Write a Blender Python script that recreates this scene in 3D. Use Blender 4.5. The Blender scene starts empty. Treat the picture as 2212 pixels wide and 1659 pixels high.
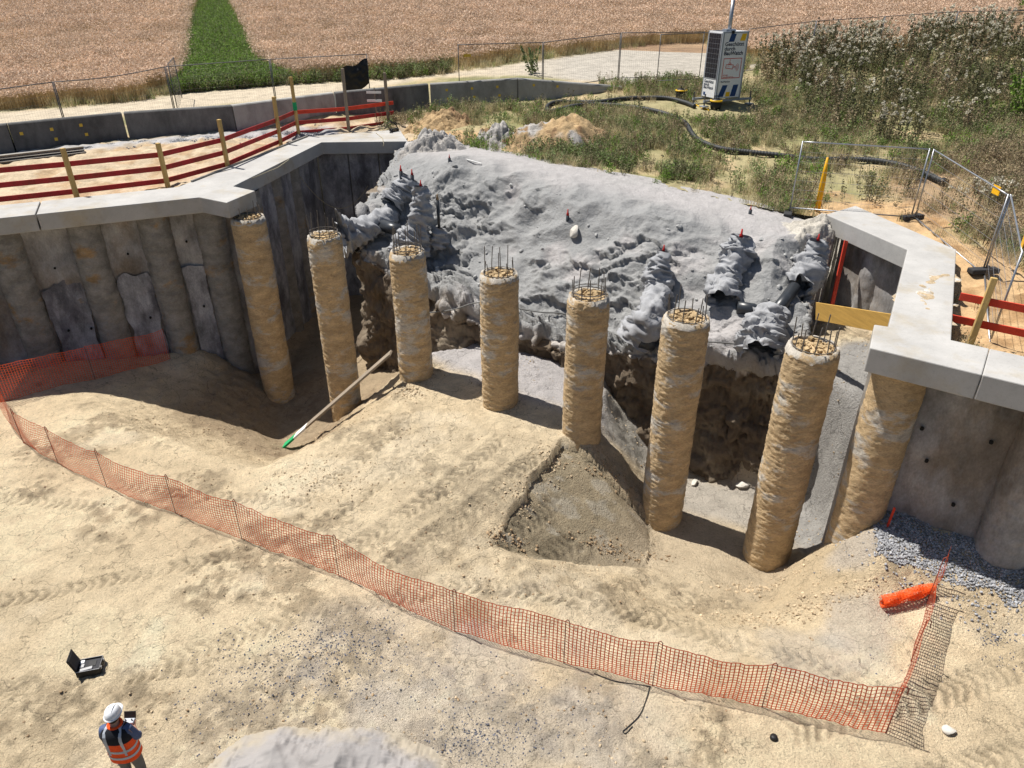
import bpy, bmesh, math, random
import numpy as np
from mathutils import Vector, Matrix
from mathutils.bvhtree import BVHTree
from mathutils.geometry import delaunay_2d_cdt

random.seed(7)
scene = bpy.context.scene
COL = scene.collection

# ------------------------------------------------------------------ camera, sky, sun, exposure
H = 10.4
PITCH = math.radians(29.3)
FPX, CX, CY = 1550.0, 1106.0, 829.5
cam_data = bpy.data.cameras.new('camera')
cam_data.sensor_width = 36.0
cam_data.lens = FPX / 2212.0 * 36.0
cam_data.clip_start = 0.1
cam_data.clip_end = 2000
cam = bpy.data.objects.new('camera', cam_data)
COL.objects.link(cam)
cam.location = (0, 0, H)
cam.rotation_euler = (math.pi / 2 - PITCH, 0, 0)
scene.camera = cam

TO_SUN = Vector((-0.435, 0.262, 1.0)).normalized()
world = bpy.data.worlds.new('World')
scene.world = world
world.use_nodes = True
wn = world.node_tree
wn.nodes.clear()
w_out = wn.nodes.new('ShaderNodeOutputWorld')
w_bg = wn.nodes.new('ShaderNodeBackground')
w_sky = wn.nodes.new('ShaderNodeTexSky')
w_sky.sky_type = 'NISHITA'
w_sky.sun_disc = False
w_sky.sun_elevation = math.asin(TO_SUN.z)
w_sky.sun_rotation = math.atan2(TO_SUN.x, TO_SUN.y)
w_sky.air_density = 1.0
w_sky.dust_density = 1.0
w_bg.inputs['Strength'].default_value = 0.052
wn.links.new(w_sky.outputs[0], w_bg.inputs['Color'])
wn.links.new(w_bg.outputs[0], w_out.inputs['Surface'])

sun_data = bpy.data.lights.new('sun', 'SUN')
sun_data.energy = 4.8
sun_data.angle = math.radians(0.55)
sun_data.color = (1.0, 0.955, 0.88)
sun = bpy.data.objects.new('sun', sun_data)
COL.objects.link(sun)
sun.location = TO_SUN * 60
sun.rotation_euler = (-TO_SUN).to_track_quat('-Z', 'Y').to_euler()

scene.view_settings.view_transform = 'Standard'
scene.view_settings.look = 'None'
scene.view_settings.gamma = 1.0
scene.view_settings.exposure = 0.5
scene.render.engine = 'CYCLES'
scene.cycles.max_bounces = 6

# ------------------------------------------------------------------ helpers
SP, CP = math.sin(PITCH), math.cos(PITCH)


def ray(px, py):
    a, b = (px - CX) / FPX, (CY - py) / FPX
    return Vector((a, CP + b * SP, -SP + b * CP))


def at(px, py, z):
    """world point of a photograph position at height z"""
    d = ray(px, py)
    t = (z - H) / d.z
    return Vector((d.x * t, d.y * t, z))


def aty(px, py, y):
    d = ray(px, py)
    t = y / d.y
    return Vector((d.x * t, y, H + d.z * t))


def _hash(ix, iy, iz, seed):
    n = (ix.astype(np.int64) * 374761393 + iy.astype(np.int64) * 668265263 + iz.astype(np.int64) * 2147483647 + seed * 974634777) & 0xFFFFFFFF
    n = ((n ^ (n >> 13)) * 1274126177) & 0xFFFFFFFF
    n = ((n ^ (n >> 16)) * 2246822519) & 0xFFFFFFFF
    return ((n ^ (n >> 15)) & 0xFFFFFF) / float(0xFFFFFF)


def vn2(x, y, seed=0):
    ix, iy = np.floor(x), np.floor(y)
    fx, fy = x - ix, y - iy
    fx = fx * fx * fx * (fx * (fx * 6 - 15) + 10)
    fy = fy * fy * fy * (fy * (fy * 6 - 15) + 10)
    z = np.zeros_like(ix)
    a, b = _hash(ix, iy, z, seed), _hash(ix + 1, iy, z, seed)
    c, d = _hash(ix, iy + 1, z, seed), _hash(ix + 1, iy + 1, z, seed)
    return (a + (b - a) * fx) * (1 - fy) + (c + (d - c) * fx) * fy


def vn3(x, y, z, seed=0):
    ix, iy, iz = np.floor(x), np.floor(y), np.floor(z)
    fx, fy, fz = x - ix, y - iy, z - iz
    fx, fy, fz = (t * t * (3 - 2 * t) for t in (fx, fy, fz))
    r = 0
    for dz in (0, 1):
        a, b = _hash(ix, iy, iz + dz, seed), _hash(ix + 1, iy, iz + dz, seed)
        c, d = _hash(ix, iy + 1, iz + dz, seed), _hash(ix + 1, iy + 1, iz + dz, seed)
        v = (a + (b - a) * fx) * (1 - fy) + (c + (d - c) * fx) * fy
        r = r + v * (fz if dz else 1 - fz)
    return r


def fbm2(x, y, s, octv=4, seed=0, ridge=False):
    """fractal noise, feature size s (metres), about -1..1"""
    r, a, t = 0, 1.0, 0
    x, y = x / s, y / s
    for o in range(octv):
        n = vn2(x, y, seed + o * 17) * 2 - 1
        if ridge:
            n = 1 - 2 * np.abs(n)
        r = r + n * a
        t += a
        a *= 0.5
        x, y = x * 2.03 + 5.2, y * 2.03 + 1.7
    return r / t * 1.5


def fbm3(p, s, octv=4, seed=0, ridge=False):
    x, y, z = p[..., 0] / s, p[..., 1] / s, p[..., 2] / s
    r, a, t = 0, 1.0, 0
    for o in range(octv):
        n = vn3(x, y, z, seed + o * 17) * 2 - 1
        if ridge:
            n = 1 - 2 * np.abs(n)
        r = r + n * a
        t += a
        a *= 0.5
        x, y, z = x * 2.03 + 5.2, y * 2.03 + 1.7, z * 2.03 + 9.1
    return r / t * 1.5


def cells(p, s, seed=0):
    """broken lumps: a random value per cell and the distance to the joint, cell size s"""
    q = p / s
    b = np.floor(q)
    f1 = np.full(q.shape[:-1], 9.0)
    f2 = f1.copy()
    val = np.zeros(q.shape[:-1])
    for dx in (-1, 0, 1):
        for dy in (-1, 0, 1):
            for dz in (-1, 0, 1):
                c = b + np.array((dx, dy, dz))
                h = [_hash(c[..., 0], c[..., 1], c[..., 2], seed + k) for k in range(4)]
                d = np.sqrt((c[..., 0] + h[0] - q[..., 0]) ** 2 + (c[..., 1] + h[1] - q[..., 1]) ** 2 + (c[..., 2] + h[2] - q[..., 2]) ** 2)
                n = d < f1
                f2 = np.where(n, f1, np.minimum(f2, d))
                val = np.where(n, h[3], val)
                f1 = np.where(n, d, f1)
    return val, f2 - f1


def smooth(a, b, x):
    t = np.clip((x - a) / (b - a), 0, 1)
    return t * t * (3 - 2 * t)


def mixc(c, d, t):
    return c + (np.asarray(d, float) - c) * t[..., None]


def mesh_np(name, verts, faces, smooth_shade=True, cols=None):
    """mesh from arrays; faces (n,3) or (n,4)"""
    me = bpy.data.meshes.new(name)
    verts = np.asarray(verts, np.float32)
    faces = np.asarray(faces, np.int32)
    n, k = faces.shape
    me.vertices.add(len(verts))
    me.vertices.foreach_set('co', verts.ravel())
    me.loops.add(n * k)
    me.loops.foreach_set('vertex_index', faces.ravel())
    me.polygons.add(n)
    me.polygons.foreach_set('loop_start', np.arange(0, n * k, k, dtype=np.int32))
    me.polygons.foreach_set('loop_total', np.full(n, k, np.int32))
    if smooth_shade:
        me.polygons.foreach_set('use_smooth', np.ones(n, bool))
    me.update(calc_edges=True)
    if cols is not None:
        at_ = me.color_attributes.new('Col', 'FLOAT_COLOR', 'POINT')
        c4 = np.ones((len(verts), 4), np.float32)
        c4[:, :3] = cols.reshape(-1, 3)
        at_.data.foreach_set('color', c4.ravel())
    return me


def grid_faces(nu, nv, keep=None):
    i = np.arange(nu * nv).reshape(nu, nv)
    f = np.stack([i[:-1, :-1], i[1:, :-1], i[1:, 1:], i[:-1, 1:]], -1).reshape(-1, 4)
    return f if keep is None else f[keep.reshape(-1)]


def place(name, me, mat=None, parent=None, loc=None, rot=None):
    o = bpy.data.objects.new(name, me)
    COL.objects.link(o)
    if mat is not None and me is not None and not me.materials:
        me.materials.append(mat)
    if parent is not None:
        o.parent = parent
    if loc is not None:
        o.location = loc
    if rot is not None:
        o.rotation_euler = rot
    return o


def tag(o, label=None, cat=None, group=None, kind=None):
    if label:
        o['label'] = label
    if cat:
        o['category'] = cat
    if group:
        o['group'] = group
    if kind:
        o['kind'] = kind
    return o


def thing(name, label, cat, loc=(0, 0, 0), rz=0.0, group=None):
    o = bpy.data.objects.new(name, None)
    o.empty_display_size = 0.2
    COL.objects.link(o)
    o.location = loc
    o.rotation_euler = (0, 0, rz)
    return tag(o, label, cat, group)


def copy_tree(o, parent=None):
    c = o.copy()
    COL.objects.link(c)
    c.parent = parent
    for ch in list(o.children):
        copy_tree(ch, c)
    return c


class MB:
    """collects simple solids into one mesh"""

    def __init__(self):
        self.v, self.f = [], []

    def add(self, vs, fs):
        n = len(self.v)
        self.v += [tuple(p) for p in vs]
        self.f += [tuple(i + n for i in q) for q in fs]
        return self

    def box(self, c, s, M=None):
        hx, hy, hz = s[0] / 2, s[1] / 2, s[2] / 2
        vs = [Vector((x * hx, y * hy, z * hz)) for z in (-1, 1) for y in (-1, 1) for x in (-1, 1)]
        if M is not None:
            vs = [M @ p for p in vs]
        c = Vector(c)
        return self.add([p + c for p in vs], [(0, 2, 3, 1), (4, 5, 7, 6), (0, 1, 5, 4), (2, 6, 7, 3), (0, 4, 6, 2), (1, 3, 7, 5)])

    def bar(self, a, b, w, h, up=(0, 0, 1)):
        """rectangular bar from a to b; h along up, w across"""
        a, b = Vector(a), Vector(b)
        d = (b - a).normalized()
        u = Vector(up)
        s = d.cross(u)
        if s.length < 1e-4:
            s = d.cross(Vector((0, 1, 0)))
        s.normalize()
        u = s.cross(d).normalized()
        vs = []
        for p in (a, b):
            for x, y in ((-1, -1), (1, -1), (1, 1), (-1, 1)):
                vs.append(p + s * (x * w / 2) + u * (y * h / 2))
        return self.add(vs, [(0, 1, 2, 3), (7, 6, 5, 4), (0, 4, 5, 1), (1, 5, 6, 2), (2, 6, 7, 3), (3, 7, 4, 0)])

    def tube(self, pts, r, n=8, caps=True):
        pts = [Vector(p) for p in pts]
        m = len(pts)
        rs = r if hasattr(r, '__len__') else [r] * m
        ref = None
        rings = []
        for i, p in enumerate(pts):
            d = (pts[min(i + 1, m - 1)] - pts[max(i - 1, 0)]).normalized()
            if ref is None:
                ref = d.orthogonal().normalized()
            ref = (ref - d * ref.dot(d)).normalized()
            s = d.cross(ref)
            rings.append([p + (ref * math.cos(2 * math.pi * k / n) + s * math.sin(2 * math.pi * k / n)) * rs[i] for k in range(n)])
        vs = [q for rg in rings for q in rg]
        fs = []
        for i in range(m - 1):
            for k in range(n):
                k2 = (k + 1) % n
                fs.append((i * n + k, i * n + k2, (i + 1) * n + k2, (i + 1) * n + k))
        if caps:
            fs.append(tuple(range(n - 1, -1, -1)))
            fs.append(tuple((m - 1) * n + k for k in range(n)))
        return self.add(vs, fs)

    def prism(self, poly, z0, z1):
        n = len(poly)
        vs = [(p[0], p[1], z0) for p in poly] + [(p[0], p[1], z1) for p in poly]
        a = sum(poly[i][0] * poly[(i + 1) % n][1] - poly[(i + 1) % n][0] * poly[i][1] for i in range(n))
        idx = list(range(n)) if a > 0 else list(range(n - 1, -1, -1))
        fs = [tuple(reversed(idx)), tuple(i + n for i in idx)]
        for j in range(n):
            i, k = idx[j], idx[(j + 1) % n]
            fs.append((i, k, k + n, i + n))
        return self.add(vs, fs)

    def mesh(self, name, shade=False, bevel=0.0, segs=2):
        me = bpy.data.meshes.new(name)
        me.from_pydata(self.v, [], self.f)
        if bevel > 0:
            bm = bmesh.new()
            bm.from_mesh(me)
            bmesh.ops.bevel(bm, geom=list(bm.edges), offset=bevel, segments=segs, affect='EDGES', profile=0.5, clamp_overlap=True)
            bm.to_mesh(me)
            bm.free()
        if shade:
            me.polygons.foreach_set('use_smooth', np.ones(len(me.polygons), bool))
        me.update()
        return me

    def build(self, name, mat, parent=None, shade=False, bevel=0.0, segs=2, loc=None, rot=None):
        return place(name, self.mesh(name, shade, bevel, segs), mat, parent, loc, rot)


def lerp(a, b, t):
    return a + (b - a) * t


def catmull(P, n):
    """P (k,...) control rows -> n samples, uniform in parameter"""
    P = np.asarray(P, float)
    k = len(P)
    Q = np.concatenate([2 * P[:1] - P[1:2], P, 2 * P[-1:] - P[-2:-1]])
    t = np.linspace(0, k - 1 - 1e-9, n)
    i = t.astype(int)
    u = (t - i).reshape((-1,) + (1,) * (P.ndim - 1))
    p0, p1, p2, p3 = Q[i], Q[i + 1], Q[i + 2], Q[i + 3]
    return 0.5 * (2 * p1 + (p2 - p0) * u + (2 * p0 - 5 * p1 + 4 * p2 - p3) * u ** 2 + (3 * p1 - p0 - 3 * p2 + p3) * u ** 3)


def polyline(pts, step):
    """resample with catmull, about step metres"""
    P = np.array([list(p) for p in pts], float)
    L = np.sum(np.linalg.norm(np.diff(P, axis=0), axis=1))
    return [Vector(p) for p in catmull(P, max(3, int(L / step)))]


def in_poly(x, y, poly):
    x, y = np.asarray(x, float), np.asarray(y, float)
    r = np.zeros(x.shape, bool)
    n = len(poly)
    for i in range(n):
        x0, y0 = poly[i][0], poly[i][1]
        x1, y1 = poly[(i + 1) % n][0], poly[(i + 1) % n][1]
        c = (y0 > y) != (y1 > y)
        xi = (x1 - x0) * (y - y0) / ((y1 - y0) if y1 != y0 else 1e-9) + x0
        r ^= c & (x < xi)
    return r


def seg_dist(x, y, pts):
    """distance to a polyline and the arc length there, signed side"""
    best = np.full(np.shape(x), 1e9)
    arc = np.zeros(np.shape(x))
    side = np.zeros(np.shape(x))
    s0 = 0.0
    for i in range(len(pts) - 1):
        ax, ay, bx, by = pts[i][0], pts[i][1], pts[i + 1][0], pts[i + 1][1]
        dx, dy = bx - ax, by - ay
        L = math.hypot(dx, dy)
        t = np.clip(((x - ax) * dx + (y - ay) * dy) / (L * L), 0, 1)
        qx, qy = x - ax - t * dx, y - ay - t * dy
        d = np.hypot(qx, qy)
        m = d < best
        best = np.where(m, d, best)
        arc = np.where(m, s0 + t * L, arc)
        side = np.where(m, (dx * qy - dy * qx) / L, side)
        s0 += L
    return best, arc, side


# ------------------------------------------------------------------ materials
MATS = {}


def nmat(name, base, var=0.25, scale=2.0, rough=0.9, bump=0.25, bscale=25.0, attr=False, metal=0.0, stretch=(1, 1, 1),
         tint=None, tscale=0.7, tpos=(0.45, 0.62), tamt=1.0, spec=0.3, fine=0.12, rnd=0.0, cracks=0.0, transl=0.0, dist=0.02, speck=0.0, sscale=30.0, bump2=0.0, b2scale=5.0):
    """procedural material: base colour (or vertex colour 'Col') times layered noise, a second tint in patches, bump"""
    m = bpy.data.materials.new(name)
    m.use_nodes = True
    nt = m.node_tree
    N, L = nt.nodes, nt.links
    bs = N['Principled BSDF']
    geo = N.new('ShaderNodeNewGeometry')
    mp = N.new('ShaderNodeMapping')
    mp.inputs['Scale'].default_value = stretch
    L.new(geo.outputs['Position'], mp.inputs['Vector'])
    vec = mp.outputs[0]

    def noise(s, det=5, ro=0.6):
        n = N.new('ShaderNodeTexNoise')
        n.inputs['Scale'].default_value = s
        n.inputs['Detail'].default_value = det
        n.inputs['Roughness'].default_value = ro
        L.new(vec, n.inputs['Vector'])
        return n.outputs['Fac']

    def mrange(src, a, b, c, d):
        r = N.new('ShaderNodeMapRange')
        r.inputs[1].default_value, r.inputs[2].default_value = a, b
        r.inputs[3].default_value, r.inputs[4].default_value = c, d
        L.new(src, r.inputs[0])
        return r.outputs[0]

    def mul(a, b):
        x = N.new('ShaderNodeMix')
        x.data_type = 'RGBA'
        x.blend_type = 'MULTIPLY'
        x.inputs[0].default_value = 1.0
        L.new(a, x.inputs[6])
        L.new(b, x.inputs[7])
        return x.outputs[2]

    if attr:
        ca = N.new('ShaderNodeVertexColor')
        ca.layer_name = 'Col'
        col = ca.outputs[0]
    else:
        cr = N.new('ShaderNodeRGB')
        cr.outputs[0].default_value = (*base, 1)
        col = cr.outputs[0]
    if tint is not None:
        x = N.new('ShaderNodeMix')
        x.data_type = 'RGBA'
        L.new(mrange(noise(tscale, 6, 0.65), tpos[0], tpos[1], 0, tamt), x.inputs[0])
        L.new(col, x.inputs[6])
        x.inputs[7].default_value = (*tint, 1)
        col = x.outputs[2]
    if var:
        col = mul(col, mrange(noise(scale, 6, 0.65), 0.3, 0.7, 1 - var, 1 + var))
    if fine:
        col = mul(col, mrange(noise(bscale * 1.7, 3, 0.7), 0.3, 0.7, 1 - fine, 1 + fine))
    if speck:
        col = mul(col, mrange(noise(sscale, 4, 0.75), 0.56, 0.68, 1.0, 1 - speck))
        col = mul(col, mrange(noise(sscale * 0.3, 5, 0.8), 0.55, 0.68, 1.0, 1 - speck * 0.6))
    if rnd:
        oi = N.new('ShaderNodeObjectInfo')
        col = mul(col, mrange(oi.outputs['Random'], 0, 1, 1 - rnd, 1 + rnd))
    if cracks:
        vo = N.new('ShaderNodeTexVoronoi')
        vo.feature = 'DISTANCE_TO_EDGE'
        vo.inputs['Scale'].default_value = 1.3
        dn = N.new('ShaderNodeTexNoise')
        dn.inputs['Scale'].default_value = 3.0
        dn.inputs['Detail'].default_value = 4
        L.new(vec, dn.inputs['Vector'])
        vm = N.new('ShaderNodeVectorMath')
        vm.operation = 'MULTIPLY_ADD'
        L.new(dn.outputs['Color'], vm.inputs[0])
        vm.inputs[1].default_value = (0.6, 0.6, 0.6)
        L.new(vec, vm.inputs[2])
        L.new(vm.outputs[0], vo.inputs['Vector'])
        ck = mrange(vo.outputs['Distance'], 0.0, 0.016, 0, 1)
        gate = mrange(noise(0.55, 3, 0.5), 0.40, 0.50, 1, 0)
        mx = N.new('ShaderNodeMath')
        mx.operation = 'MAXIMUM'
        L.new(ck, mx.inputs[0])
        L.new(gate, mx.inputs[1])
        col = mul(col, mrange(mx.outputs[0], 0, 1, 1 - cracks, 1))
    L.new(col, bs.inputs['Base Color'])
    bs.inputs['Roughness'].default_value = rough
    bs.inputs['Metallic'].default_value = metal
    bs.inputs['Specular IOR Level'].default_value = spec
    if transl:
        bs.inputs['Subsurface Weight'].default_value = 0.0
        tr = N.new('ShaderNodeBsdfTranslucent')
        L.new(col, tr.inputs['Color'])
        ms = N.new('ShaderNodeMixShader')
        ms.inputs[0].default_value = transl
        L.new(bs.outputs[0], ms.inputs[1])
        L.new(tr.outputs[0], ms.inputs[2])
        L.new(ms.outputs[0], N['Material Output'].inputs['Surface'])
    if bump:
        b1 = N.new('ShaderNodeBump')
        b1.inputs['Strength'].default_value = bump
        b1.inputs['Distance'].default_value = dist
        L.new(noise(bscale, 6, 0.7), b1.inputs['Height'])
        if bump2:
            b2 = N.new('ShaderNodeBump')
            b2.inputs['Strength'].default_value = bump2
            b2.inputs['Distance'].default_value = 0.08
            L.new(noise(b2scale, 6, 0.75), b2.inputs['Height'])
            L.new(b2.outputs[0], b1.inputs['Normal'])
        L.new(b1.outputs[0], bs.inputs['Normal'])
    MATS[name] = m
    return m


def M(n):
    return MATS[n]


nmat('soil', (0.5, 0.4, 0.26), var=0.15, scale=2.6, bump=1.0, bscale=24, attr=True, fine=0.16, cracks=0.5, dist=0.04, speck=0.36, sscale=17, bump2=0.6, b2scale=6)
nmat('bank_sand', (0.4, 0.4, 0.4), var=0.12, scale=2.5, bump=0.9, bscale=12, attr=True, fine=0.09, dist=0.05, bump2=0.5, b2scale=4)
nmat('upland', (0.4, 0.3, 0.2), var=0.22, scale=2.2, bump=0.6, bscale=9, attr=True, fine=0.16, dist=0.05)
nmat('concrete', (0.41, 0.40, 0.385), var=0.13, scale=1.2, rough=0.85, bump=0.10, bscale=60, tint=(0.36, 0.305, 0.215), tscale=0.75, tpos=(0.5, 0.68), tamt=0.75, fine=0.08, speck=0.12, sscale=14)
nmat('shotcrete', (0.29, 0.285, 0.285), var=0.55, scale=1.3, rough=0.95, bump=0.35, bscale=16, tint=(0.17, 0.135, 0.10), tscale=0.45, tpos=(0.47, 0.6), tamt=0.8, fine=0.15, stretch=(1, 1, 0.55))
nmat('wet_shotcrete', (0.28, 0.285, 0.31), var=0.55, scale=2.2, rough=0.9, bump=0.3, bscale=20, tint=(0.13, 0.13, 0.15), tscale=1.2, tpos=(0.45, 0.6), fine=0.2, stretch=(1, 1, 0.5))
nmat('pile_clay', (0.47, 0.345, 0.20), var=0.28, scale=2.4, rough=0.95, bump=0.9, bscale=11, tint=(0.47, 0.455, 0.42), tscale=0.9, tpos=(0.53, 0.61), tamt=0.8, fine=0.2, stretch=(1, 1, 2.2), speck=0.35, sscale=12, dist=0.03)
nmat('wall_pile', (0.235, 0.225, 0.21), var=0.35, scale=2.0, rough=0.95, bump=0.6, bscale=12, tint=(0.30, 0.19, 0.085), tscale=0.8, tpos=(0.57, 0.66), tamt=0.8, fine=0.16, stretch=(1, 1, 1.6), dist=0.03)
nmat('rubble', (0.40, 0.29, 0.16), var=0.4, scale=9, bump=0.8, bscale=30, fine=0.3)
nmat('rebar', (0.16, 0.145, 0.13), var=0.2, scale=8, rough=0.7, bump=0.2, bscale=90, metal=0.3)

# ------------------------------------------------------------------ world positions of the main structure
ZB = 4.7          # top of the capping beams
TB = 0.48         # beam thickness
ZP = 4.1          # pile heads
PILE_PX = [(535, 470), (700, 510), (880, 545), (1078, 592), (1272, 640), (1483, 687), (1757, 750)]
PILES = [at(x, y, ZP) for x, y in PILE_PX]
P8 = Vector((7.02, 11.35, ZP))

LB_FRONT = [at(x, y, ZB) for x, y in ((0, 471), (432, 426), (490, 437.5), (551, 412), (504, 402), (695, 307), (881, 305))]
LB_BACK = [at(x, y, ZB) for x, y in ((0, 443), (383, 404), (664, 295), (863, 279))]
_d = (LB_FRONT[0] - LB_FRONT[1]).normalized()
LEFT_END_F = LB_FRONT[0] + _d * 9
LEFT_END_B = LB_BACK[0] + (LB_BACK[0] - LB_BACK[1]).normalized() * 9
RB_FRONT = [at(x, y, ZB) for x, y in ((1784, 463), (1960, 539), (1919, 705), (1888.6, 700.5), (1879, 751), (2212, 831))]
RB_BACK = [at(x, y, ZB) for x, y in ((1848, 444), (2066, 539), (2055, 734), (2212, 770))]
_e = (RB_FRONT[5] - RB_FRONT[4]).normalized()
RIGHT_END_F = RB_FRONT[5] + _e * 7
RIGHT_END_B = RB_BACK[3] + (RB_BACK[3] - RB_BACK[2]).normalized() * 7

# bank of grey sand: crest / edge stations (world)
EDGE = [(-4.45, 29.8, 4.3), (-4.8, 26.0, 3.6), (-5.0, 22.7, 2.85), (-4.0, 21.9, 2.35), (-2.5, 20.9, 1.85), (0.0, 19.2, 1.5), (2.2, 17.9, 1.6), (4.0, 16.7, 1.9), (5.8, 15.6, 2.0), (6.8, 15.35, 2.2), (7.35, 16.4, 2.7), (8.0, 18.2, 3.4), (8.65, 19.7, 4.1)]
CREST = [(-4.3, 30.5, 4.65), (-3.6, 30.0, 4.75), (-2.3, 29.4, 4.82), (-1.0, 28.5, 4.82), (0.2, 27.5, 4.8), (2.0, 25.9, 4.76), (3.9, 24.6, 4.7), (5.4, 23.5, 4.6), (7.1, 22.1, 4.5), (7.8, 21.5, 4.45), (8.2, 21.0, 4.4), (8.5, 20.6, 4.35), (8.8, 20.3, 4.3)]

# ------------------------------------------------------------------ the ground in the pit and in front of it
G_PTS, G_EDGE = [], []


def gp(px, py, z):
    p = at(px, py, z)
    G_PTS.append((p.x, p.y, z))
    return len(G_PTS) - 1


def gw(x, y, z):
    G_PTS.append((x, y, z))
    return len(G_PTS) - 1


def chain(*pts):
    ids = [gp(*p) for p in pts]
    for a, b in zip(ids, ids[1:]):
        G_EDGE.append((a, b))


for p in ((0, 1650, 0), (550, 1650, 0.02), (1100, 1650, 0), (1650, 1650, 0), (2200, 1650, 0), (0, 1300, 0), (400, 1300, 0.03), (800, 1330, 0), (1200, 1450, 0),
          (1600, 1500, 0), (2000, 1500, 0.03), (2212, 1400, 0.2), (0, 1050, 0.0), (200, 1010, 0.05), (450, 1080, 0.03), (700, 1180, 0.0), (900, 1260, 0.0), (1150, 1330, 0.0),
          (850, 1100, 0.12), (900, 1000, 0.25), (1000, 1080, 0.2), (1050, 950, 0.38), (960, 850, 0.36), (1100, 880, 0.42), (1180, 890, 0.44),
          (60, 930, 0.08), (0, 900, 0.1)):
    gp(*p)
chain((1290, 880, 0.5), (1262, 935, 0.45), (1215, 952, 0.42), (1170, 1010, 0.34), (1110, 1100, 0.2), (1060, 1178, 0.04))
chain((1062, 1192, -0.30), (1250, 1216, -0.85), (1386, 1232, -1.25))
chain((1402, 1130, -1.2), (1404, 1165, -1.1), (1388, 1222, -1.0))
chain((1408, 1135, -1.4), (1412, 1175, -1.4), (1392, 1228, -1.2))
chain((1300, 1010, 0.0), (1400, 1120, -1.15))
chain((1310, 835, 0.75), (1300, 900, 0.4), (1330, 985, -0.2))
chain((1400, 1000, -1.2), (1450, 990, -1.25), (1430, 1110, -1.35))
for p in ((1560, 1010, -1.35), (1560, 1150, -1.4), (1655, 1190, -1.5), (1640, 1270, -1.25), (1500, 1250, -1.1), (1330, 1260, -0.45), (1200, 1230, -0.12),
          (1450, 1320, -0.6), (1620, 1330, -0.75), (1740, 1100, -1.35), (1700, 1190, -1.45), (1770, 1130, -1.1)):
    gp(*p)
chain((1640, 1290, -1.1), (1655, 1262, -1.35), (1760, 1200, -1.1), (1810, 1140, -0.5), (1850, 1120, 0.2))
chain((1880, 1150, 0.75), (1882, 1240, 0.45), (1872, 1350, 0.12), (1800, 1395, 0.0), (1640, 1370, -0.25), (1400, 1320, -0.3), (1150, 1240, -0.02))
chain((1895, 1120, 0.85), (1900, 1200, 0.68), (1990, 1240, 0.5), (2212, 1320, 0.5))
for p in ((2000, 1120, 0.92), (2130, 1190, 0.95), (2212, 1215, 0.95), (1960, 1310, 0.2), (2010, 1330, 0.22)):
    gp(*p)
# left hollow
chain((110, 855, 0.06), (250, 915, 0.04), (400, 965, 0.02), (560, 1012, 0.0), (660, 1045, 0.0), (715, 1065, 0.03))
chain((715, 1065, 0.03), (770, 985, 0.14), (835, 885, 0.3), (868, 828, 0.36), (905, 770, 0.5))


def shadow_pt(px, py):
    """where the edge of the left beam's shadow meets a line of sight"""
    a_, b_ = LB_FRONT[0], LB_FRONT[1]
    nrm = (b_ - a_).cross(TO_SUN)
    d = ray(px, py)
    t = (a_ - Vector((0, 0, H))).dot(nrm) / d.dot(nrm)
    q = Vector((0, 0, H)) + d * t
    return (px, py, q.z)


SHD = [shadow_pt(*p) for p in ((200, 848), (300, 868), (400, 893), (500, 920))]
SHD = [(a, b, min(0.0, max(-2.6, c))) for a, b, c in SHD]
chain(*(SHD + [(600, 950, -2.55), (640, 985, -1.9), (700, 930, -2.1), (790, 868, -1.45), (835, 800, -1.3)]))
for p in ((603, 845, -2.15), (680, 850, -2.15), (745, 862, -1.75), (640, 760, -2.2), (760, 790, -1.6), (520, 790, -1.7), (0, 790, 0.0), (180, 790, -0.15), (330, 768, -0.3), (430, 752, -0.45), (500, 752, -1.2)):
    gp(*p)
for p in ((-5.0, 22.6, -1.6), (-4.0, 21.7, -1.3), (-2.6, 20.7, -0.3), (-1.3, 19.8, 0.6), (0, 19.0, 0.9), (1.2, 18.2, 0.9), (2.2, 17.7, 0.8), (3.1, 17.0, -0.2), (4.0, 16.5, -1.25), (5.8, 15.4, -1.3), (6.75, 14.75, -1.3), (6.85, 13.9, -1.3),
          (6.9, 12.9, -1.2), (7.0, 11.9, 0.0), (7.35, 15.5, 2.3), (7.75, 14.3, 2.2), (7.75, 13.0, 1.9), (7.55, 12.2, 1.2), (8.3, 17.5, 2.4), (9.4, 18.5, 2.4), (9.6, 15.5, 2.4), (8.6, 12.8, 2.0), (-8, 31, -2.2), (-4.5, 31, -2), (0, 25, 0.6), (6, 21, -1), (10.5, 17, 2.2), (10, 12, 0.95),
          (-26, 2.5, 0), (-10, 2.5, 0), (0, 2.5, 0), (10, 2.5, 0.2), (18, 2.5, 0.3), (18, 7, 0.7), (18, 12, 0.95), (-26, 10, 0), (-26, 18, 0), (-26, 32, -1), (18, 32, -1)):
    gw(*p)


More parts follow.
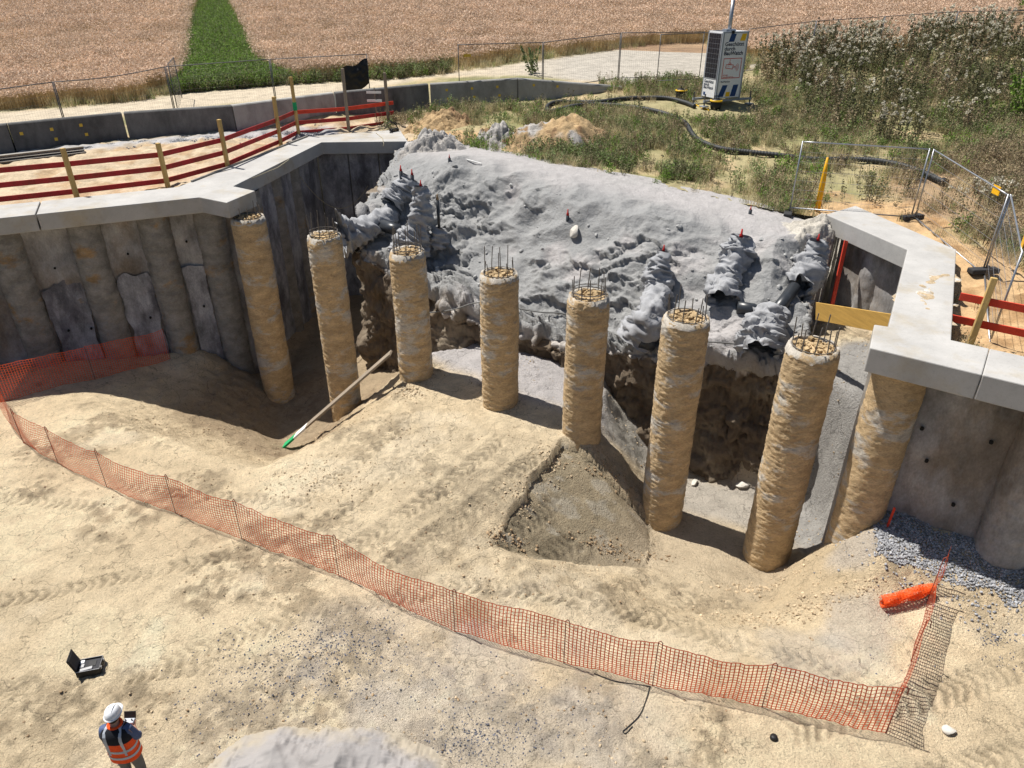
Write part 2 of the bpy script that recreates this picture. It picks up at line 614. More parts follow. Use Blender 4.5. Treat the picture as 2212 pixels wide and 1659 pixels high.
def cdt_raster(pts, edges, xs, ys):
    r = delaunay_2d_cdt([Vector((p[0], p[1])) for p in pts], edges, [], 0, 1e-4)
    V, F, orig = r[0], r[2], r[3]
    zz = np.zeros(len(V))
    arr = np.array(pts)
    for i, o in enumerate(orig):
        if o:
            zz[i] = arr[o[0], 2]
        else:
            d2 = (arr[:, 0] - V[i].x) ** 2 + (arr[:, 1] - V[i].y) ** 2
            k = np.argsort(d2)[:3]
            w = 1 / (d2[k] + 1e-6)
            zz[i] = np.sum(arr[k, 2] * w) / np.sum(w)
    Z = np.zeros((len(xs), len(ys)))
    dx, dy = xs[1] - xs[0], ys[1] - ys[0]
    for tri in F:
        a, b, c = (V[i] for i in tri)
        za, zb, zc = (zz[i] for i in tri)
        i0 = max(0, int((min(a.x, b.x, c.x) - xs[0]) / dx) - 1)
        i1 = min(len(xs), int((max(a.x, b.x, c.x) - xs[0]) / dx) + 2)
        j0 = max(0, int((min(a.y, b.y, c.y) - ys[0]) / dy) - 1)
        j1 = min(len(ys), int((max(a.y, b.y, c.y) - ys[0]) / dy) + 2)
        X, Y = np.meshgrid(xs[i0:i1], ys[j0:j1], indexing='ij')
        D = (b.y - c.y) * (a.x - c.x) + (c.x - b.x) * (a.y - c.y)
        if abs(D) < 1e-9:
            continue
        u = ((b.y - c.y) * (X - c.x) + (c.x - b.x) * (Y - c.y)) / D
        v = ((c.y - a.y) * (X - c.x) + (a.x - c.x) * (Y - c.y)) / D
        w = 1 - u - v
        m = (u >= -1e-6) & (v >= -1e-6) & (w >= -1e-6)
        Z[i0:i1, j0:j1][m] = (u * za + v * zb + w * zc)[m]
    return Z


def blur(Z, r):
    for ax in (0, 1):
        for _ in range(2):
            P = np.concatenate([np.repeat(np.take(Z, [0], ax), r, ax), Z, np.repeat(np.take(Z, [-1], ax), r, ax)], ax)
            c = np.cumsum(P, ax)
            c = np.concatenate([np.zeros_like(np.take(c, [0], ax)), c], ax)
            n = Z.shape[ax]
            Z = (np.take(c, range(2 * r + 1, 2 * r + 1 + n), ax) - np.take(c, range(0, n), ax)) / (2 * r + 1)
    return Z


STEP = 0.05
gx = np.arange(-22, 15, STEP)
gy = np.arange(3.0, 31.2, STEP)
GZ0 = cdt_raster(G_PTS, G_EDGE, gx, gy)
GZb = 0.65 * blur(GZ0, 1) + 0.35 * blur(GZ0, 5)
X, Y = np.meshgrid(gx, gy, indexing='ij')
wnx = 0.10 * fbm2(X, Y, 0.5, 4, 141)
wny = 0.10 * fbm2(X, Y, 0.5, 4, 142)
wedge = in_poly(X + wnx, Y + wny, [at(*p) for p in ((1060, 1190, -.1), (1110, 1100, .2), (1170, 1008, .34), (1212, 948, .42), (1245, 958, .35), (1320, 1020, -.1), (1402, 1122, -1.2), (1404, 1170, -1.2), (1388, 1228, -1.0))]).astype(float)
near_w = smooth(0, .3, blur(wedge, 12))
GZ = GZb * (1 - near_w) + GZ0 * near_w
slope = np.hypot(*np.gradient(blur(GZ0, 5), STEP))
rough = smooth(0.25, 0.7, slope)
zone_n = fbm2(X, Y, 2.4, 4, 3)
dirt = smooth(0.0, 0.55, fbm2(X, Y, 1.5, 5, 40) + 0.25 * zone_n)     # clods and crumbs lie in patches
mound_m = np.exp(-(((X + 0.6) / 3.6) ** 2 + ((Y - 13.6) / 3.2) ** 2))
dirt = np.clip(dirt + mound_m * 0.55, 0, 1)
calm = 1 - 0.85 * wedge
GZ = GZ - wedge * 0.23 * smooth(11.2, 13.4, Y)
GZ = GZ + 0.035 * fbm2(X, Y, 1.1, 4, 5) + 0.010 * fbm2(X, Y, 0.22, 3, 9)
GZ += calm * dirt * (0.022 * np.clip(fbm2(X, Y, 0.20, 3, 21, True), 0, 1) + 0.014 * fbm2(X, Y, 0.11, 2, 23))
GZ += calm * rough * (0.05 * fbm2(X * 1.0, Y, 0.5, 4, 31, True) + 0.03 * fbm2(X, Y, 0.18, 2, 33))

# wheel tracks: lines in the picture plane of the ground with lug prints
TRACKS = [([(-2.9, 10.6), (-1.0, 12.6), (0.3, 14.2)], 0.2), ([(-5.2, 12.6), (-3.6, 14.6), (-2.7, 16.0)], 0.22), ([(-0.6, 11.4), (0.4, 12.5), (1.0, 13.3)], 0.22), ([(1.0, 9.6), (2.0, 10.6)], 0.2), ([(-9.5, 13.6), (-7.0, 13.2), (-4.5, 12.9)], 0.2), ([(-12, 7.2), (-8, 8.1), (-4, 8.6)], 0.2),
          ([(-3.6, 11.2), (-1.6, 13.2), (-0.3, 15.0)], 0.26), ([(-2.4, 11.0), (-0.6, 12.9), (0.7, 14.4)], 0.26), ([(-4.4, 11.9), (-2.8, 13.9), (-1.6, 15.6)], 0.24),
          ([(0.6, 11.6), (1.4, 12.4)], 0.3), ([(1.5, 10.4), (2.4, 11.0), (3.0, 11.6)], 0.28), ([(3.0, 9.4), (4.0, 10.2), (4.6, 10.9)], 0.28), ([(2.2, 9.5), (3.2, 10.4), (3.8, 11.2)], 0.28),
          ([(-13, 9.0), (-9, 10.2), (-5.5, 11.3)], 0.22), ([(-7.0, 8.0), (-4.0, 9.6), (-1.0, 10.4), (2.0, 10.0), (6, 8.3)], 0.25), ([(4.2, 7.2), (7.5, 8.0), (11, 9)], 0.3), ([(5.2, 6.2), (8.5, 7.0), (12, 8)], 0.3),
          ([(-15, 13.4), (-12, 13.2), (-9.5, 12.8)], 0.2), ([(-14.3, 15.2), (-14.9, 13.6), (-15.3, 12)], 0.22)]
trk = np.zeros_like(X)
for pts, w in TRACKS:
    d, s, sd = seg_dist(X, Y, pts)
    on = smooth(w, w * 0.7, d) * smooth(0, 0.5, s) * (0.65 + 0.35 * smooth(-0.2, 0.5, fbm2(X, Y, 0.9, 3, 77)))
    on = on * smooth(-1.1, -0.1, fbm2(X, Y, 0.45, 3, 79))
    lug = np.clip(np.sin((s + np.abs(sd) * 0.7 + 0.05 * fbm2(X, Y, 0.3, 3, 78)) * 2 * math.pi / 0.21) * 1.6, -1, 1)
    trk = np.maximum(trk, on * smooth(0.2, -0.6, lug))
    GZ += on * (-0.020 + 0.024 * lug) + 0.012 * smooth(w * 1.5, w, d) * smooth(w * 0.7, w, d)

sd_, sa_, _s = seg_dist(X, Y, [at(*p) for p in ((110, 858, .05), (250, 905, -.2), (400, 935, -.6), (560, 985, -.9))])
scr = smooth(1.6, 0.3, sd_) * smooth(-.2, .4, fbm2(X, Y, 1.2, 3, 93))
GZ += scr * 0.03 * fbm2(sa_ * 0.25, sd_, 0.12, 3, 94)
# colours of the soil, with clod and groove shade painted in
pale, tan, brown, greyS = np.array((0.60, 0.49, 0.34)), np.array((0.50, 0.40, 0.27)), np.array((0.33, 0.26, 0.175)), np.array((0.49, 0.455, 0.42))
C = np.broadcast_to(pale, X.shape + (3,)).copy()
C = mixc(C, tan, smooth(-0.5, 0.5, fbm2(X, Y, 1.8, 5, 60)) * 0.8)
C = mixc(C, brown, dirt * 0.9 * smooth(-0.3, 0.25, fbm2(X, Y, 0.28, 5, 61)))
clod_n = smooth(0.30, 0.5, fbm2(X, Y, 0.16, 3, 67))
C = mixc(C, (0.25, 0.2, 0.135), clod_n * (0.10 + 0.6 * dirt))  # dark spots: shade of small clods put into the colour
GZ += calm * clod_n * 0.018 * (0.2 + dirt)
C = mixc(C, (0.64, 0.54, 0.40), smooth(0.2, 0.7, fbm2(X, Y, 1.3, 4, 63)) * 0.6)
C = mixc(C, (0.43, 0.335, 0.22), rough * 0.55)
C = mixc(C, (0.42, 0.355, 0.26), mound_m * 0.4)
# damp darker earth: cut wedge
C = mixc(C, np.array((0.235, 0.195, 0.135)), wedge * (0.8 + 0.2 * smooth(-.3, .3, fbm2(X, Y, .4, 3, 65))))
C = mixc(C, (0.36, 0.33, 0.28), wedge * smooth(0.25, 0.55, fbm2(X * 0.5 + Y * 0.2, Y, 0.3, 4, 66)) * .6)
C *= (1 - 0.46 * trk)[..., None]  # lug grooves darkened in the colour, painted shade for shallow prints
C = np.minimum(C * 1.30 * np.array((1.0, 1.0, 0.97)), 0.76)
hollow = smooth(-0.55, -1.3, GZ)  # ground turns darker and browner with depth
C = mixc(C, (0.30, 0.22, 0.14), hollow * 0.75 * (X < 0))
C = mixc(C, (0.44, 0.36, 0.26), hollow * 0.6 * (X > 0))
# grey sand washed down behind the piles and round the right end
gs = smooth(0.5, -0.25, seg_dist(X, Y, [(-2.2, 20.6), (-0.6, 19.2), (1.6, 17.6), (2.6, 16.9)])[0] - 1.2 + 0.35 * zone_n)
C = mixc(C, (0.47, 0.445, 0.44), gs)
gs = smooth(0.3, -0.3, seg_dist(X, Y, [(7.4, 15.4), (7.5, 13.2), (8.8, 15.5)])[0] - 0.9 + 0.2 * zone_n)
C = mixc(C, (0.36, 0.345, 0.325), gs)
gs = smooth(0.3, -0.3, seg_dist(X, Y, [(4.4, 15.2), (6.2, 14.2)])[0] - 0.6 + 0.4 * zone_n)
C = mixc(C, (0.44, 0.41, 0.37), gs * .8)
# mound flank right of the fifth pile, grey
gs = in_poly(X, Y, [at(*p) for p in ((1300, 815, .7), (1330, 800, .6), (1420, 1000, -1.2), (1395, 1030, -1.2), (1310, 930, .3))])
C = mixc(C, (0.38, 0.355, 0.31), blur(gs.astype(float), 4))
# greyish dust around the small sand heap and at the right
for cx_, cy_, r_, a_ in ((-0.9, 7.2, 3.0, 0.42), (-2.2, 8.9, 2.0, 0.18), (1.6, 7.0, 1.6, 0.2), (6.4, 9.3, 0.9, 0.5), (5.2, 8.9, 1.0, 0.35), (6.9, 10.8, 0.6, 0.6), (-4.0, 7.4, 1.6, 0.15)):
    m = smooth(1.0, 0.4, np.hypot(X - cx_, Y - cy_) / r_ + 0.35 * fbm2(X, Y, 0.7, 4, 88))
    C = mixc(C, greyS, m * a_)
keepx = (X[:-1, :-1] > -22)
wl = [(LB_FRONT[0].x + _d.x * 9, LB_FRONT[0].y + _d.y * 9 + 1.2), (LB_FRONT[1].x, LB_FRONT[1].y + 1.2), (-9.2, 24), (-8.6, 31.2), (15, 31.2), (15, 3), (-22, 3)]
keep = in_poly(X[:-1, :-1], Y[:-1, :-1], wl) & ~in_poly(X[:-1, :-1], Y[:-1, :-1], [(-3.2, 31.2), (-4.0, 23.2), (0.6, 20.2), (4.5, 17.8), (6.9, 16.9), (8.6, 20.6), (15, 20.6), (15, 31.2)])
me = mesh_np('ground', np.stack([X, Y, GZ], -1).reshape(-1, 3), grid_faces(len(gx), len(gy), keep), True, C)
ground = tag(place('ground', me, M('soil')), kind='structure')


def gz(x, y):
    i = int(round((x - gx[0]) / STEP))
    j = int(round((y - gy[0]) / STEP))
    return float(GZ[min(max(i, 0), len(gx) - 1), min(max(j, 0), len(gy) - 1)])


# ------------------------------------------------------------------ the sand bank: lofted slope with a vertical cut face
E, Cr = np.array(EDGE), np.array(CREST)
rows = []
ctr = np.array((3.5, 20.0, 0))
back = Cr + (Cr - E) * np.array((1, 1, 0)) * 0.16
back[:, 2] = Cr[:, 2] - 0.35
out = (E - Cr)
out[:, 2] = 0
out /= np.linalg.norm(out, axis=1)[:, None]
brk = Cr + (E - Cr) * 0.38
brk[:, 2] = Cr[:, 2] - 0.06 + 0.30 * np.exp(-((np.arange(len(Cr)) - 4.0) / 1.8) ** 2) - 0.05 * (Cr[:, 2] - E[:, 2])
mid = Cr + (E - Cr) * 0.66
mid[:, 2] = lerp(Cr[:, 2], E[:, 2], 0.50)
low = Cr + (E - Cr) * 0.9
low[:, 2] = lerp(Cr[:, 2], E[:, 2], 0.90)
lip = E + out * 0.02
lip[:, 2] = E[:, 2] - 0.18
fac = E - out * 0.05
fac[:, 2] = np.minimum(E[:, 2] - 0.6, 0.9)
base = E + out * 0.10
base[:, 2] = -2.3
R = np.stack([back, Cr, brk, mid, low, E, lip, fac, base])        # (9, stations, 3)
NS = 560
nrow = [12, 34, 64, 60, 16, 8, 14, 60]
pos = np.concatenate([i + np.linspace(0, 1, n, endpoint=False) for i, n in enumerate(nrow)] + [[len(nrow)]])
fine_r = catmull(R, 801)
idx = pos / len(nrow) * 800
i0 = np.minimum(idx.astype(int), 799)
fr = (idx - i0)[:, None, None]
A = fine_r[i0] * (1 - fr) + fine_r[i0 + 1] * fr                    # rows x stations x 3
A = np.swapaxes(catmull(np.swapaxes(A, 0, 1), NS), 0, 1)
du, dv = np.gradient(A, axis=0), np.gradient(A, axis=1)
Nn = np.cross(dv, du)
Nn /= np.linalg.norm(Nn, axis=2)[..., None] + 1e-9
flip = np.where(Nn[..., 2:3] < -0.2, -1, 1)
if Nn[60, 250, 2] < 0:
    Nn = -Nn
rp = np.broadcast_to(pos[:, None], A.shape[:2])
sl = smooth(1.6, 2.3, rp) * smooth(5.2, 4.8, rp)
cl = smooth(4.9, 5.4, rp)
top = smooth(2.2, 1.2, rp)
lump = np.clip(fbm3(A, 0.9, 4, 11, True) + 0.2, -0.6, 1)
ledge = fbm3(A * np.array((1, 1, 2.2)), 0.42, 4, 13, True)
st_len = np.cumsum(np.linalg.norm(np.diff(A, axis=1, prepend=A[:, :1]), axis=2), axis=1)
warp = 1.3 * fbm3(A, 1.6, 4, 12) + 0.35 * fbm3(A, 0.35, 3, 14)
saw = (rp * 2.1 + warp) % 1.0
saw = saw ** 1.3 * smooth(1.0, 0.93, saw)
rug = smooth(-0.35, 0.35, fbm3(A, 2.4, 3, 18) + 0.3 + 0.25 * (rp - 3.2))
tq = fbm3(A * np.array((1, 1, 1.5)), 0.8, 4, 25) * 2.6
tf = tq - np.floor(tq)
terr = (np.floor(tq) + smooth(0.8, 1.0, tf)) / 2.6
flute = np.abs(vn3(st_len / 0.16, rp * 2.0, 0 * rp, 5) * 2 - 1)
stt = np.broadcast_to(np.linspace(0, 12, NS)[None, :], A.shape[:2])
rug = 0.8 * rug * (1 - 0.6 * smooth(6.6, 7.6, stt)) * (0.35 + 0.65 * smooth(2.3, 3.4, stt)) * smooth(1.9, 2.9, rp)
disp = top * 0.07 * fbm3(A, 1.3, 4, 15) + sl * (rug * (0.28 * saw + 0.18 * terr + 0.07 * ledge + 0.05 * flute) + 0.05 * lump + 0.24 * fbm3(A, 2.0, 2, 16) + 0.20 * fbm3(A, 1.3, 2, 15, True)) + 0.012 * fbm3(A, 0.12, 2, 17)
rib = fbm3(A * np.array((1, 1, 0.35)), 0.5, 4, 19, True)
disp += cl * (0.10 * rib + 0.05 * fbm3(A, 0.35, 3, 20, True) + 0.28 * fbm3(A, 1.2, 3, 22))
lipm = np.exp(-((rp - 5.0) / 0.4) ** 2)
cw = A + 0.12 * np.stack([fbm3(A, 0.3, 2, 201), fbm3(A, 0.3, 2, 202), fbm3(A, 0.3, 2, 203)], -1)
b1, e1 = cells(cw, 0.55, 211)
b2, e2 = cells(cw, 0.22, 221)
blocky = (b1 - .5) * 0.30 + (b2 - .5) * 0.13 - 0.06 * smooth(0.10, 0.0, e1) - 0.03 * smooth(0.12, 0.0, e2)
disp += np.clip(0.9 * lipm + 0.8 * cl + 0.28 * sl * rug, 0, 1) * blocky
disp *= smooth(0, 0.6, rp) * 0.9 + 0.1
disp *= 1 - 0.65 * cl * smooth(9.0, 9.8, np.broadcast_to(np.linspace(0, 12, NS)[None, :], A.shape[:2]))
A2 = A + Nn * disp[..., None]
A2[..., 2] += sl * 0.02 * fbm3(A, 0.55, 3, 29, True) + np.exp(-((rp - 5.0) / 0.6) ** 2) * 0.26 * fbm3(A, 0.8, 4, 28)
light_s, damp_s, brown_s = np.array((0.385, 0.367, 0.362)), np.array((0.275, 0.276, 0.275)), np.array((0.16, 0.123, 0.087))
Cb = np.broadcast_to(light_s, A.shape).copy()
Cb = mixc(Cb, damp_s, np.clip(sl * smooth(-0.45, 0.1, fbm3(A, 1.5, 4, 50) + 0.25 * lump + 0.3 - 0.5 * smooth(6.6, 7.6, stt)), 0, 1))
Cb = mixc(Cb, (0.36, 0.35, 0.34), top * smooth(0, 0.6, fbm3(A, 1.0, 4, 51)) * 0.6)
cliffm = smooth(5.0, 5.5, rp + 0.75 * fbm3(A, 0.5, 4, 52))
Cb = mixc(Cb, brown_s, cliffm)
Cb = mixc(Cb, (0.25, 0.205, 0.15), cliffm * smooth(0.0, 0.7, fbm3(A, 0.7, 4, 53)))
Cb = mixc(Cb, (0.45, 0.42, 0.39), cliffm * smooth(0.3, 0.6, fbm3(A * np.array((1, 1, 0.5)), 0.3, 4, 54) + 0.75 - (rp - 5.0) * 0.7))
st = np.broadcast_to(np.linspace(0, 12, NS)[None, :], A.shape[:2])
Cb = mixc(Cb, (0.30, 0.29, 0.275), cliffm * smooth(9.1, 9.7, st))           # right end: all grey sand
fb = grid_faces(A2.shape[0], NS)
me = mesh_np('sand_slope', A2.reshape(-1, 3), fb, True, Cb)
bank = tag(place('sand_slope', me, M('bank_sand')), kind='structure')
BANK_V, BANK_F = A2.reshape(-1, 3), fb

# ------------------------------------------------------------------ upper ground round the pit, track and field
U_PTS = []
for _a, _b in ((LEFT_END_B, LB_BACK[0]), (LB_BACK[0], LB_BACK[1]), (LB_BACK[1], LB_BACK[2]), (LB_BACK[2], LB_BACK[3])):
    for _t in (0, .25, .5, .75):
        q = _a.lerp(_b, _t); U_PTS.append(Vector((q.x, q.y, 4.45)))
U_PTS.append(Vector((LB_BACK[3].x, LB_BACK[3].y, 4.5)))
U_PTS += [at(*p) for p in ((0, 332, 4.83), (275, 304, 4.88), (505, 286, 4.93), (720, 262, 5.0), (930, 232, 5.18), (1120, 219, 5.38), (1330, 192, 5.72),
                           (150, 380, 4.7), (450, 340, 4.75), (640, 285, 4.78), (1335, 178, 5.88), (1530, 160, 5.95), (1565, 214, 5.6), (1700, 250, 5.3), (1400, 280, 5.08), (1700, 330, 4.85), (1850, 360, 4.75),
                           (1705, 455, 4.5), (1967, 475, 4.45), (2119, 599, 4.2), (2107, 747, 4.05), (2212, 600, 4.2), (2212, 780, 4.1), (2000, 300, 5.2), (2212, 330, 5.1), (2212, 450, 4.65),
                           (1200, 255, 5.15), (1000, 255, 5.05), (1650, 120, 6.15))]
U_PTS += [Vector((c[0], c[1], c[2] - 0.02)) for c in CREST[:11]]
U_PTS += [Vector(p) for p in ((-17, 31, 5.0), (-11.5, 34.8, 5.2), (-7, 38, 5.42), (-1, 40.5, 5.7), (4, 42, 5.95), (-20, 36, 5.2), (-9, 43, 5.75), (2, 47, 6.3), (12.7, 42.8, 6.1), (17, 44.8, 6.35), (21.7, 46.8, 6.5), (27, 48.8, 6.7), (24, 30, 5.3),
                              (-30, 20, 4.6), (-30, 34, 5.0), (34, 20, 4.4), (30, 8, 4.1), (14, 6, 4.1), (-45, 62, 6.9), (0, 62, 7.1), (45, 62, 7.2), (-70, 100, 8.5), (0, 100, 8.5), (70, 100, 8.6),
                              (-120, 170, 10.8), (0, 170, 10.8), (120, 170, 10.8), (-160, 260, 13.4), (0, 260, 13.4), (160, 260, 13.4))]
UP = np.array([list(p) for p in U_PTS])


def tps_fit(P, lam=0.02):
    n = len(P)
    d = np.hypot(P[:, None, 0] - P[None, :, 0], P[:, None, 1] - P[None, :, 1])
    K = np.where(d > 0, d * d * np.log(d + 1e-12), 0) + lam * np.eye(n)
    Q = np.c_[np.ones(n), P[:, :2]]
    A_ = np.block([[K, Q], [Q.T, np.zeros((3, 3))]])
    return np.linalg.solve(A_, np.r_[P[:, 2], 0, 0, 0])


_w = tps_fit(UP)


def uz_np(x, y):
    x, y = np.asarray(x, float), np.asarray(y, float)
    r = _w[-3] + _w[-2] * x + _w[-1] * y
    for k in range(len(UP)):
        d = np.hypot(x - UP[k, 0], y - UP[k, 1])
        r = r + _w[k] * d * d * np.log(d + 1e-12)
    return r


def relief(x, y):
    return 0.05 * fbm2(x, y, 1.5, 4, 70) + 0.03 * fbm2(x, y, 0.4, 3, 71)


def uz(x, y):
    return float(uz_np(x, y) + relief(np.array([float(x)]), np.array([float(y)]))[0])


crest_line = [(c[0] - 0.25 * (c[0] - e[0]) * 0.3, c[1] - 0.25 * (c[1] - e[1]) * 0.3) for c, e in zip(CREST, EDGE)]
lmid = [LEFT_END_F.lerp(LEFT_END_B, .6), LB_FRONT[1].lerp(LB_BACK[1], .6), LB_FRONT[4].lerp(LB_BACK[1], .7), LB_FRONT[5].lerp(LB_BACK[2], .6), LB_FRONT[6].lerp(LB_BACK[3], .6)]
rmid = [RB_FRONT[0].lerp(RB_BACK[0], .6), RB_FRONT[1].lerp(RB_BACK[1], .6), RB_FRONT[2].lerp(RB_BACK[2], .6), RIGHT_END_F.lerp(RIGHT_END_B, .6)]
PITPOLY = [(p.x, p.y) for p in lmid] + [(-4.15, 30.6)] + crest_line[1:10] + [(p.x, p.y) for p in rmid] + [(40, -25), (-60, -25)]

ux = np.arange(-34, 34, 0.13)
uy = np.arange(0, 53, 0.13)
X, Y = np.meshgrid(ux, uy, indexing='ij')
UZ = uz_np(X, Y)
TRACK_BACK = [at(*p) for p in ((-300, 262, 5.0), (0, 243, 5.1), (250, 226, 5.2), (400, 206, 5.3), (600, 190, 5.45), (800, 178, 5.6), (950, 168, 5.7), (1100, 152, 5.85), (1200, 143, 5.9), (1400, 110, 6.1), (1530, 104, 6.1))] + [Vector(p) for p in ((14, 45.6, 6.3), (19, 47.8, 6.5), (26, 50.8, 6.7), (42, 57, 7))]
TRACK_FRONT = [at(*p) for p in ((-300, 300, 4.9), (0, 272, 5.0), (250, 255, 5.05), (500, 228, 5.2), (740, 210, 5.3), (930, 178, 5.55), (1150, 172, 5.7), (1345, 180, 5.88), (1530, 166, 5.95), (1620, 140, 6.0))] + [Vector(p) for p in ((13, 43.2, 6.1), (18, 45.6, 6.4), (25, 48.3, 6.6), (42, 54, 6.9))]
tpoly = TRACK_BACK + TRACK_FRONT[::-1]
on_track = blur(in_poly(X, Y, tpoly).astype(float), 2)
lterr = in_poly(X, Y, [(-40, 10), (-40, 26.5)] + [(p.x, p.y + .2) for p in (at(0, 332, 4.83), at(505, 286, 4.93), at(930, 232, 5.18))] + [(-3.8, 34), (-4.2, 30), (-8, 26), (-9, 20)])
lterr = blur(lterr.astype(float), 2)
n1 = fbm2(X, Y, 2.2, 5, 80)
n2 = fbm2(X, Y, 0.8, 4, 81)
ochre, straw, dusty = np.array((0.42, 0.29, 0.16)), np.array((0.30, 0.26, 0.14)), np.array((0.47, 0.40, 0.30))
CU = np.broadcast_to(straw, X.shape + (3,)).copy()
CU = mixc(CU, (0.21, 0.2, 0.09), smooth(-0.2, 0.5, n1))
CU = mixc(CU, (0.45, 0.34, 0.2), smooth(0.1, 0.6, fbm2(X, Y, 1.6, 5, 82)) * 0.8)
# bare ochre earth behind the right beam and behind the sand crest on the left
bare = smooth(0.5, -0.5, seg_dist(X, Y, [(10.5, 21), (10.6, 17), (10.5, 14), (10.5, 10), (13, 7)])[0] - 1.9 + 0.8 * n2)
bare = np.maximum(bare, smooth(0.5, -0.5, seg_dist(X, Y, [(-4, 30.8), (-1.5, 30.2), (1, 29.2)])[0] - 1.3 + 0.8 * n2))
CU = mixc(CU, (0.46, 0.31, 0.165), bare)
CU = mixc(CU, (0.33, 0.2, 0.095), bare * smooth(0.1, 0.6, fbm2(X, Y, 0.5, 4, 83)))
dryR = smooth(0.5, -0.5, seg_dist(X, Y, [(15, 22), (19, 24), (24, 23)])[0] - 3.0 + 1.0 * n1)
CU = mixc(CU, (0.30, 0.2, 0.12), dryR * 0.8)
CL = np.broadcast_to(np.array((0.46, 0.37, 0.255)), CU.shape).copy()
CL = mixc(CL, (0.36, 0.24, 0.13), smooth(0.0, 0.5, fbm2(X, Y, 0.45, 4, 84)) * 0.75)
gl = [at(x, y, z) for x, y, z in ((-100, 352, 4.75), (275, 315, 4.82), (400, 305, 4.85), (560, 285, 4.9), (700, 275, 4.95))]
grav = smooth(0.35, -0.25, seg_dist(X, Y, gl)[0] - 0.55 + 0.35 * n2)
CL = mixc(CL, (0.36, 0.35, 0.35), grav)
CU = mixc(CU, CL, lterr)
CU = mixc(CU, dusty, on_track)
CU = mixc(CU, (0.37, 0.345, 0.305), on_track * smooth(-2, 4, X) * 0.8)
UZr = UZ + relief(X, Y) * (1 - 0.85 * on_track) + bare * (0.10 * np.clip(fbm2(X, Y, 0.55, 4, 90, True), -0.3, 1)) + lterr * 0.09 * np.clip(fbm2(X, Y, 0.6, 4, 91, True), -0.3, 1)
cx2, cy2 = (X[:-1, :-1] + X[1:, 1:]) / 2, (Y[:-1, :-1] + Y[1:, 1:]) / 2
keep = ~in_poly(cx2, cy2, PITPOLY)
me = mesh_np('upper_ground', np.stack([X, Y, UZr], -1).reshape(-1, 3), grid_faces(len(ux), len(uy), keep), True, CU)
upper = tag(place('upper_ground', me, M('upland')), kind='structure')
UV_, UF_ = np.stack([X, Y, UZr], -1).reshape(-1, 3), grid_faces(len(ux), len(uy), keep)

# field beyond: a coarse sheet out to the horizon
fx = np.concatenate([np.linspace(-400, -60, 35), np.linspace(-58, 60, 60), np.linspace(64, 400, 35)])
fy = np.concatenate([np.linspace(52.7, 110, 50), np.linspace(114, 500, 45)])
X, Y = np.meshgrid(fx, fy, indexing='ij')
FZ = uz_np(X, Y) - 0.02
FZ = np.minimum(FZ, 30)
me = mesh_np('field', np.stack([X, Y, FZ], -1).reshape(-1, 3), grid_faces(len(fx), len(fy)), True)
nmat('field_soil', (0.27, 0.175, 0.105), var=0.25, scale=0.8, bump=0.8, bscale=4, fine=0.25, dist=0.1, tint=(0.34, 0.235, 0.14), tscale=0.12)
field = tag(place('field', me, M('field_soil')), kind='structure')

# ------------------------------------------------------------------ capping beams
def beam(name, label, poly, bevel=0.02):
    b = MB().prism([(p[0], p[1]) for p in poly], ZB - TB, ZB)
    o = b.build(name, M('concrete'), None, bevel=bevel)
    return tag(o, label, 'beam', 'concrete capping beams')


j0 = LB_FRONT[0].lerp(LB_FRONT[1], 0.165)
_dl = (LB_FRONT[1] - LB_FRONT[0]).normalized()
j0b = j0 + Vector((-_dl.y, _dl.x, 0)) * 1.35
gap = _dl * 0.02
back_edge = LB_BACK[0].lerp(LB_BACK[1], 0.2)
# where the joint crosses the back edge
_n = Vector((-_dl.y, _dl.x, 0))
t_ = (LB_BACK[0] - j0).dot(_n)
j1 = j0 + _n * t_
beam('capping_beam', 'pale concrete capping beam piece at the left end, beyond the open joint', [LEFT_END_F, j0 - gap, j1 - gap, LEFT_END_F + _n * t_])
beam('capping_beam', 'long angled concrete capping beam along the red and wooden railing', [j0 + gap, LB_FRONT[1], LB_FRONT[2], LB_FRONT[3], LB_FRONT[4], LB_FRONT[5], LB_FRONT[6], LB_BACK[3], LB_BACK[2], LB_BACK[1], j1 + gap])
_dr = (RB_FRONT[5] - RB_FRONT[4]).normalized()
_nr = Vector((-_dr.y, _dr.x, 0))
jr = RB_FRONT[4] + _dr * 1.75
tr_ = (RB_BACK[2] - RB_FRONT[4]).dot(_nr)
jrb = jr + _nr * tr_
beam('capping_beam', 'bent concrete capping beam stained with earth beside the near wire fence', [RB_FRONT[0], RB_FRONT[1], RB_FRONT[2], RB_FRONT[3], RB_FRONT[4], jr - _dr * 0.004, jrb - _dr * 0.004, RB_BACK[2], RB_BACK[1], RB_BACK[0]])
beam('capping_beam', 'straight concrete capping beam running out of the right edge', [jr + _dr * 0.004, RB_FRONT[5] + _dr * 7, RB_FRONT[5] + _dr * 7 + _nr * tr_, jrb + _dr * 0.004])
# smear of earth and rubble lying on the bent beam
nmat('spilled_earth', (0.40, 0.31, 0.2), var=0.4, scale=4, bump=0.9, bscale=18, fine=0.3, tint=(0.52, 0.5, 0.47), tscale=3, tpos=(0.5, 0.6))


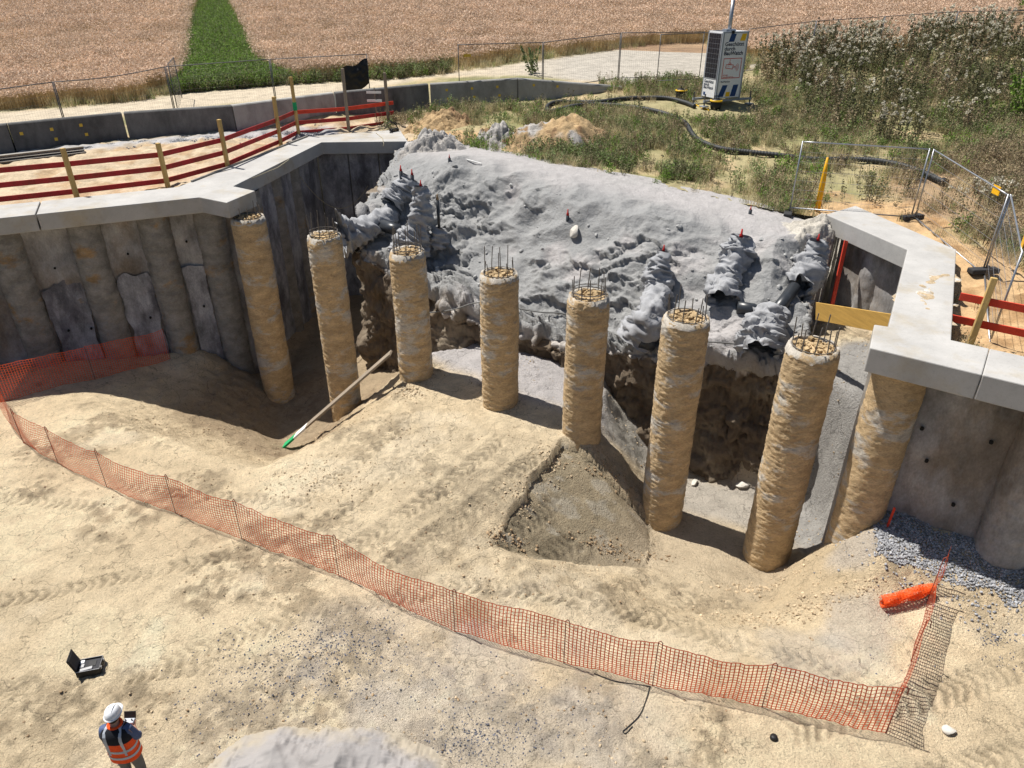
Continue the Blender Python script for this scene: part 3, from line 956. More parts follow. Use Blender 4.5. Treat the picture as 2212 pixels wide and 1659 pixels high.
def lump_sheet(name, poly, z, h, mat, label, cat, step=0.05, seed=1, edge=0.25):
    """low uneven heap over a polygon"""
    xs = np.arange(min(p[0] for p in poly) - .1, max(p[0] for p in poly) + .1, step)
    ys = np.arange(min(p[1] for p in poly) - .1, max(p[1] for p in poly) + .1, step)
    X, Y = np.meshgrid(xs, ys, indexing='ij')
    d = seg_dist(X, Y, list(poly) + [poly[0]])[0]
    d = np.where(in_poly(X, Y, poly), d, -d)
    t = smooth(0, edge, d + edge * 0.8 * fbm2(X, Y, edge * 1.6, 4, seed))
    Z = z + h * t * (0.55 + 0.5 * fbm2(X, Y, 0.3, 4, seed + 1)) - 0.03 * (1 - t) - 0.004
    kp = (t[:-1, :-1] > 0.03) | (t[1:, 1:] > 0.03)
    me = mesh_np(name, np.stack([X, Y, Z], -1).reshape(-1, 3), grid_faces(len(xs), len(ys), kp))
    bm = bmesh.new(); bm.from_mesh(me)
    bmesh.ops.delete(bm, geom=[v for v in bm.verts if not v.link_faces], context='VERTS')
    bm.to_mesh(me); bm.free()
    return tag(place(name, me, mat), label, cat)


lump_sheet('spilled_earth', [at(*p, ZB)[:2] for p in ((1942, 655), (1958, 600), (1990, 585), (2062, 590), (2058, 690), (2030, 695), (1950, 672))], ZB, 0.035, M('spilled_earth'), 'smear of brown earth and pebbles lying on the bent beam', 'earth', 0.035, 5, 0.55)

# ------------------------------------------------------------------ walls below the beams
def wall_sheet(name, a, b, z0, z1, mat, parent, amp=0.03, seed=0, thick=0.25, nrm=None, step=0.09, scale=0.9, ragged=0.0):
    """infill panel between a and b (xy), lightly uneven, with thickness away from the pit"""
    a, b = Vector((a[0], a[1], 0)), Vector((b[0], b[1], 0))
    L = (b - a).length
    d = (b - a) / L
    n = nrm if nrm is not None else Vector((d.y, -d.x, 0))
    nu, nv = max(3, int(L / step) + 1), max(3, int((z1 - z0) / step) + 1)
    U, V = np.meshgrid(np.linspace(0, L, nu), np.linspace(z0, z1, nv), indexing='ij')
    if ragged:
        V = V + (V - z0) / (z1 - z0) * ragged * fbm2(U + seed, 0 * U, 0.5, 3, seed)
        U = U + ragged * 0.35 * fbm2(V, 0 * V + seed, 0.5, 3, seed + 9) * np.where(U < L / 2, 1, -1) * np.abs(U / L - .5) * 2
    P = np.stack([a.x + d.x * U, a.y + d.y * U, V], -1)
    w = amp * fbm3(P, scale, 4, seed) + 0.3 * amp * fbm3(P, 0.2, 2, seed + 3)
    e = np.minimum(np.minimum(U, L - U) / 0.08, 1)
    w = w * e
    F = P + np.stack([n.x * w, n.y * w, 0 * w], -1)
    B = P - np.array((n.x, n.y, 0)) * thick
    nF = nu * nv
    verts = np.concatenate([F.reshape(-1, 3), B[[0, -1]][:, [0, -1]].reshape(-1, 3)])
    fs = grid_faces(nu, nv)
    ii = np.arange(nF).reshape(nu, nv)
    extra = [[ii[0, 0], ii[0, -1], nF + 1, nF], [ii[-1, -1], ii[-1, 0], nF + 2, nF + 3]]
    me = mesh_np(name, verts, np.concatenate([fs, extra]))
    return place(name, me, mat, parent)


def shaft_mesh(name, r, z0, z1, seed, amp=0.035, nu=72, dz=0.035, top_round=0.0, lean=0.0, cap=True):
    nv = int((z1 - z0) / dz)
    T, V = np.meshgrid(np.linspace(0, 2 * math.pi, nu, endpoint=False), np.linspace(z0, z1, nv), indexing='ij')
    P = np.stack([np.cos(T) * r, np.sin(T) * r, V], -1)
    q = P + np.array((seed * 7.3, seed * 3.1, 0))
    band = fbm3(q * np.array((0.6, 0.6, 2.6)), 0.22, 4, 31 + seed, True)
    # slanting drill grooves
    grv = np.sin((V * 2 * math.pi / 0.17) + T * 1.0 + 3 * fbm3(q, 0.5, 3, 41 + seed))
    w = amp * (0.55 * band + 0.10 * grv * smooth(0, 0.6, fbm3(q, 0.8, 3, 43 + seed)) + 0.8 * fbm3(q, 0.9, 3, 45 + seed) + 0.75 * fbm3(q * np.array((1, 1, 1.5)), 0.12, 3, 46 + seed, True))
    if top_round:
        w = w - top_round * smooth(z1 - 0.14, z1, V) * (0.5 + 0.6 * fbm3(q, 0.25, 2, 47))
    R_ = (r + w) / r
    P2 = np.stack([P[..., 0] * R_, P[..., 1] * R_, V], -1)
    if cap:
        P2[:, -1, 2] += 0.05 * fbm3(q[:, -1], 0.3, 3, 49)
    verts = P2.reshape(-1, 3)
    i = np.arange(nu * nv).reshape(nu, nv)
    i2 = np.roll(i, -1, 0)
    f = np.stack([i[:, :-1], i2[:, :-1], i2[:, 1:], i[:, 1:]], -1).reshape(-1, 4)
    if cap:      # head: a few rings to the middle
        rings = [i[:, -1]]
        vv = [verts]
        n0 = len(verts)
        for k, s in enumerate((0.8, 0.5, 0.2)):
            ring = P2[:, -1].copy()
            ring[:, :2] *= s
            ring[:, 2] = z1 - 0.03 + 0.035 * fbm3(ring + seed, 0.22, 3, 51) - 0.0
            vv.append(ring)
            rings.append(n0 + k * nu + np.arange(nu))
        fs = [f]
        for k in range(3):
            a, b = rings[k], rings[k + 1]
            fs.append(np.stack([a, np.roll(a, -1), np.roll(b, -1), b], -1))
        c = rings[3]
        m = nu // 2
        fs.append(np.stack([c[:m - 1], c[1:m], c[::-1][0:m - 1][::1], c[::-1][0:m - 1]], -1)[:0] if True else None)
        verts = np.concatenate(vv + [np.array([[0, 0, z1 - 0.02]])])
        f = np.concatenate([x for x in fs if x is not None and len(x)])
        last = len(verts) - 1
        tri = np.stack([c, np.roll(c, -1), np.full(nu, last), np.full(nu, last)], -1)
        me = bpy.data.meshes.new(name)
        me.from_pydata(verts.tolist(), [], f.tolist() + [t[:3].tolist() for t in tri])
        me.polygons.foreach_set('use_smooth', np.ones(len(me.polygons), bool))
        me.update()
        return me
    return mesh_np(name, verts, f)


SOFF = ZB - TB
wl = thing('retaining_wall', 'shaded concrete pile wall under the long beam on the left', 'wall', (0, 0, 0))
inn = Vector((-_dl.y, _dl.x, 0))                                     # into the earth
A0 = LEFT_END_F + inn * 0.62
A1 = LB_FRONT[1] + inn * 0.62
Lw = (A1 - A0).length
# pile positions along the wall, read from the picture at the soffit
wp = []
for px in (-330, -170, -12, 172, 328, 452):
    d = ray(px, 470)
    # intersect the vertical plane of the wall
    nn = Vector((_dl.y, -_dl.x, 0))
    t = (A0 - Vector((0, 0, H))).dot(nn) / d.dot(nn)
    q = Vector((0, 0, H)) + d * t
    wp.append(Vector((q.x, q.y, 0)))
for k, q in enumerate(wp):
    c = q + inn * 0.12
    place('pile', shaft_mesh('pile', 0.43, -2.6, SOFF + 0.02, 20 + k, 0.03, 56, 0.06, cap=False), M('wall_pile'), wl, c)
segs = [(A0, wp[0])] + list(zip(wp, wp[1:])) + [(wp[-1], A1 + _dl * 1.6)]
for k, (a, b) in enumerate(segs):
    wall_sheet('infill_panel', a + inn * 0.1, b + inn * 0.1, -2.6, SOFF + 0.02, M('shotcrete'), wl, 0.09, 60 + k)
# thicker smooth patch low on the wall, right of the second pile from the edge
for k, (a, b, z0, z1) in enumerate(((2, 3, 0.0, 2.35), (3, 4, -0.2, 2.5), (4, 5, -0.7, 2.3))):
    u = (wp[b] - wp[a]).normalized()
    q0, q1 = wp[a] + u * 0.50, wp[b] - u * 0.46
    wall_sheet('smooth_patch', q0 + inn * 0.02, q1 + inn * 0.02, z0 - .6, z1, M('wet_shotcrete'), wl, 0.03, 80 + k, 0.06, ragged=0.22)
hole = MB().tube([(0, 0.04, 0), (0, -0.012, 0)], [0.035, 0.035], 12).mesh('drain_hole')
nmat('dark_hole', (0.012, 0.012, 0.012), var=0, bump=0, fine=0)
hole.materials.append(M('dark_hole'))
ang = math.atan2(_dl.y, _dl.x)
for (a, t, z) in ((2, 0.50, 2.9), (2, 0.8, 2.95), (3, 0.52, 3.05), (4, 0.5, 3.2), (2, 0.42, 0.9), (2, 0.72, 0.85), (3, 0.6, 0.9), (4, 0.55, 1.0)):
    q = wp[a].lerp(wp[a + 1], t) - inn * (0.0 if z < 2.4 else -0.08)
    place('drain_hole', hole, None, wl, (q.x - inn.x * 0.03, q.y - inn.y * 0.03, z), (0, 0, ang))

# wall round the inner corner (under the angled beam)
wi = thing('retaining_wall', 'dark inner corner wall with smooth grey panels behind the first pile', 'wall')
def flat(v):
    return Vector((v.x, v.y, 0))


B0 = flat(LB_FRONT[4]) + Vector((-0.35, -0.4, 0))
B1 = flat(LB_FRONT[5]) + Vector((-0.35, 0.35, 0))
B2 = flat(LB_FRONT[6]) + Vector((-0.05, 0.35, 0))
u1, u2 = (B1 - B0).normalized(), (B2 - B1).normalized()
n1_, n2_ = Vector((u1.y, -u1.x, 0)), Vector((u2.y, -u2.x, 0))
L1, L2 = (B1 - B0).length, (B2 - B1).length
cuts = [2.3, 3.9, 5.6, L1]
for k in range(3):
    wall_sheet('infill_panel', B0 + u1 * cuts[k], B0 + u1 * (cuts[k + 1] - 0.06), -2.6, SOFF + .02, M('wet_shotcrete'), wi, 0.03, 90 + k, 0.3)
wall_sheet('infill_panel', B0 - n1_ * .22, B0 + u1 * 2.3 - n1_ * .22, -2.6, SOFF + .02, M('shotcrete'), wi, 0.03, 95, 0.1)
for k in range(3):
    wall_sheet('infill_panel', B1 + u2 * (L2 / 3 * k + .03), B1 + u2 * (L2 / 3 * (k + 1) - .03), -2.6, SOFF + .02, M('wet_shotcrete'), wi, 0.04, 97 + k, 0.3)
for s in (1.75, 4.0, 5.65):
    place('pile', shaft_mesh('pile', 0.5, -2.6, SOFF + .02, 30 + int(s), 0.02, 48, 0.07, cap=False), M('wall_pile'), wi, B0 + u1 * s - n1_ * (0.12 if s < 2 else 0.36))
nmat('old_plank', (0.36, 0.25, 0.13), var=0.3, scale=3, bump=0.4, bscale=20, stretch=(1, 1, 6), fine=0.15, rnd=0.12)
for k in range(15):
    z = SOFF - 0.12 - k * 0.205
    a, b = B0 + u1 * 0.15 + n1_ * 0.05, B0 + u1 * 1.42 + n1_ * 0.05
    MB().bar((a.x, a.y, z), (b.x, b.y, z), 0.05 + 0.02 * (k % 3), 0.19).build('plank', M('old_plank'), wi, bevel=0.008, segs=1)

# wall on the right: front run and inner run
wr = thing('retaining_wall', 'grey concrete wall with drain holes above the gravel on the right', 'wall')
inr = Vector((-_dr.y, _dr.x, 0))
F0 = RB_FRONT[4] + inr * 0.72
rp8 = P8
def on_wall(px, py):
    d = ray(px, py)
    nn = Vector((_dr.y, -_dr.x, 0))
    t = (F0 - Vector((0, 0, H))).dot(nn) / d.dot(nn)
    return Vector((d.x * t, d.y * t, H + d.z * t))


wpr = [on_wall(1938, 830), on_wall(2246, 1000), on_wall(2246, 1000) + _dr * 2.5]
for k, q in enumerate(wpr):
    c = Vector((q.x, q.y, 0)) + inr * (0.10 if k else -0.02)
    place('pile', shaft_mesh('pile', 0.46, -1.8, SOFF + .02, 40 + k, 0.018, 72, 0.045, cap=False), M('pile_clay' if k == 0 else 'shotcrete'), wr, c)
P8c = Vector((wpr[0].x, wpr[0].y, 0)) - inr * 0.02
for k, (a, b) in enumerate(((wpr[0] + _dr * .3, wpr[1]), (wpr[1], wpr[2]), (wpr[2], wpr[2] + _dr * 5))):
    wall_sheet('infill_panel', a + inr * .12, b + inr * .12, -0.6, SOFF + .02, M('shotcrete'), wr, 0.05, 110 + k)
# shotcrete edge standing proud on the pit side of the end pile
q = P8c + inr * 0.34 - _dr * 0.30
wall_sheet('end_strip', q - _dr * 0.26 , q + _dr * 0.16, -1.8, SOFF + .01, M('concrete'), wr, 0.05, 118, 0.14, step=0.06, scale=0.5)
for (px, py) in ((1990, 930), (2140, 960), (2212, 985), (2058, 1095), (2180, 1120), (2000, 1000)):
    q = on_wall(px, py) - inr * -0.07
    place('drain_hole', hole, None, wr, (q.x, q.y, q.z), (0, 0, math.atan2(_dr.y, _dr.x)))
wn_ = thing('retaining_wall', 'dark wall in the niche under the bent beam', 'wall')
N0, N1, N2 = flat(RB_FRONT[0]) + Vector((0.35, -0.2, 0)), flat(RB_FRONT[1]) + Vector((0.32, 0.05, 0)), flat(RB_FRONT[2]) + Vector((0.42, -0.3, 0))
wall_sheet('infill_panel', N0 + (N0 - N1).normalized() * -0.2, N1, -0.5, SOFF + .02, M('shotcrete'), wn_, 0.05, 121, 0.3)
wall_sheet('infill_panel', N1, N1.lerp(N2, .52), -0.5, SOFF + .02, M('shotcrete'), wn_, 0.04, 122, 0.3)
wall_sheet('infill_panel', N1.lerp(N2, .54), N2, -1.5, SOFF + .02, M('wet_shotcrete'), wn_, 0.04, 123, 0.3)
un = (N1 - N0).normalized()
place('pile', shaft_mesh('pile', 0.45, -0.5, SOFF + .02, 48, 0.02, 48, 0.07, cap=False), M('shotcrete'), wn_, N0 + un * 1.6 + Vector((0.3, 0.2, 0)))

# ------------------------------------------------------------------ the seven free-standing piles
ORD = ['first', 'second', 'third', 'fourth', 'fifth', 'sixth', 'seventh']
SIDE = ['clay-crusted concrete pile touching the stub of the left beam', 'clay-crusted concrete pile beside the leaning plank, rebar cage open above its head', 'clay-crusted concrete pile at the upper end of the leaning plank',
        'clay-crusted concrete pile on the earth mound, rubble on its head', 'clay-crusted concrete pile at the steep edge of the earth mound', 'tall clay-crusted concrete pile in the deep hollow beside the cut earth wedge', 'largest clay-crusted concrete pile, nearest to the right beam']
REB_H = [0.40, 0.60, 0.70, 0.62, 0.55, 0.58, 0.56]
nmat('pile_head', (0.42, 0.385, 0.335), var=0.3, scale=5, bump=0.7, bscale=22, fine=0.25, tint=(0.36, 0.26, 0.15), tscale=3.2, tpos=(0.5, 0.6))
rng = random.Random(3)
COLL = [0.08, 0.22, 0.18, 0.06, 0.16, 0.05, 0.10]
for k, p in enumerate(PILES):
    t = thing('concrete_pile', SIDE[k], 'pile', (p.x, p.y, 0), rng.uniform(0, 6), 'row of free-standing piles')
    r = [0.50, 0.475, 0.47, 0.47, 0.475, 0.49, 0.50][k]
    place('shaft', shaft_mesh('shaft', r, -2.8, ZP, k + 1, 0.018, 96, 0.025, top_round=0.07), M('pile_clay'), t)
    # broken-out head: pale collar and crumbled fill
    zc = ZP
    collar = MB()
    n = 44
    rr = r * 0.90
    vs, fs = [], []
    for a in range(n):
        th = 2 * math.pi * a / n
        hgt = 0.02 + 0.035 * rng.random()
        for (q, z) in ((rr + 0.055 + 0.02 * rng.random(), zc - 0.03 - COLL[k] * (0.6 + 0.8 * rng.random())), (rr + 0.03, zc + hgt), (rr - 0.035, zc + hgt - 0.01), (rr - 0.08, zc - 0.08)):
            vs.append((q * math.cos(th), q * math.sin(th), z))
    for a in range(n):
        b = (a + 1) % n
        for j in range(3):
            fs.append((a * 4 + j, b * 4 + j, b * 4 + j + 1, a * 4 + j + 1))
    collar.add(vs, fs).build('head_collar', M('pile_head'), t, shade=True)
    rub = MB()
    for _ in range(70):
        a, q = rng.uniform(0, 6.28), (r - 0.12) * math.sqrt(rng.random())
        s = rng.uniform(0.02, 0.065)
        rub.box((q * math.cos(a), q * math.sin(a), zc + rng.uniform(-0.03, 0.035)), (s * 2, s * 1.4, s), Matrix.Rotation(rng.uniform(0, 6), 3, 'Z') @ Matrix.Rotation(rng.uniform(-.6, .6), 3, 'X'))
    tag(rub.build('broken_fill', M('rubble'), t, bevel=0.006, segs=1), kind='stuff')
    nb = 10
    rb = r * 0.80
    a0 = rng.uniform(0, 6)
    for b in range(nb):
        th = a0 + 2 * math.pi * b / nb + rng.uniform(-.1, .1)
        hh = REB_H[k] * rng.choice([1, 1, 0.62]) * rng.uniform(0.9, 1.1)
        x, y = rb * math.cos(th), rb * math.sin(th)
        dx, dy = rng.uniform(-.05, .05), rng.uniform(-.05, .05)
        MB().tube([(x, y, zc - 0.15), (x + dx * .5, y + dy * .5, zc + hh * .5), (x + dx, y + dy, zc + hh)], 0.0115, 6).build('rebar', M('rebar'), t)
    for zz in ((0.10, 0.17) if k in (1, 2, 4) else (0.07,)):
        MB().tube([(rb * 1.03 * math.cos(a), rb * 1.03 * math.sin(a), zc + zz - 0.02) for a in np.linspace(0, 2 * math.pi, 33)], 0.011, 5, caps=False).build('spiral_tie', M('rebar'), t)

# ------------------------------------------------------------------ surface lookup (ray from the photograph's viewpoint onto the built ground)
_allv = np.concatenate([BANK_V, UV_])
_allf = np.concatenate([BANK_F, UF_ + len(BANK_V)])
_gk = keep_g = None
bvh = BVHTree.FromPolygons(_allv.tolist(), _allf.tolist())
_me = ground.data
_gv = np.empty(len(_me.vertices) * 3, np.float32); _me.vertices.foreach_get('co', _gv)
bvh2 = BVHTree.FromPolygons(_gv.reshape(-1, 3)[:, :].tolist(), [tuple(p.vertices) for p in _me.polygons]) if False else None


def hit(px, py):
    """first point of bank / upper ground / pit ground seen at a picture position"""
    d = ray(px, py).normalized()
    o = Vector((0, 0, H))
    r = bvh.ray_cast(o, d)
    best = r[3] if r[0] is not None else 1e9
    p = r[0]
    s = 4.0
    while s < min(best, 40):
        q = o + d * s
        if gx[0] < q.x < gx[-1] and gy[0] < q.y < gy[-1] and q.z < gz(q.x, q.y):
            lo, hi = s - 0.15, s
            for _ in range(12):
                m = (lo + hi) / 2
                q = o + d * m
                if q.z < gz(q.x, q.y):
                    hi = m
                else:
                    lo = m
            return o + d * hi
        s += 0.15
    return p if p is not None else aty(px, py, 22.6)


def top_z(x, y):
    r = bvh.ray_cast(Vector((x, y, 60)), Vector((0, 0, -1)))
    return r[0].z if r[0] is not None else gz(x, y)


# ------------------------------------------------------------------ concrete barrier blocks beside the track
nmat('barrier_dark', (0.13, 0.128, 0.125), var=0.4, scale=1.4, rough=0.95, bump=0.2, bscale=40, fine=0.15, rnd=0.25, tint=(0.055, 0.053, 0.052), tscale=0.8, tpos=(0.5, 0.7), stretch=(1, 1, 0.5))
nmat('barrier_grey', (0.34, 0.33, 0.31), var=0.2, scale=1.4, rough=0.95, bump=0.2, bscale=40, fine=0.12, rnd=0.15, tint=(0.2, 0.19, 0.175), tscale=0.9, tpos=(0.5, 0.7), stretch=(1, 1, 0.5))
nmat('yellow_mark', (0.62, 0.42, 0.06), var=0.1, bump=0)
nmat('white_mark', (0.75, 0.75, 0.73), var=0.05, bump=0)
BJ = [at(*p) for p in ((-215, 357, 4.75), (35, 329, 4.85), (279, 301, 4.9), (512, 283, 4.95), (729, 251, 5.05), (930, 230, 5.2), (1119, 218, 5.4), (1346, 192, 5.75))]
BLAB = ['dark concrete barrier block cut off by the left edge of the picture', 'dark concrete barrier block with small orange tags, behind the stacked steel rails', 'blackest concrete barrier block, between the tagged block and the railing',
        'light grey concrete barrier block behind the green-banded post', 'dark concrete barrier block behind the two tall railing posts', 'light concrete barrier block with yellow tags, next to the sloping end block', 'sloping concrete end block that tapers into the grass']
for k in range(7):
    a, b = BJ[k], BJ[k + 1]
    d = (b - a); L = Vector((d.x, d.y, 0)).length
    d.normalize()
    t = thing('concrete_barrier', BLAB[k], 'barrier', a, math.atan2(d.y, d.x), 'concrete barrier blocks along the track')
    dz = b.z - a.z
    Hh = 1.0
    g = 0.025
    prof = [(-0.0, -0.15), (0.02, 0.28), (0.07, Hh - 0.05), (0.12, Hh), (0.36, Hh), (0.41, Hh - 0.05), (0.46, 0.28), (0.48, -0.15)]
    vs, fs = [], []
    for e, x in enumerate((g, L - g)):
        f = 1.0 if not (k == 6 and e == 1) else 0.12
        for (y, z) in prof:
            vs.append((x, y, z * f + dz * (x / L)))
    n = len(prof)
    fs = [tuple(range(n)), tuple(range(2 * n - 1, n - 1, -1))] + [(i, i + n, (i + 1) % n + n, (i + 1) % n) for i in range(n)]
    m = 'barrier_grey' if k in (3, 5, 6) else 'barrier_dark'
    MB().add(vs, [tuple(reversed(q)) for q in fs]).build('block', M(m), t, bevel=0.015, segs=2)
    tags = {1: ((0.35, .62), (1.35, .66), (2.35, .7), (1.4, .3), (2.45, .35)), 5: ((0.8, .68), (2.0, .68), (3.2, .68), (0.85, .3), (2.1, .3), (3.3, .3)), 6: ((0.8, .62), (2.0, .45))}.get(k, ())
    for (x, z) in tags:
        y = 0.02 + (z - 0.28) / 0.62 * 0.05 - 0.006
        MB().box((x, y, z + dz * x / L), (0.11, 0.012, 0.11)).build('tag', M('yellow_mark'), t)

# stacked steel rails lying by the barrier
nmat('steel_grey', (0.30, 0.285, 0.26), var=0.2, scale=3, rough=0.6, bump=0.1, bscale=50, metal=0.4)
r0, r1 = at(-120, 372, 4.7), at(186, 338, 4.75)
dd = (r1 - r0).normalized(); sd = Vector((-dd.y, dd.x, 0))
for k, (o, z) in enumerate(((0, 0.10), (0.30, 0.10), (0.13, 0.27))):
    p = r0 + sd * o; q = r1 + sd * o
    up = uz(q.x, q.y) - 0.0
    b = MB()
    zz0, zz1 = uz(p.x, p.y) + z, up + z
    P, Q = Vector((p.x, p.y, zz0)), Vector((q.x, q.y, zz1))
    b.bar(P, Q, 0.20, 0.02); b.bar(P + Vector((0, 0, -.09)), Q + Vector((0, 0, -.09)), 0.2, 0.02); b.bar(P + Vector((0, 0, -.045)), Q + Vector((0, 0, -.045)), 0.03, 0.075)
    tag(b.build('steel_rail', M('steel_grey')), ['nearer of the two lower steel rails stacked beside the barrier', 'rear lower steel rail in the stack beside the barrier', 'top steel rail of the small stack beside the barrier'][k], 'rail', 'stacked steel rails')

# ------------------------------------------------------------------ railings
nmat('post_wood', (0.50, 0.34, 0.13), var=0.2, scale=5, bump=0.25, bscale=30, stretch=(1, 1, 0.15), fine=0.12)
nmat('grey_wood', (0.26, 0.215, 0.165), var=0.2, scale=5, bump=0.25, bscale=30, stretch=(1, 1, 0.15), fine=0.12)
nmat('red_board', (0.40, 0.028, 0.03), var=0.2, scale=3, rough=0.75, bump=0.15, bscale=30, fine=0.12, tint=(0.30, 0.045, 0.03), tscale=1.2)
nmat('red_bright', (0.62, 0.06, 0.03), var=0.2, scale=3, rough=0.75, bump=0.15, bscale=30, fine=0.12)
nmat('green_paint', (0.02, 0.33, 0.12), var=0.1, bump=0.05)
nmat('new_board', (0.50, 0.30, 0.075), var=0.18, scale=3, bump=0.15, bscale=25, stretch=(0.3, 0.3, 4), fine=0.12)
rl = thing('guard_railing', 'red board railing on wooden posts behind the long left beam', 'railing')
RP = []
for k, (bx, by, tx, ty) in enumerate(((-95, 452, -130, 345), (166, 425, 137, 320), (362, 400, 341, 309), (493, 365, 472, 258), (607, 314, 588, 209), (646, 295, 628, 166), (754, 285, 739, 148), (840, 273, 825, 157))):
    p = at(bx, by, 4.62)
    q = aty(tx, ty, p.y)
    q.x = p.x
    out_ = 0.0
    RP.append((p, q))
    m = M('post_wood') if k < 5 else (M('post_wood') if k == 5 else M('grey_wood'))
    s = 0.12 if k < 5 else 0.11
    po = MB().bar(p - Vector((0, 0, 0.4)), Vector((p.x, p.y, q.z)), s, s, (0.4, 0.9, 0)).build('post', m, rl, bevel=0.008, segs=1)
    if k == 5:
        MB().bar(Vector((p.x, p.y, p.z + 1.05)), Vector((p.x, p.y, p.z + 1.38)), s + .008, s + .008, (0.4, 0.9, 0)).build('green_band', M('green_paint'), po)
back_off = 0.075
for row, z in enumerate((0.13, 0.53, 0.95)):
    for k in range(7):
        a, b = RP[k][0], RP[k + 1][0]
        d = (b - a).normalized()
        nrm = Vector((-d.y, d.x, 0))
        e0, e1 = a + nrm * back_off, b + nrm * back_off
        if k == 6:
            e1 = e1 + d * (0.35 if row else 0.02)
        e0, e1 = e0 + Vector((0, 0, z + .02 * (k % 2))), e1 + Vector((0, 0, z + .02 * ((k + 1) % 2)))
        mm = 'red_bright' if (row == 2 and k >= 5) else 'red_board'
        MB().bar(e0 - d * 0.03, e1 + d * 0.03, 0.03 + 0.002 * (k % 2), 0.155).build('board', M(mm), rl, bevel=0.004, segs=1)
# kerb board lying along the back of the beam
MB().bar(LB_BACK[1].lerp(LB_BACK[2], .08) + Vector((0.05, -.06, 0.03)), LB_BACK[2] + Vector((0.02, -.06, 0.03)), 0.05, 0.055).build('edge_batten', M('steel_grey'), rl)

rr_ = thing('guard_railing', 'short red railing on one slanting wooden post behind the right beam', 'railing')
pb = at(2092, 752, 4.15)
pt = aty(2148, 600, pb.y + .2)
MB().bar(pb - Vector((0, 0, .3)), pt, 0.11, 0.11, (0.4, 0.9, 0)).build('post', M('post_wood'), rr_, bevel=0.008, segs=1)
for k, (px0, py0, px1, py1) in enumerate(((2073.5, 640, 2212, 670), (2055, 687, 2212, 722))):
    a = aty(px0, py0, pb.y + 0.42)
    dline = _dr
    b = a + dline * 4.5
    MB().bar(a, b, 0.032, 0.15).build('board', M('red_bright'), rr_, bevel=0.004, segs=1)

# survey profile: white and red boards on a thin stake by the barrier
sp = at(832, 274, 4.9)
t = thing('survey_profile', 'thin stake with white cross boards in front of the barrier', 'stake', (-4.9, 31.0, uz(-4.9, 31.0)))
q = at(815, 268, 4.75)
t.location = (q.x, q.y, uz(q.x, q.y))
MB().bar((0, 0, -.2), (0, 0, 1.5), 0.035, 0.03, (0, 1, 0)).build('stake', M('grey_wood'), t)
for z in (0.95, 1.3):
    MB().bar((-0.36, -0.03, z), (0.3, -0.03, z), 0.02, 0.1).build('cross_board', M('white_mark'), t)

# loose timber
def plank(name, a, b, w, h, mat, label, cat='plank', up=(0, 0, 1), extra=None):
    o = MB().bar(a, b, w, h, up).build(name, mat, None, bevel=0.005, segs=1)
    return tag(o, label, cat)


pl0, pl1 = at(614, 966, -2.0), None
pl1 = PILES[2] + Vector((-0.62, -0.35, 0)); pl1.z = aty(858, 762, pl1.y).z
tpl = thing('plank', 'long weathered plank with a green end leaning up against the third pile', 'plank')
dpl = (pl1 - pl0).normalized()
g0 = pl0 + Vector((0, 0, .04))
MB().bar(g0 + dpl * 1.1, pl1, 0.30, 0.06).build('board', M('grey_wood'), tpl, bevel=0.005, segs=1)
MB().bar(g0, g0 + dpl * 0.55, 0.302, 0.062).build('green_end', M('green_paint'), tpl)
MB().bar(g0 + dpl * 0.55, g0 + dpl * 1.1, 0.302, 0.062).build('pale_end', M('white_mark'), tpl)
# yellow board in the niche, on edge
ya, yb = aty(1763, 672, 15.6), aty(1924, 700, 13.5)
plank('shuttering_board', ya, yb, 0.035, 0.42, M('new_board'), 'yellow shuttering board on edge below the bent beam', 'board')
# red plank leaning in the niche
plank('red_plank', aty(1828, 520, 18.6), aty(1797, 660, 18.0), 0.2, 0.03, M('red_bright'), 'upright red plank leaning in the niche under the bent beam', 'plank', up=(0.6, -0.8, 0))
# thin white lath on the sand crest
a = hit(1008, 346); b = hit(1040, 356)
plank('lath', a + Vector((0, 0, .03)), b + Vector((0, 0, .05)), 0.05, 0.02, M('white_mark'), 'thin white lath lying on the crest of grey sand', 'lath')
# yellow tapered pole behind the near fence
nmat('yellow_plastic', (0.80, 0.42, 0.01), var=0.05, rough=0.45, bump=0.0)
q = at(1768, 443, 4.5); q.z = top_z(q.x, q.y)
tq_ = aty(1788, 340, q.y)
tag(MB().tube([q - Vector((0, 0, .1)), q.lerp(tq_, .55), q.lerp(tq_, .75), tq_], [0.085, 0.08, 0.06, 0.03], 12).build('marker_pole', M('yellow_plastic'), shade=True), 'tapering yellow plastic pole leaning behind the near wire fence', 'pole')

# ------------------------------------------------------------------ wire site fence panels
nmat('galvanised', (0.40, 0.41, 0.43), var=0.1, scale=6, rough=0.4, bump=0.05, metal=0.8)
nmat('galv_dark', (0.12, 0.12, 0.125), var=0.1, scale=6, rough=0.5, bump=0.05, metal=0.5)
nmat('rubber_foot', (0.035, 0.035, 0.037), var=0.2, scale=5, rough=0.8, bump=0.2)


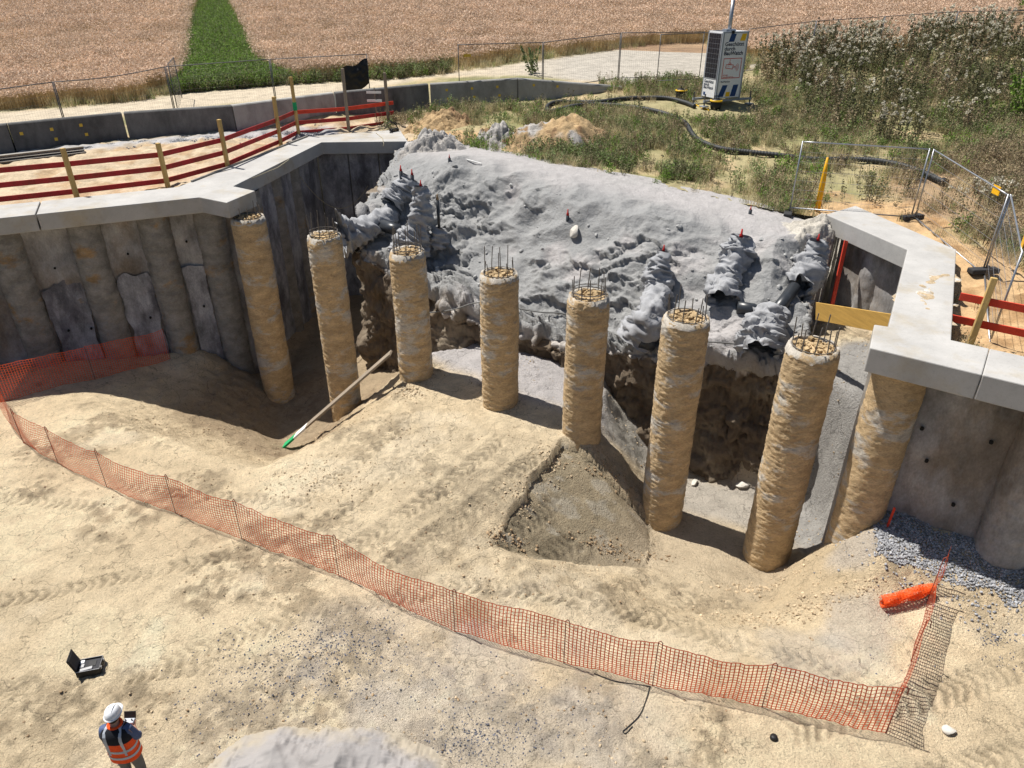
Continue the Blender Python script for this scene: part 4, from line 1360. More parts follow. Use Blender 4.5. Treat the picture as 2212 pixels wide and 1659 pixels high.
def fence_panel(a, b, label, group, h=2.0, near=False, sag=0.0, mat='galv_dark', z_ground=None):
    a, b = Vector(a), Vector(b)
    d = b - a
    L = math.hypot(d.x, d.y)
    t = thing('wire_fence', label, 'fence', a, math.atan2(d.y, d.x), group)
    dz = d.z
    m = M(mat)
    R_ = 0.021
    z0 = 0.12
    for x in (0.03, L - 0.03):
        MB().tube([(x, 0, 0), (x, 0, h + dz * x / L)], R_, 8).build('post', m, t, shade=True)
    MB().tube([(x, 0, h - 0.02 + dz * x / L - sag * math.sin(math.pi * x / L)) for x in np.linspace(0.03, L - .03, 9)], R_ * .9, 8).build('top_rail', m, t, shade=True)
    MB().tube([(0.03, 0, z0), (L - 0.03, 0, z0 + dz)], R_ * .9, 8).build('bottom_rail', m, t, shade=True)
    w = MB()
    rw = 0.0023 if not near else 0.0022
    for x in np.arange(0.13, L - 0.1, 0.105):
        zt = h - 0.03 - sag * math.sin(math.pi * x / L)
        w.tube([(x, 0, z0 + dz * x / L), (x, 0, zt + dz * x / L)], rw * 0.8, 3, caps=False)
    for z in np.arange(z0 + 0.26, h - 0.1, 0.265):
        w.tube([(0.03, 0, z), (L / 2, 0, z + dz / 2 - sag * 0.5), (L - 0.03, 0, z + dz)], rw * (1.7 if near else 1), 3, caps=False)
    tag(w.build('wire_mesh', m, t), kind='stuff')
    return t


def foot(p, rz, label):
    t = thing('ballast_block', label, 'ballast block', p, rz, 'black fence feet')
    MB().box((0, 0, 0.08), (0.7, 0.23, 0.13)).build('block', M('rubber_foot'), t, bevel=0.03)
    MB().tube([(0.1, 0, 0.1), (0.1, 0, 0.2)], 0.03, 8).build('socket', M('galv_dark'), t)
    return t


def G(p, dz=0.0):
    return Vector((p.x, p.y, top_z(p.x, p.y) + dz))


FL = [at(*p) for p in ((-140, 210, 6.85), (114, 176, 6.95), (356, 143, 7.1), (582, 127, 7.25), (793, 116, 7.4))]
names = ['bent wire fence panel at the left picture edge above the barrier', 'wire fence panel with a sagging top rail left of the green strip', 'wire fence panel across the front of the green strip', 'wire fence panel with a black tarp hung on its right end']
for k in range(4):
    a, b = FL[k].copy(), FL[k + 1].copy()
    a.z -= 2.2; b.z -= 2.2
    fence_panel(a, b, names[k], 'wire fence panels along the track', 2.2, sag=0.10 if k == 1 else 0.0)
a, b = FL[2].copy(), at(390, 112, 7.2)
a.z -= 2.2; b.z = a.z
dv_ = Vector((b.x - a.x, b.y - a.y, 0)); dv_ = dv_.normalized() * 3.4
fence_panel(a + Vector((.15, 0, 0)), a + dv_, 'folded wire fence panel swung back towards the wheat', 'wire fence panels along the track', 2.3)
FM = [at(988, 95.7, 7.85), at(1174, 90.6, 7.9), at(1342, 70, 8.2), at(1523, 68, 8.2)]
names = ['wire fence panel with a yellow tag right of the gap in the fence', 'tilted wire fence panel left of the pale track', 'wire fence panel crossing the pale track beside the tower']
for k in range(3):
    a, b = FM[k].copy(), FM[k + 1].copy()
    a.z -= 2.2; b.z -= 2.2
    t = fence_panel(a, b, names[k], 'wire fence panels along the track', 2.2)
    if k == 0:
        MB().box((0.45, -0.01, 1.72), (0.35, 0.01, 0.12)).build('tag', M('yellow_mark'), t)
a = at(1428, 74, 8.2); a.z -= 2.2; a.y += .15
b = at(1555, 70, 8.25); b.z -= 2.2; b.y += .4
fence_panel(a, b, 'second wire fence panel overlapping behind, left of the tower', 'wire fence panels along the track', 2.2)
FR = [at(1618, 62, 8.2), at(1764, 44.5, 8.5), at(1912, 35, 8.65), at(2070, 24, 8.85), at(2225, 22, 8.9)]
names = ['wire fence panel right of the tower with a grey sheet', 'wire fence panel behind the left part of the white-tufted thicket', 'wire fence panel behind the middle of the thicket', 'wire fence panel behind the right part of the thicket']
for k in range(4):
    a, b = FR[k].copy(), FR[k + 1].copy()
    a.z -= 2.2; b.z -= 2.2
    t = fence_panel(a, b, names[k], 'wire fence panels along the track', 2.2)
    if k == 0:
        L_ = (b - a).length
        nmat('grey_sheet', (0.42, 0.43, 0.45), var=0.1, bump=0)
        MB().box((L_ - 0.75, -0.015, 1.25), (1.0, 0.01, 0.62)).build('sign_sheet', M('grey_sheet'), t)
q = G(at(1436, 176, 5.85)); foot(q, 0.6, 'black fence foot at the end of the pale track beside the sloping block')
# near panels by the right beam
n0 = at(1703, 457, 4.5); n1p = at(1968, 478, 4.45); n2p = at(2119, 601, 4.2); n3p = at(2107, 752, 4.0)
fence_panel(n0, n1p, 'bright wire fence panel beside the yellow pole', 'near wire fence panels', 2.0, True, mat='galvanised')
t = fence_panel(n1p + Vector((.06, -.02, 0)), n2p, 'bright wire fence panel running forward above the bent beam', 'near wire fence panels', 2.0, True, mat='galvanised')
MB().box(((n2p - n1p).length - 0.55, 0.0, 1.72), (0.30, 0.012, 0.2)).build('tag', M('yellow_plastic'), t)
t = fence_panel(n2p + Vector((.07, .05, 0)), n3p + Vector((.25, 0, 0)), 'bright wire fence panel seen almost edge-on behind the slanting post', 'near wire fence panels', 2.0, True, mat='galvanised')
MB().box(((n3p - n2p).length - 0.35, 0.0, 1.9), (0.26, 0.012, 0.2)).build('tag', M('yellow_plastic'), t)
foot(G(n0, -.03), 1.2, 'small black fence foot at the edge of the grey sand')
foot(G(n1p, -.02), 0.35, 'black fence foot at the corner of the near fence')
foot(G(n2p, -.02), 0.1, 'black fence foot beside the bent beam and the slanting post')

# black tarp on the left fence end
nmat('black_plastic', (0.012, 0.012, 0.013), var=0.2, rough=0.5, bump=0.2, bscale=20)
p0 = at(752, 172, 6.3); p1 = at(797, 140, 7.2)
U, V = np.meshgrid(np.linspace(0, 1, 26), np.linspace(0, 1, 20), indexing='ij')
ca, cb = FL[3].lerp(FL[4], 0.72), FL[4]
Pt = np.zeros(U.shape + (3,))
Pt[..., 0] = ca.x + (cb.x - ca.x) * U
Pt[..., 1] = ca.y + (cb.y - ca.y) * U - 0.06
topz = 6.75 + 0.42 * U + 0.07 * np.sin(U * 9)
botz = 5.75 + 0.9 * (U - 0.35) ** 2
Pt[..., 2] = botz + (topz - botz) * V
Pt[..., 1] -= 0.12 * np.abs(fbm3(Pt, 0.35, 3, 5)) + 0.1 * np.sin(V * 3.1) * U
front = Pt.reshape(-1, 3); backv = front + np.array((0, 0.012, 0))
fg = grid_faces(26, 20)
me = mesh_np('tarp', np.concatenate([front, backv]), np.concatenate([fg, fg[:, ::-1] + len(front)]))
tag(place('tarp', me, M('black_plastic')), 'crumpled black tarp hanging on the fence by the green strip', 'tarp')

# ------------------------------------------------------------------ orange safety net on pins
nmat('orange_net', (0.80, 0.13, 0.045), var=0.08, scale=3, rough=0.6, bump=0, transl=0.35)
nmat('orange_roll', (0.85, 0.13, 0.02), var=0.08, scale=3, rough=0.6, bump=0, transl=0.3)
nmat('net_pin', (0.22, 0.05, 0.03), var=0.2, scale=3, rough=0.7, bump=0)


def net_span(a, b, ha, hb, parent, seed, sag=0.08, cell=0.068, rows=15, w=0.0175, billow=0.05, mat='orange_net', lean=0.0, low=0.02, belly=0.06):
    """square-meshed plastic net between two pins a, b standing on the ground"""
    rng_ = random.Random(seed)
    a, b = Vector(a), Vector(b)
    d = Vector((b.x - a.x, b.y - a.y, 0)); L = d.length; d.normalize()
    nrm = Vector((d.y, -d.x, 0))
    ns = max(4, int(L / cell))
    P = [[None] * (rows + 1) for _ in range(ns + 1)]
    ph = rng_.uniform(0, 6)
    for i in range(ns + 1):
        t = i / ns
        base = a.lerp(b, t)
        zg = top_ground(base.x, base.y)
        zl = lerp(a.z, b.z, t)
        zb = max(min(zg, zl + 0.1), zl - 0.25) + low
        hh = lerp(ha, hb, t) - sag * 4 * t * (1 - t)
        for j in range(rows + 1):
            v = j / rows
            off = belly * math.sin(math.pi * v) * math.sin(math.pi * t) + billow * math.sin(t * 5 + ph + v * 2) * 4 * t * (1 - t) * 0.5 + lean * v
            q = base + nrm * off
            P[i][j] = Vector((q.x, q.y, zb + hh * v + 0.006 * math.sin(i * 1.7 + j)))
    m = MB()
    for j in range(rows + 1):
        hw = w * (0.8 if j not in (0, rows) else 1.2)
        for i in range(ns):
            p, q = P[i][j], P[i + 1][j]
            u = Vector((0, 0, hw / 2))
            m.add([p - u, q - u, q + u, p + u], [(0, 1, 2, 3)])
    for i in range(ns + 1):
        u = d * (w / 2)
        for j in range(rows):
            p, q = P[i][j], P[i][j + 1]
            m.add([p - u, p + u, q + u, q - u], [(0, 1, 2, 3)])
    return tag(m.build('net', M(mat), parent), kind='stuff')


def top_ground(x, y):
    return gz(x, y)


def pin(p, h, parent, tx=0.0, ty=0.0, hook=True):
    zg = p.z
    pts = [(p.x, p.y, zg - 0.2), (p.x + tx * .5, p.y + ty * .5, zg + h * .5), (p.x + tx, p.y + ty, zg + h + 0.04)]
    if hook:
        pts += [(p.x + tx + 0.03, p.y + ty - .02, zg + h + 0.09), (p.x + tx + 0.06, p.y + ty - .03, zg + h + .05), (p.x + tx + 0.065, p.y + ty - .03, zg + h - 0.08)]
    MB().tube(pts, 0.0085, 6).build('pin', M('net_pin'), parent)


NB = [(53, 962), (126, 1003), (232, 1055), (380, 1110), (523, 1166), (732, 1243.5), (982.4, 1361), (1218, 1428.6), (1409.6, 1479), (1646, 1527), (1913, 1584)]
NP = []
for px, py in NB:
    q = at(px, py, 0.02)
    q.z = gz(q.x, q.y)
    NP.append(q)
tn = thing('safety_net', 'long orange safety net fence across the foreground', 'net fence')
hts = [0.95, 1.0, 1.0, 1.0, 1.0, 1.0, 1.0, 1.0, 1.02, 1.0, 1.05]
for k in range(len(NP) - 1):
    net_span(NP[k], NP[k + 1], hts[k], hts[k + 1], tn, k, sag=0.05 + 0.05 * (k % 3), belly=0.08)
for k, p in enumerate(NP):
    pin(p, hts[k], tn)
far = at(2003, 1298, 0.3); far.z = gz(far.x, far.y)
midr = NP[-1].lerp(far, .52); midr.z = gz(midr.x, midr.y); midr.x += 0.05
net_span(NP[-1], midr, 1.05, 0.95, tn, 41, sag=0.12)
net_span(midr, far, 0.95, 1.0, tn, 42, sag=0.1)
pin(midr, 0.95, tn); pin(far, 1.0, tn)
# left end: turns back to the wall
c0 = at(6, 868, 0.06); c0.z = gz(c0.x, c0.y)
net_span(c0, NP[0], 0.95, 0.95, tn, 44, sag=0.05, belly=0.15)
tw = thing('safety_net', 'shaded orange safety net along the foot of the left wall', 'net fence')
W = [at(-110, 905, 0.05), at(4, 872, 0.06), at(205, 818, -0.1), at(366, 768, -0.3)]
for q in W:
    q.z = gz(q.x, q.y)
for k in range(3):
    net_span(W[k], W[k + 1], 1.1, 1.05, tw, 50 + k, sag=0.06, belly=0.05, w=0.0135)
for q in W:
    pin(q, 1.05, tw, hook=False)
# the unused rest of the roll
tr = thing('net_roll', 'roll of bright orange safety net lying at the end of the fence', 'net roll')
ra, rb_ = at(1906, 1304, 0.3), at(2008, 1286, 0.35)
ra.z, rb_.z = gz(ra.x, ra.y) + 0.13, gz(rb_.x, rb_.y) + 0.16
dr_ = (rb_ - ra)
m = MB(); core = MB()
sx = Vector((-dr_.y, dr_.x, 0)).normalized()
nL, nA = 15, 52
Q = [[None] * nA for _ in range(nL + 1)]
for i in range(nL + 1):
    c = ra + dr_ * (i / nL)
    for a in range(nA):
        th = a / 20 * 2 * math.pi
        r = 0.118 - 0.0014 * a + 0.010 * math.sin(a * .9 + i) + .012 * math.sin(i * .8)
        Q[i][a] = c + sx * (math.cos(th) * r) + Vector((0, 0, math.sin(th) * r))
for i in range(nL + 1):
    for a in range(nA - 1):
        u = dr_.normalized() * 0.006
        m.add([Q[i][a] - u, Q[i][a] + u, Q[i][a + 1] + u, Q[i][a + 1] - u], [(0, 1, 2, 3)])
for i in range(nL):
    for a in range(0, nA, 1):
        tdir = (Q[i][(a + 1) % nA] - Q[i][a]).normalized() * 0.006
        m.add([Q[i][a] - tdir, Q[i + 1][a] - tdir, Q[i + 1][a] + tdir, Q[i][a] + tdir], [(0, 1, 2, 3)])
tag(m.build('rolled_net', M('orange_roll'), tr), kind='stuff')
# loose sheet from the roll up to the last pin
net_span(rb_ - Vector((0, 0, 0.1)), far + Vector((0.25, 0.25, 0.0)), 0.25, 1.0, tr, 61, sag=0.0, rows=11, mat='orange_roll')
# bent wire on the ground
pts = [hit(x, y) + Vector((0, 0, 0.015)) for x, y in ((1283, 1456), (1330, 1473), (1398, 1483), (1402, 1490), (1385, 1540), (1360, 1568), (1346, 1580), (1352, 1585), (1366, 1570))]
nmat('black_wire', (0.03, 0.03, 0.03), var=0, bump=0, rough=0.6)
tag(MB().tube(polyline(pts, 0.06), 0.008, 5).build('loose_wire', M('black_wire')), 'bent black wire lying on the ground in front of the net', 'wire')

# ------------------------------------------------------------------ guarding tower with mast
nmat('tower_white', (0.78, 0.78, 0.79), var=0.04, rough=0.4, bump=0.0)
nmat('tower_grey', (0.33, 0.36, 0.41), var=0.05, rough=0.45, bump=0.0, metal=0.3)
nmat('solar_dark', (0.018, 0.018, 0.028), var=0.15, scale=8, rough=0.25, bump=0.0)
nmat('solar_line', (0.45, 0.46, 0.5), var=0.0, rough=0.4, bump=0.0)
nmat('tower_blue', (0.012, 0.05, 0.17), var=0.0, rough=0.4, bump=0.0)
nmat('tower_yellow', (0.83, 0.50, 0.02), var=0.0, rough=0.4, bump=0.0)
nmat('tower_ink', (0.02, 0.03, 0.06), var=0.0, rough=0.4, bump=0.0)
nmat('tower_red', (0.55, 0.055, 0.03), var=0.0, rough=0.4, bump=0.0)
nmat('black_steel', (0.015, 0.015, 0.016), var=0.2, rough=0.5, bump=0.1)
A = at(1545, 215, 5.8)
TW, TD, TH = 1.27, 1.0, 2.72
tower = thing('surveillance_tower', 'white and grey site surveillance tower with solar panel and mast', 'tower', A, math.radians(22))


def text(body, size, x, z, parent, mat, y=-0.012, bold=0.0, side=False, name='lettering', width=None):
    cu = bpy.data.curves.new('t', 'FONT')
    cu.body = body
    cu.size = size
    cu.offset = bold
    cu.resolution_u = 3
    cu.extrude = 0.002
    o = bpy.data.objects.new('t', cu)
    COL.objects.link(o)
    dg = bpy.context.evaluated_depsgraph_get()
    me = bpy.data.meshes.new_from_object(o.evaluated_get(dg))
    bpy.data.objects.remove(o)
    me.materials.clear()
    r = place(name, me, mat, parent)
    if width:
        f_ = width / max(1e-3, max(v.co.x for v in me.vertices))
        r.scale = (f_, 1.08, 1)
    if side:      # on the left face (x = 0), reading from the back to the front
        r.rotation_euler = (math.pi / 2, 0, -math.pi / 2)
        r.location = (y, x, z)
    else:
        r.rotation_euler = (math.pi / 2, 0, 0)
        r.location = (x, y, z)
    return r


body = MB().box((TW / 2, TD / 2, TH / 2 - 0.02), (TW - 0.03, TD - 0.03, TH - 0.08)).build('body', M('tower_grey'), tower, bevel=0.01)
for x in (0.0, TW):
    for y in (0.0, TD):
        MB().box((x, y, TH / 2), (0.075, 0.075, TH)).build('corner_post', M('tower_grey'), tower, bevel=0.008)
for y in (0.0, TD):
    MB().box((TW / 2, y, TH - .035), (TW - .08, 0.06, 0.07)).build('top_frame', M('tower_grey'), tower)
for x in (0.0, TW):
    MB().box((x, TD / 2, TH - .035), (0.06, TD - .08, 0.07)).build('top_frame', M('tower_white'), tower)
# open top tray
MB().box((TW * .72, TD / 2, TH - 0.055), (TW * .45, TD - .1, 0.01)).build('top_tray', M('tower_white'), tower)
MB().box((TW * .24, TD / 2, TH - 0.055), (TW * .42, TD - .1, 0.01)).build('top_hatch', M('solar_dark'), tower)
fp = MB().box((TW / 2, -0.022, TH / 2), (TW - 0.09, 0.02, TH - 0.12)).build('front_sign', M('tower_white'), tower)


def quad_f(name, pts, mat, y=-0.036):
    """flat print on the front, u across 0..1, v from the top 0..1"""
    m = MB()
    P = [(0.045 + u * (TW - .09), y, TH - 0.06 - v * (TH - .12)) for u, v in pts]
    n = len(P)
    m.add(P + [(p[0], y + 0.002, p[2]) for p in P], [tuple(range(n - 1, -1, -1)), tuple(range(n, 2 * n))] + [(i, (i + 1) % n, (i + 1) % n + n, i + n) for i in range(n)])
    return m.build(name, mat, fp)


def line_f(pts, w, mat, name='pictogram_line'):
    m = MB()
    for (a, b) in zip(pts, pts[1:]):
        p = Vector((0.045 + a[0] * (TW - .09), -0.036, TH - 0.06 - a[1] * (TH - .12)))
        q = Vector((0.045 + b[0] * (TW - .09), -0.036, TH - 0.06 - b[1] * (TH - .12)))
        e = (q - p).normalized() * w * .4
        m.bar(p - e, q + e, 0.003, w, (0, 0, 1) if abs((q - p).normalized().z) < .95 else (1, 0, 0))
    return m.build(name, mat, fp)


quad_f('blue_stripe', [(.29, .01), (.52, .01), (.44, .13), (.20, .13)], M('tower_blue'))
quad_f('yellow_stripe', [(.78, .01), (.985, .01), (.93, .12), (.70, .12)], M('tower_yellow'))
quad_f('blue_stripe', [(.19, .80), (.42, .80), (.27, .985), (.03, .985)], M('tower_blue'))
quad_f('blue_stripe', [(.68, .80), (.91, .80), (.82, .985), (.58, .985)], M('tower_blue'))
quad_f('yellow_stripe', [(.38, .91), (.56, .91), (.56, .985), (.37, .985)], M('tower_yellow'))
text('Geschützt', 0.195, 0.12, TH * (1 - .205), fp, M('tower_ink'), -0.036, 0.004, width=1.0)
text('durch', 0.195, 0.12, TH * (1 - .272), fp, M('tower_ink'), -0.036, 0.004, width=.56)
text('BauWatch', 0.195, 0.12, TH * (1 - .338), fp, M('tower_ink'), -0.036, 0.006, width=1.0)
red = M('tower_red')
line_f([(.10, .385), (.90, .385), (.90, .69), (.10, .69), (.10, .385)], 0.028, red, 'red_square')
line_f([(.38, .40), (.38, .44), (.33, .47), (.45, .47), (.38, .44)], 0.02, red)
line_f([(.24, .475), (.55, .485), (.53, .55), (.22, .53), (.24, .475)], 0.024, red)
line_f([(.55, .505), (.62, .51), (.61, .53), (.54, .53)], 0.02, red)
line_f([(.30, .50), (.38, .503)], 0.014, red)
for r in (0.07, 0.13, 0.19):
    line_f([(.60 + r * math.cos(a) * 1.0, .525 + r * math.sin(a) * .45) for a in np.linspace(-0.75, 0.75, 7)], 0.02, red)
text('Achtung!', 0.075, 0.2, TH * (1 - .643), fp, red, -0.036)
text('Videoüberwachung', 0.075, 0.2, TH * (1 - .672), fp, red, -0.036)
text('> BauWatch.de', 0.085, 0.09, TH * (1 - .745), fp, M('tower_ink'), -0.036, 0.002)
# left side: solar panel above, white sign below
so = MB().box((-0.045, TD / 2, TH * .64), (0.03, TD - .1, TH * .68)).build('solar_panel', M('solar_line'), tower, bevel=0.004)
m = MB()
for i in range(5):
    for j in range(9):
        y0, y1 = 0.07 + (TD - .14) * i / 5, 0.07 + (TD - .14) * (i + 1) / 5
        z0, z1 = TH * .31 + TH * .66 * j / 9, TH * .31 + TH * .66 * (j + 1) / 9
        m.box((-0.061, (y0 + y1) / 2, (z0 + z1) / 2), (0.006, (y1 - y0) - .012, (z1 - z0) - .012))
tag(m.build('solar_cells', M('solar_dark'), so), kind='stuff')
sg = MB().box((-0.045, TD / 2, TH * .155), (0.02, TD - .1, TH * .27)).build('side_sign', M('tower_white'), tower)
for k, w_ in enumerate(('Geschützt', 'durch', 'BauWatch')):
    text(w_, 0.17, TD - 0.1, TH * .235 - k * .125, sg, M('tower_ink'), -0.058, 0.003, True)
MB().box((-0.057, TD - 0.2, TH * .065), (0.004, 0.13, 0.13)).build('blue_square', M('tower_blue'), sg)
MB().box((TW * .35, -0.03, TH - .02), (0.12, 0.1, 0.12)).build('camera_box', M('black_steel'), tower)
ms = MB().tube([(TW * .5, TD * .5, TH - .4), (TW * .5, TD * .5, TH + 1.2)], 0.075, 12).build('mast', M('galvanised'), tower, shade=True)
MB().tube([(TW * .5, TD * .5, TH + 1.2), (TW * .5, TD * .5, TH + 3.4)], 0.055, 12).build('mast_section', M('galvanised'), ms, shade=True)
MB().tube([(TW * .5 + .1, TD * .5, TH - .3), (TW * .5 + .07, TD * .5, TH + 3.2)], 0.015, 6).build('mast_cable', M('black_steel'), ms)
MB().box((TW * .5, TD * .5, TH), (0.5, 0.3, 0.14)).build('mast_collar', M('tower_grey'), tower)
gzT = top_z(A.x + .5, A.y + .3) - A.z
# skids and feet
for y in (0.08, TD - .08):
    MB().bar((-0.55, y, -0.06), (TW + 0.75, y, -0.06), 0.09, 0.09).build('outrigger', M('tower_grey'), tower)
for (x, y) in ((-0.5, 0.08), (TW + 0.7, 0.08), (-0.5, TD - .08), (TW + .7, TD - .08)):
    MB().tube([(x, y, gzT - .1), (x, y, 0.25)], 0.03, 8).build('jack', M('galv_dark'), tower)
    MB().box((x, y, gzT + 0.03), (0.3, 0.3, 0.05)).build('jack_plate', M('tower_grey'), tower)
# wheeled pump by the tower and another left of it
for k, (px, py, lab) in enumerate(((1545, 236, 'black pump with a yellow rim at the front corner of the tower'), (1470, 213, 'small black pump with a yellow rim left of the tower'))):
    p = hit(px, py)
    t = thing('pump', lab, 'pump', p, 0.4 + k)
    MB().tube([(0, 0, 0), (0, 0, 0.12), (0, 0, 0.38), (0, 0, 0.44)], [0.2, 0.24, 0.24, 0.14], 16).build('housing', M('black_steel'), t, shade=True)
    MB().tube([(0.245 * math.cos(a), 0.245 * math.sin(a), 0.36) for a in np.linspace(0, 2 * math.pi, 25)], 0.035, 6, caps=False).build('rim', M('tower_yellow'), t, shade=True)
    MB().tube([(-0.12, 0, .44), (-.12, 0, .56), (.12, 0, .56), (.12, 0, .44)], 0.02, 6).build('handle', M('black_steel'), t)
# yellow cable
pts = [hit(x, y) + Vector((0, 0, .02)) for x, y in ((1502, 226), (1512, 232), (1525, 238), (1530, 233), (1518, 230), (1532, 240))]
tag(MB().tube(polyline(pts, 0.08), 0.02, 5).build('cable', M('tower_yellow')), 'short coil of yellow cable in the grass before the tower', 'cable')

# ------------------------------------------------------------------ drain hose
nmat('hose_black', (0.025, 0.027, 0.028), var=0.15, rough=0.6, bump=0.0, spec=0.4)
hp = [(1500, 231), (1478, 222), (1440, 213), (1395, 212), (1345, 214), (1290, 221), (1230, 221), (1200, 222), (1184, 229), (1182, 238), (1192, 241), (1215, 236), (1240, 230), (1290, 226), (1365, 232), (1420, 242), (1460, 256), (1482, 270), (1494, 290), (1512, 306), (1553, 322), (1603, 329), (1670, 336), (1754, 346), (1838, 346), (1905, 351), (1973, 368), (2040, 398)]
pts = [hit(x, y + 4) + Vector((0, 0, 0.10)) for x, y in hp]
pl = polyline(pts, 0.035)
pl_hose = pl[::12]
th = thing('drain_hose', 'thick black corrugated hose looping through the grass', 'hose', pts[0])
rads = [0.095 + 0.010 * math.sin(i * 2 * math.pi / 3.0) for i in range(len(pl))]
MB().tube([p - pts[0] for p in pl], rads, 10).build('hose', M('hose_black'), th, shade=True)
MB().tube([p - pts[0] for p in pl[-4:]] , 0.14, 10).build('end_coupling', M('black_steel'), th)

# ------------------------------------------------------------------ heaps
nmat('heap_earth', (0.4, 0.3, 0.2), attr=True, var=0.25, scale=3, bump=0.9, bscale=10, fine=0.2, dist=0.06)


def heap(name, px, py, rx, ry, h, label, c1, c2, c3=None, seed=0, rot=0.0, lump=0.25, zoff=0.0, base=None, cat='heap'):
    """uneven heap of earth standing on the upper ground"""
    c = base if base is not None else hit(px, py)
    n = 100
    U, V = np.meshgrid(np.linspace(-1.35, 1.35, n), np.linspace(-1.35, 1.35, n), indexing='ij')
    cr, sr = math.cos(rot), math.sin(rot)
    Xh, Yh = c.x + U * rx * cr - V * ry * sr, c.y + U * rx * sr + V * ry * cr
    r = np.hypot(U, V) + 0.22 * fbm2(Xh, Yh, rx * .8, 3, seed)
    prof = smooth(0, 1, np.clip(1 - r, 0, 1) * 1.15)
    z0 = np.array([top_z(float(a_), float(b_)) for a_, b_ in zip(Xh.ravel(), Yh.ravel())]).reshape(Xh.shape) - 0.05
    Zh = z0 + zoff + h * prof * (1 + 0.3 * fbm2(Xh, Yh, rx * .5, 3, seed + 1)) + lump * smooth(0, .3, prof) * np.clip(fbm2(Xh, Yh, 0.45, 4, seed + 2, True), -.4, 1) - 0.12 * (r > 1.0)
    Ph = np.stack([Xh, Yh, 0 * Xh], -1)
    cv, ce = cells(Ph + .1 * fbm2(Xh, Yh, .3, 2, seed)[..., None], 0.4, seed)
    Zh += smooth(0, .25, prof) * lump * 1.6 * ((cv - .4) - 0.5 * smooth(.12, 0, ce))
    Ch = np.broadcast_to(np.array(c1, float), Xh.shape + (3,)).copy()
    Ch = mixc(Ch, c2, smooth(-0.1, 0.4, fbm2(Xh, Yh, 0.9, 4, seed + 3) + (0.4 * U)))
    if c3 is not None:
        Ch = mixc(Ch, c3, smooth(0.1, 0.5, fbm2(Xh, Yh, 0.5, 4, seed + 5)))
    kp = (r[:-1, :-1] < 1.12)
    me = mesh_np(name, np.stack([Xh, Yh, Zh], -1).reshape(-1, 3), grid_faces(n, n, kp), True, Ch)
    bm = bmesh.new(); bm.from_mesh(me)
    bmesh.ops.delete(bm, geom=[v for v in bm.verts if not v.link_faces], context='VERTS')
    bm.to_mesh(me); bm.free()
    return tag(place(name, me, M('heap_earth')), label, cat)


OC, BR, GR, LG = (0.40, 0.28, 0.15), (0.24, 0.15, 0.08), (0.36, 0.34, 0.32), (0.44, 0.42, 0.40)
heap('earth_heap', 1200, 305, 2.5, 2.0, 0.8, 'brown and grey earth heap with the hose loop behind it', OC, GR, BR, 11, lump=.07)
heap('earth_heap', 1080, 305, 1.2, 1.0, 0.55, 'small grey crumbly heap left of the large earth heap', GR, LG, BR, 21, lump=.10)
heap('earth_heap', 955, 275, 2.2, 1.0, 0.55, 'low bank of brown broken earth behind the end of the left beam', OC, BR, None, 31, lump=.12)
heap('sand_heap', 930, 322, 1.7, 0.9, 0.6, 'grey crusted sand lumps beside the end of the left beam', GR, LG, None, 41, lump=.15)
heap('sand_heap', 1745, 490, 1.3, 1.3, 0.3, 'pale gravelly sand heap below the end of the bent beam', (0.46, 0.43, 0.38), (0.42, 0.39, 0.34), None, 51, base=hit(1755, 500) + Vector((0.3, 0.2, -.2)), lump=.06)

# small grey sand heap in the foreground
sc = at(700, 1652, 0.0)
n = 260
U, V = np.meshgrid(np.linspace(-2.6, 2.6, n), np.linspace(-2.4, 1.6, n), indexing='ij')
Xh, Yh = sc.x + U, sc.y + V - 0.45
r = np.hypot(U / 2.15, (V + 0.2) / 1.35) + 0.10 * fbm2(Xh, Yh, 1.0, 3, 5)
Zh = 0.62 * np.clip(1.03 - r, 0, 1) ** 1.25
inside = smooth(1.0, 0.6, r)
for (cx_, cy_, rx_, ry_, dp) in ((-0.75, -0.15, 0.55, 0.42, 0.20), (0.55, 0.05, 0.5, 0.36, 0.24), (-0.2, -1.0, 0.6, 0.4, 0.15)):
    Zh -= dp * inside * np.exp(-((U - cx_) / rx_) ** 2 - ((V - cy_) / ry_) ** 2)
Zh += inside * (0.07 * fbm2(Xh, Yh, 0.8, 3, 7, True) + 0.012 * fbm2(Xh, Yh, 0.2, 3, 8))
for (cx_, cy_) in ((0.55, 0.0), (0.62, -0.12), (-0.7, -.3), (-0.85, -.2), (1.0, .35), (-.1, .3), (.2, -.3)):
    Zh -= 0.045 * np.exp(-(((U - cx_) / .09) ** 2 + ((V - cy_) / .05) ** 2))
gi = np.clip(((Xh - gx[0]) / STEP).astype(int), 0, len(gx) - 1); gj = np.clip(((Yh - gy[0]) / STEP).astype(int), 0, len(gy) - 1)
Zg = GZ[gi, gj]
Zh = np.where(r < 1.12, Zg + 0.004 + Zh - 0.03 * smooth(0.85, 1.12, r), Zg - .1)
Ch = np.broadcast_to(np.array((0.305, 0.288, 0.28)), Xh.shape + (3,)).copy()
Ch = mixc(Ch, (0.27, 0.256, 0.25), smooth(0, .5, fbm2(Xh, Yh, .8, 4, 9)))
Ch = mixc(Ch, (0.36, 0.315, 0.245), smooth(0.7, 1.02, r + 0.14 * fbm2(Xh, Yh, .3, 4, 19)))
kp = r[:-1, :-1] < 1.1
me = mesh_np('sand_pile', np.stack([Xh, Yh, Zh], -1).reshape(-1, 3), grid_faces(n, n, kp), True, Ch)
bm = bmesh.new(); bm.from_mesh(me)
bmesh.ops.delete(bm, geom=[v for v in bm.verts if not v.link_faces], context='VERTS')
bm.to_mesh(me); bm.free()
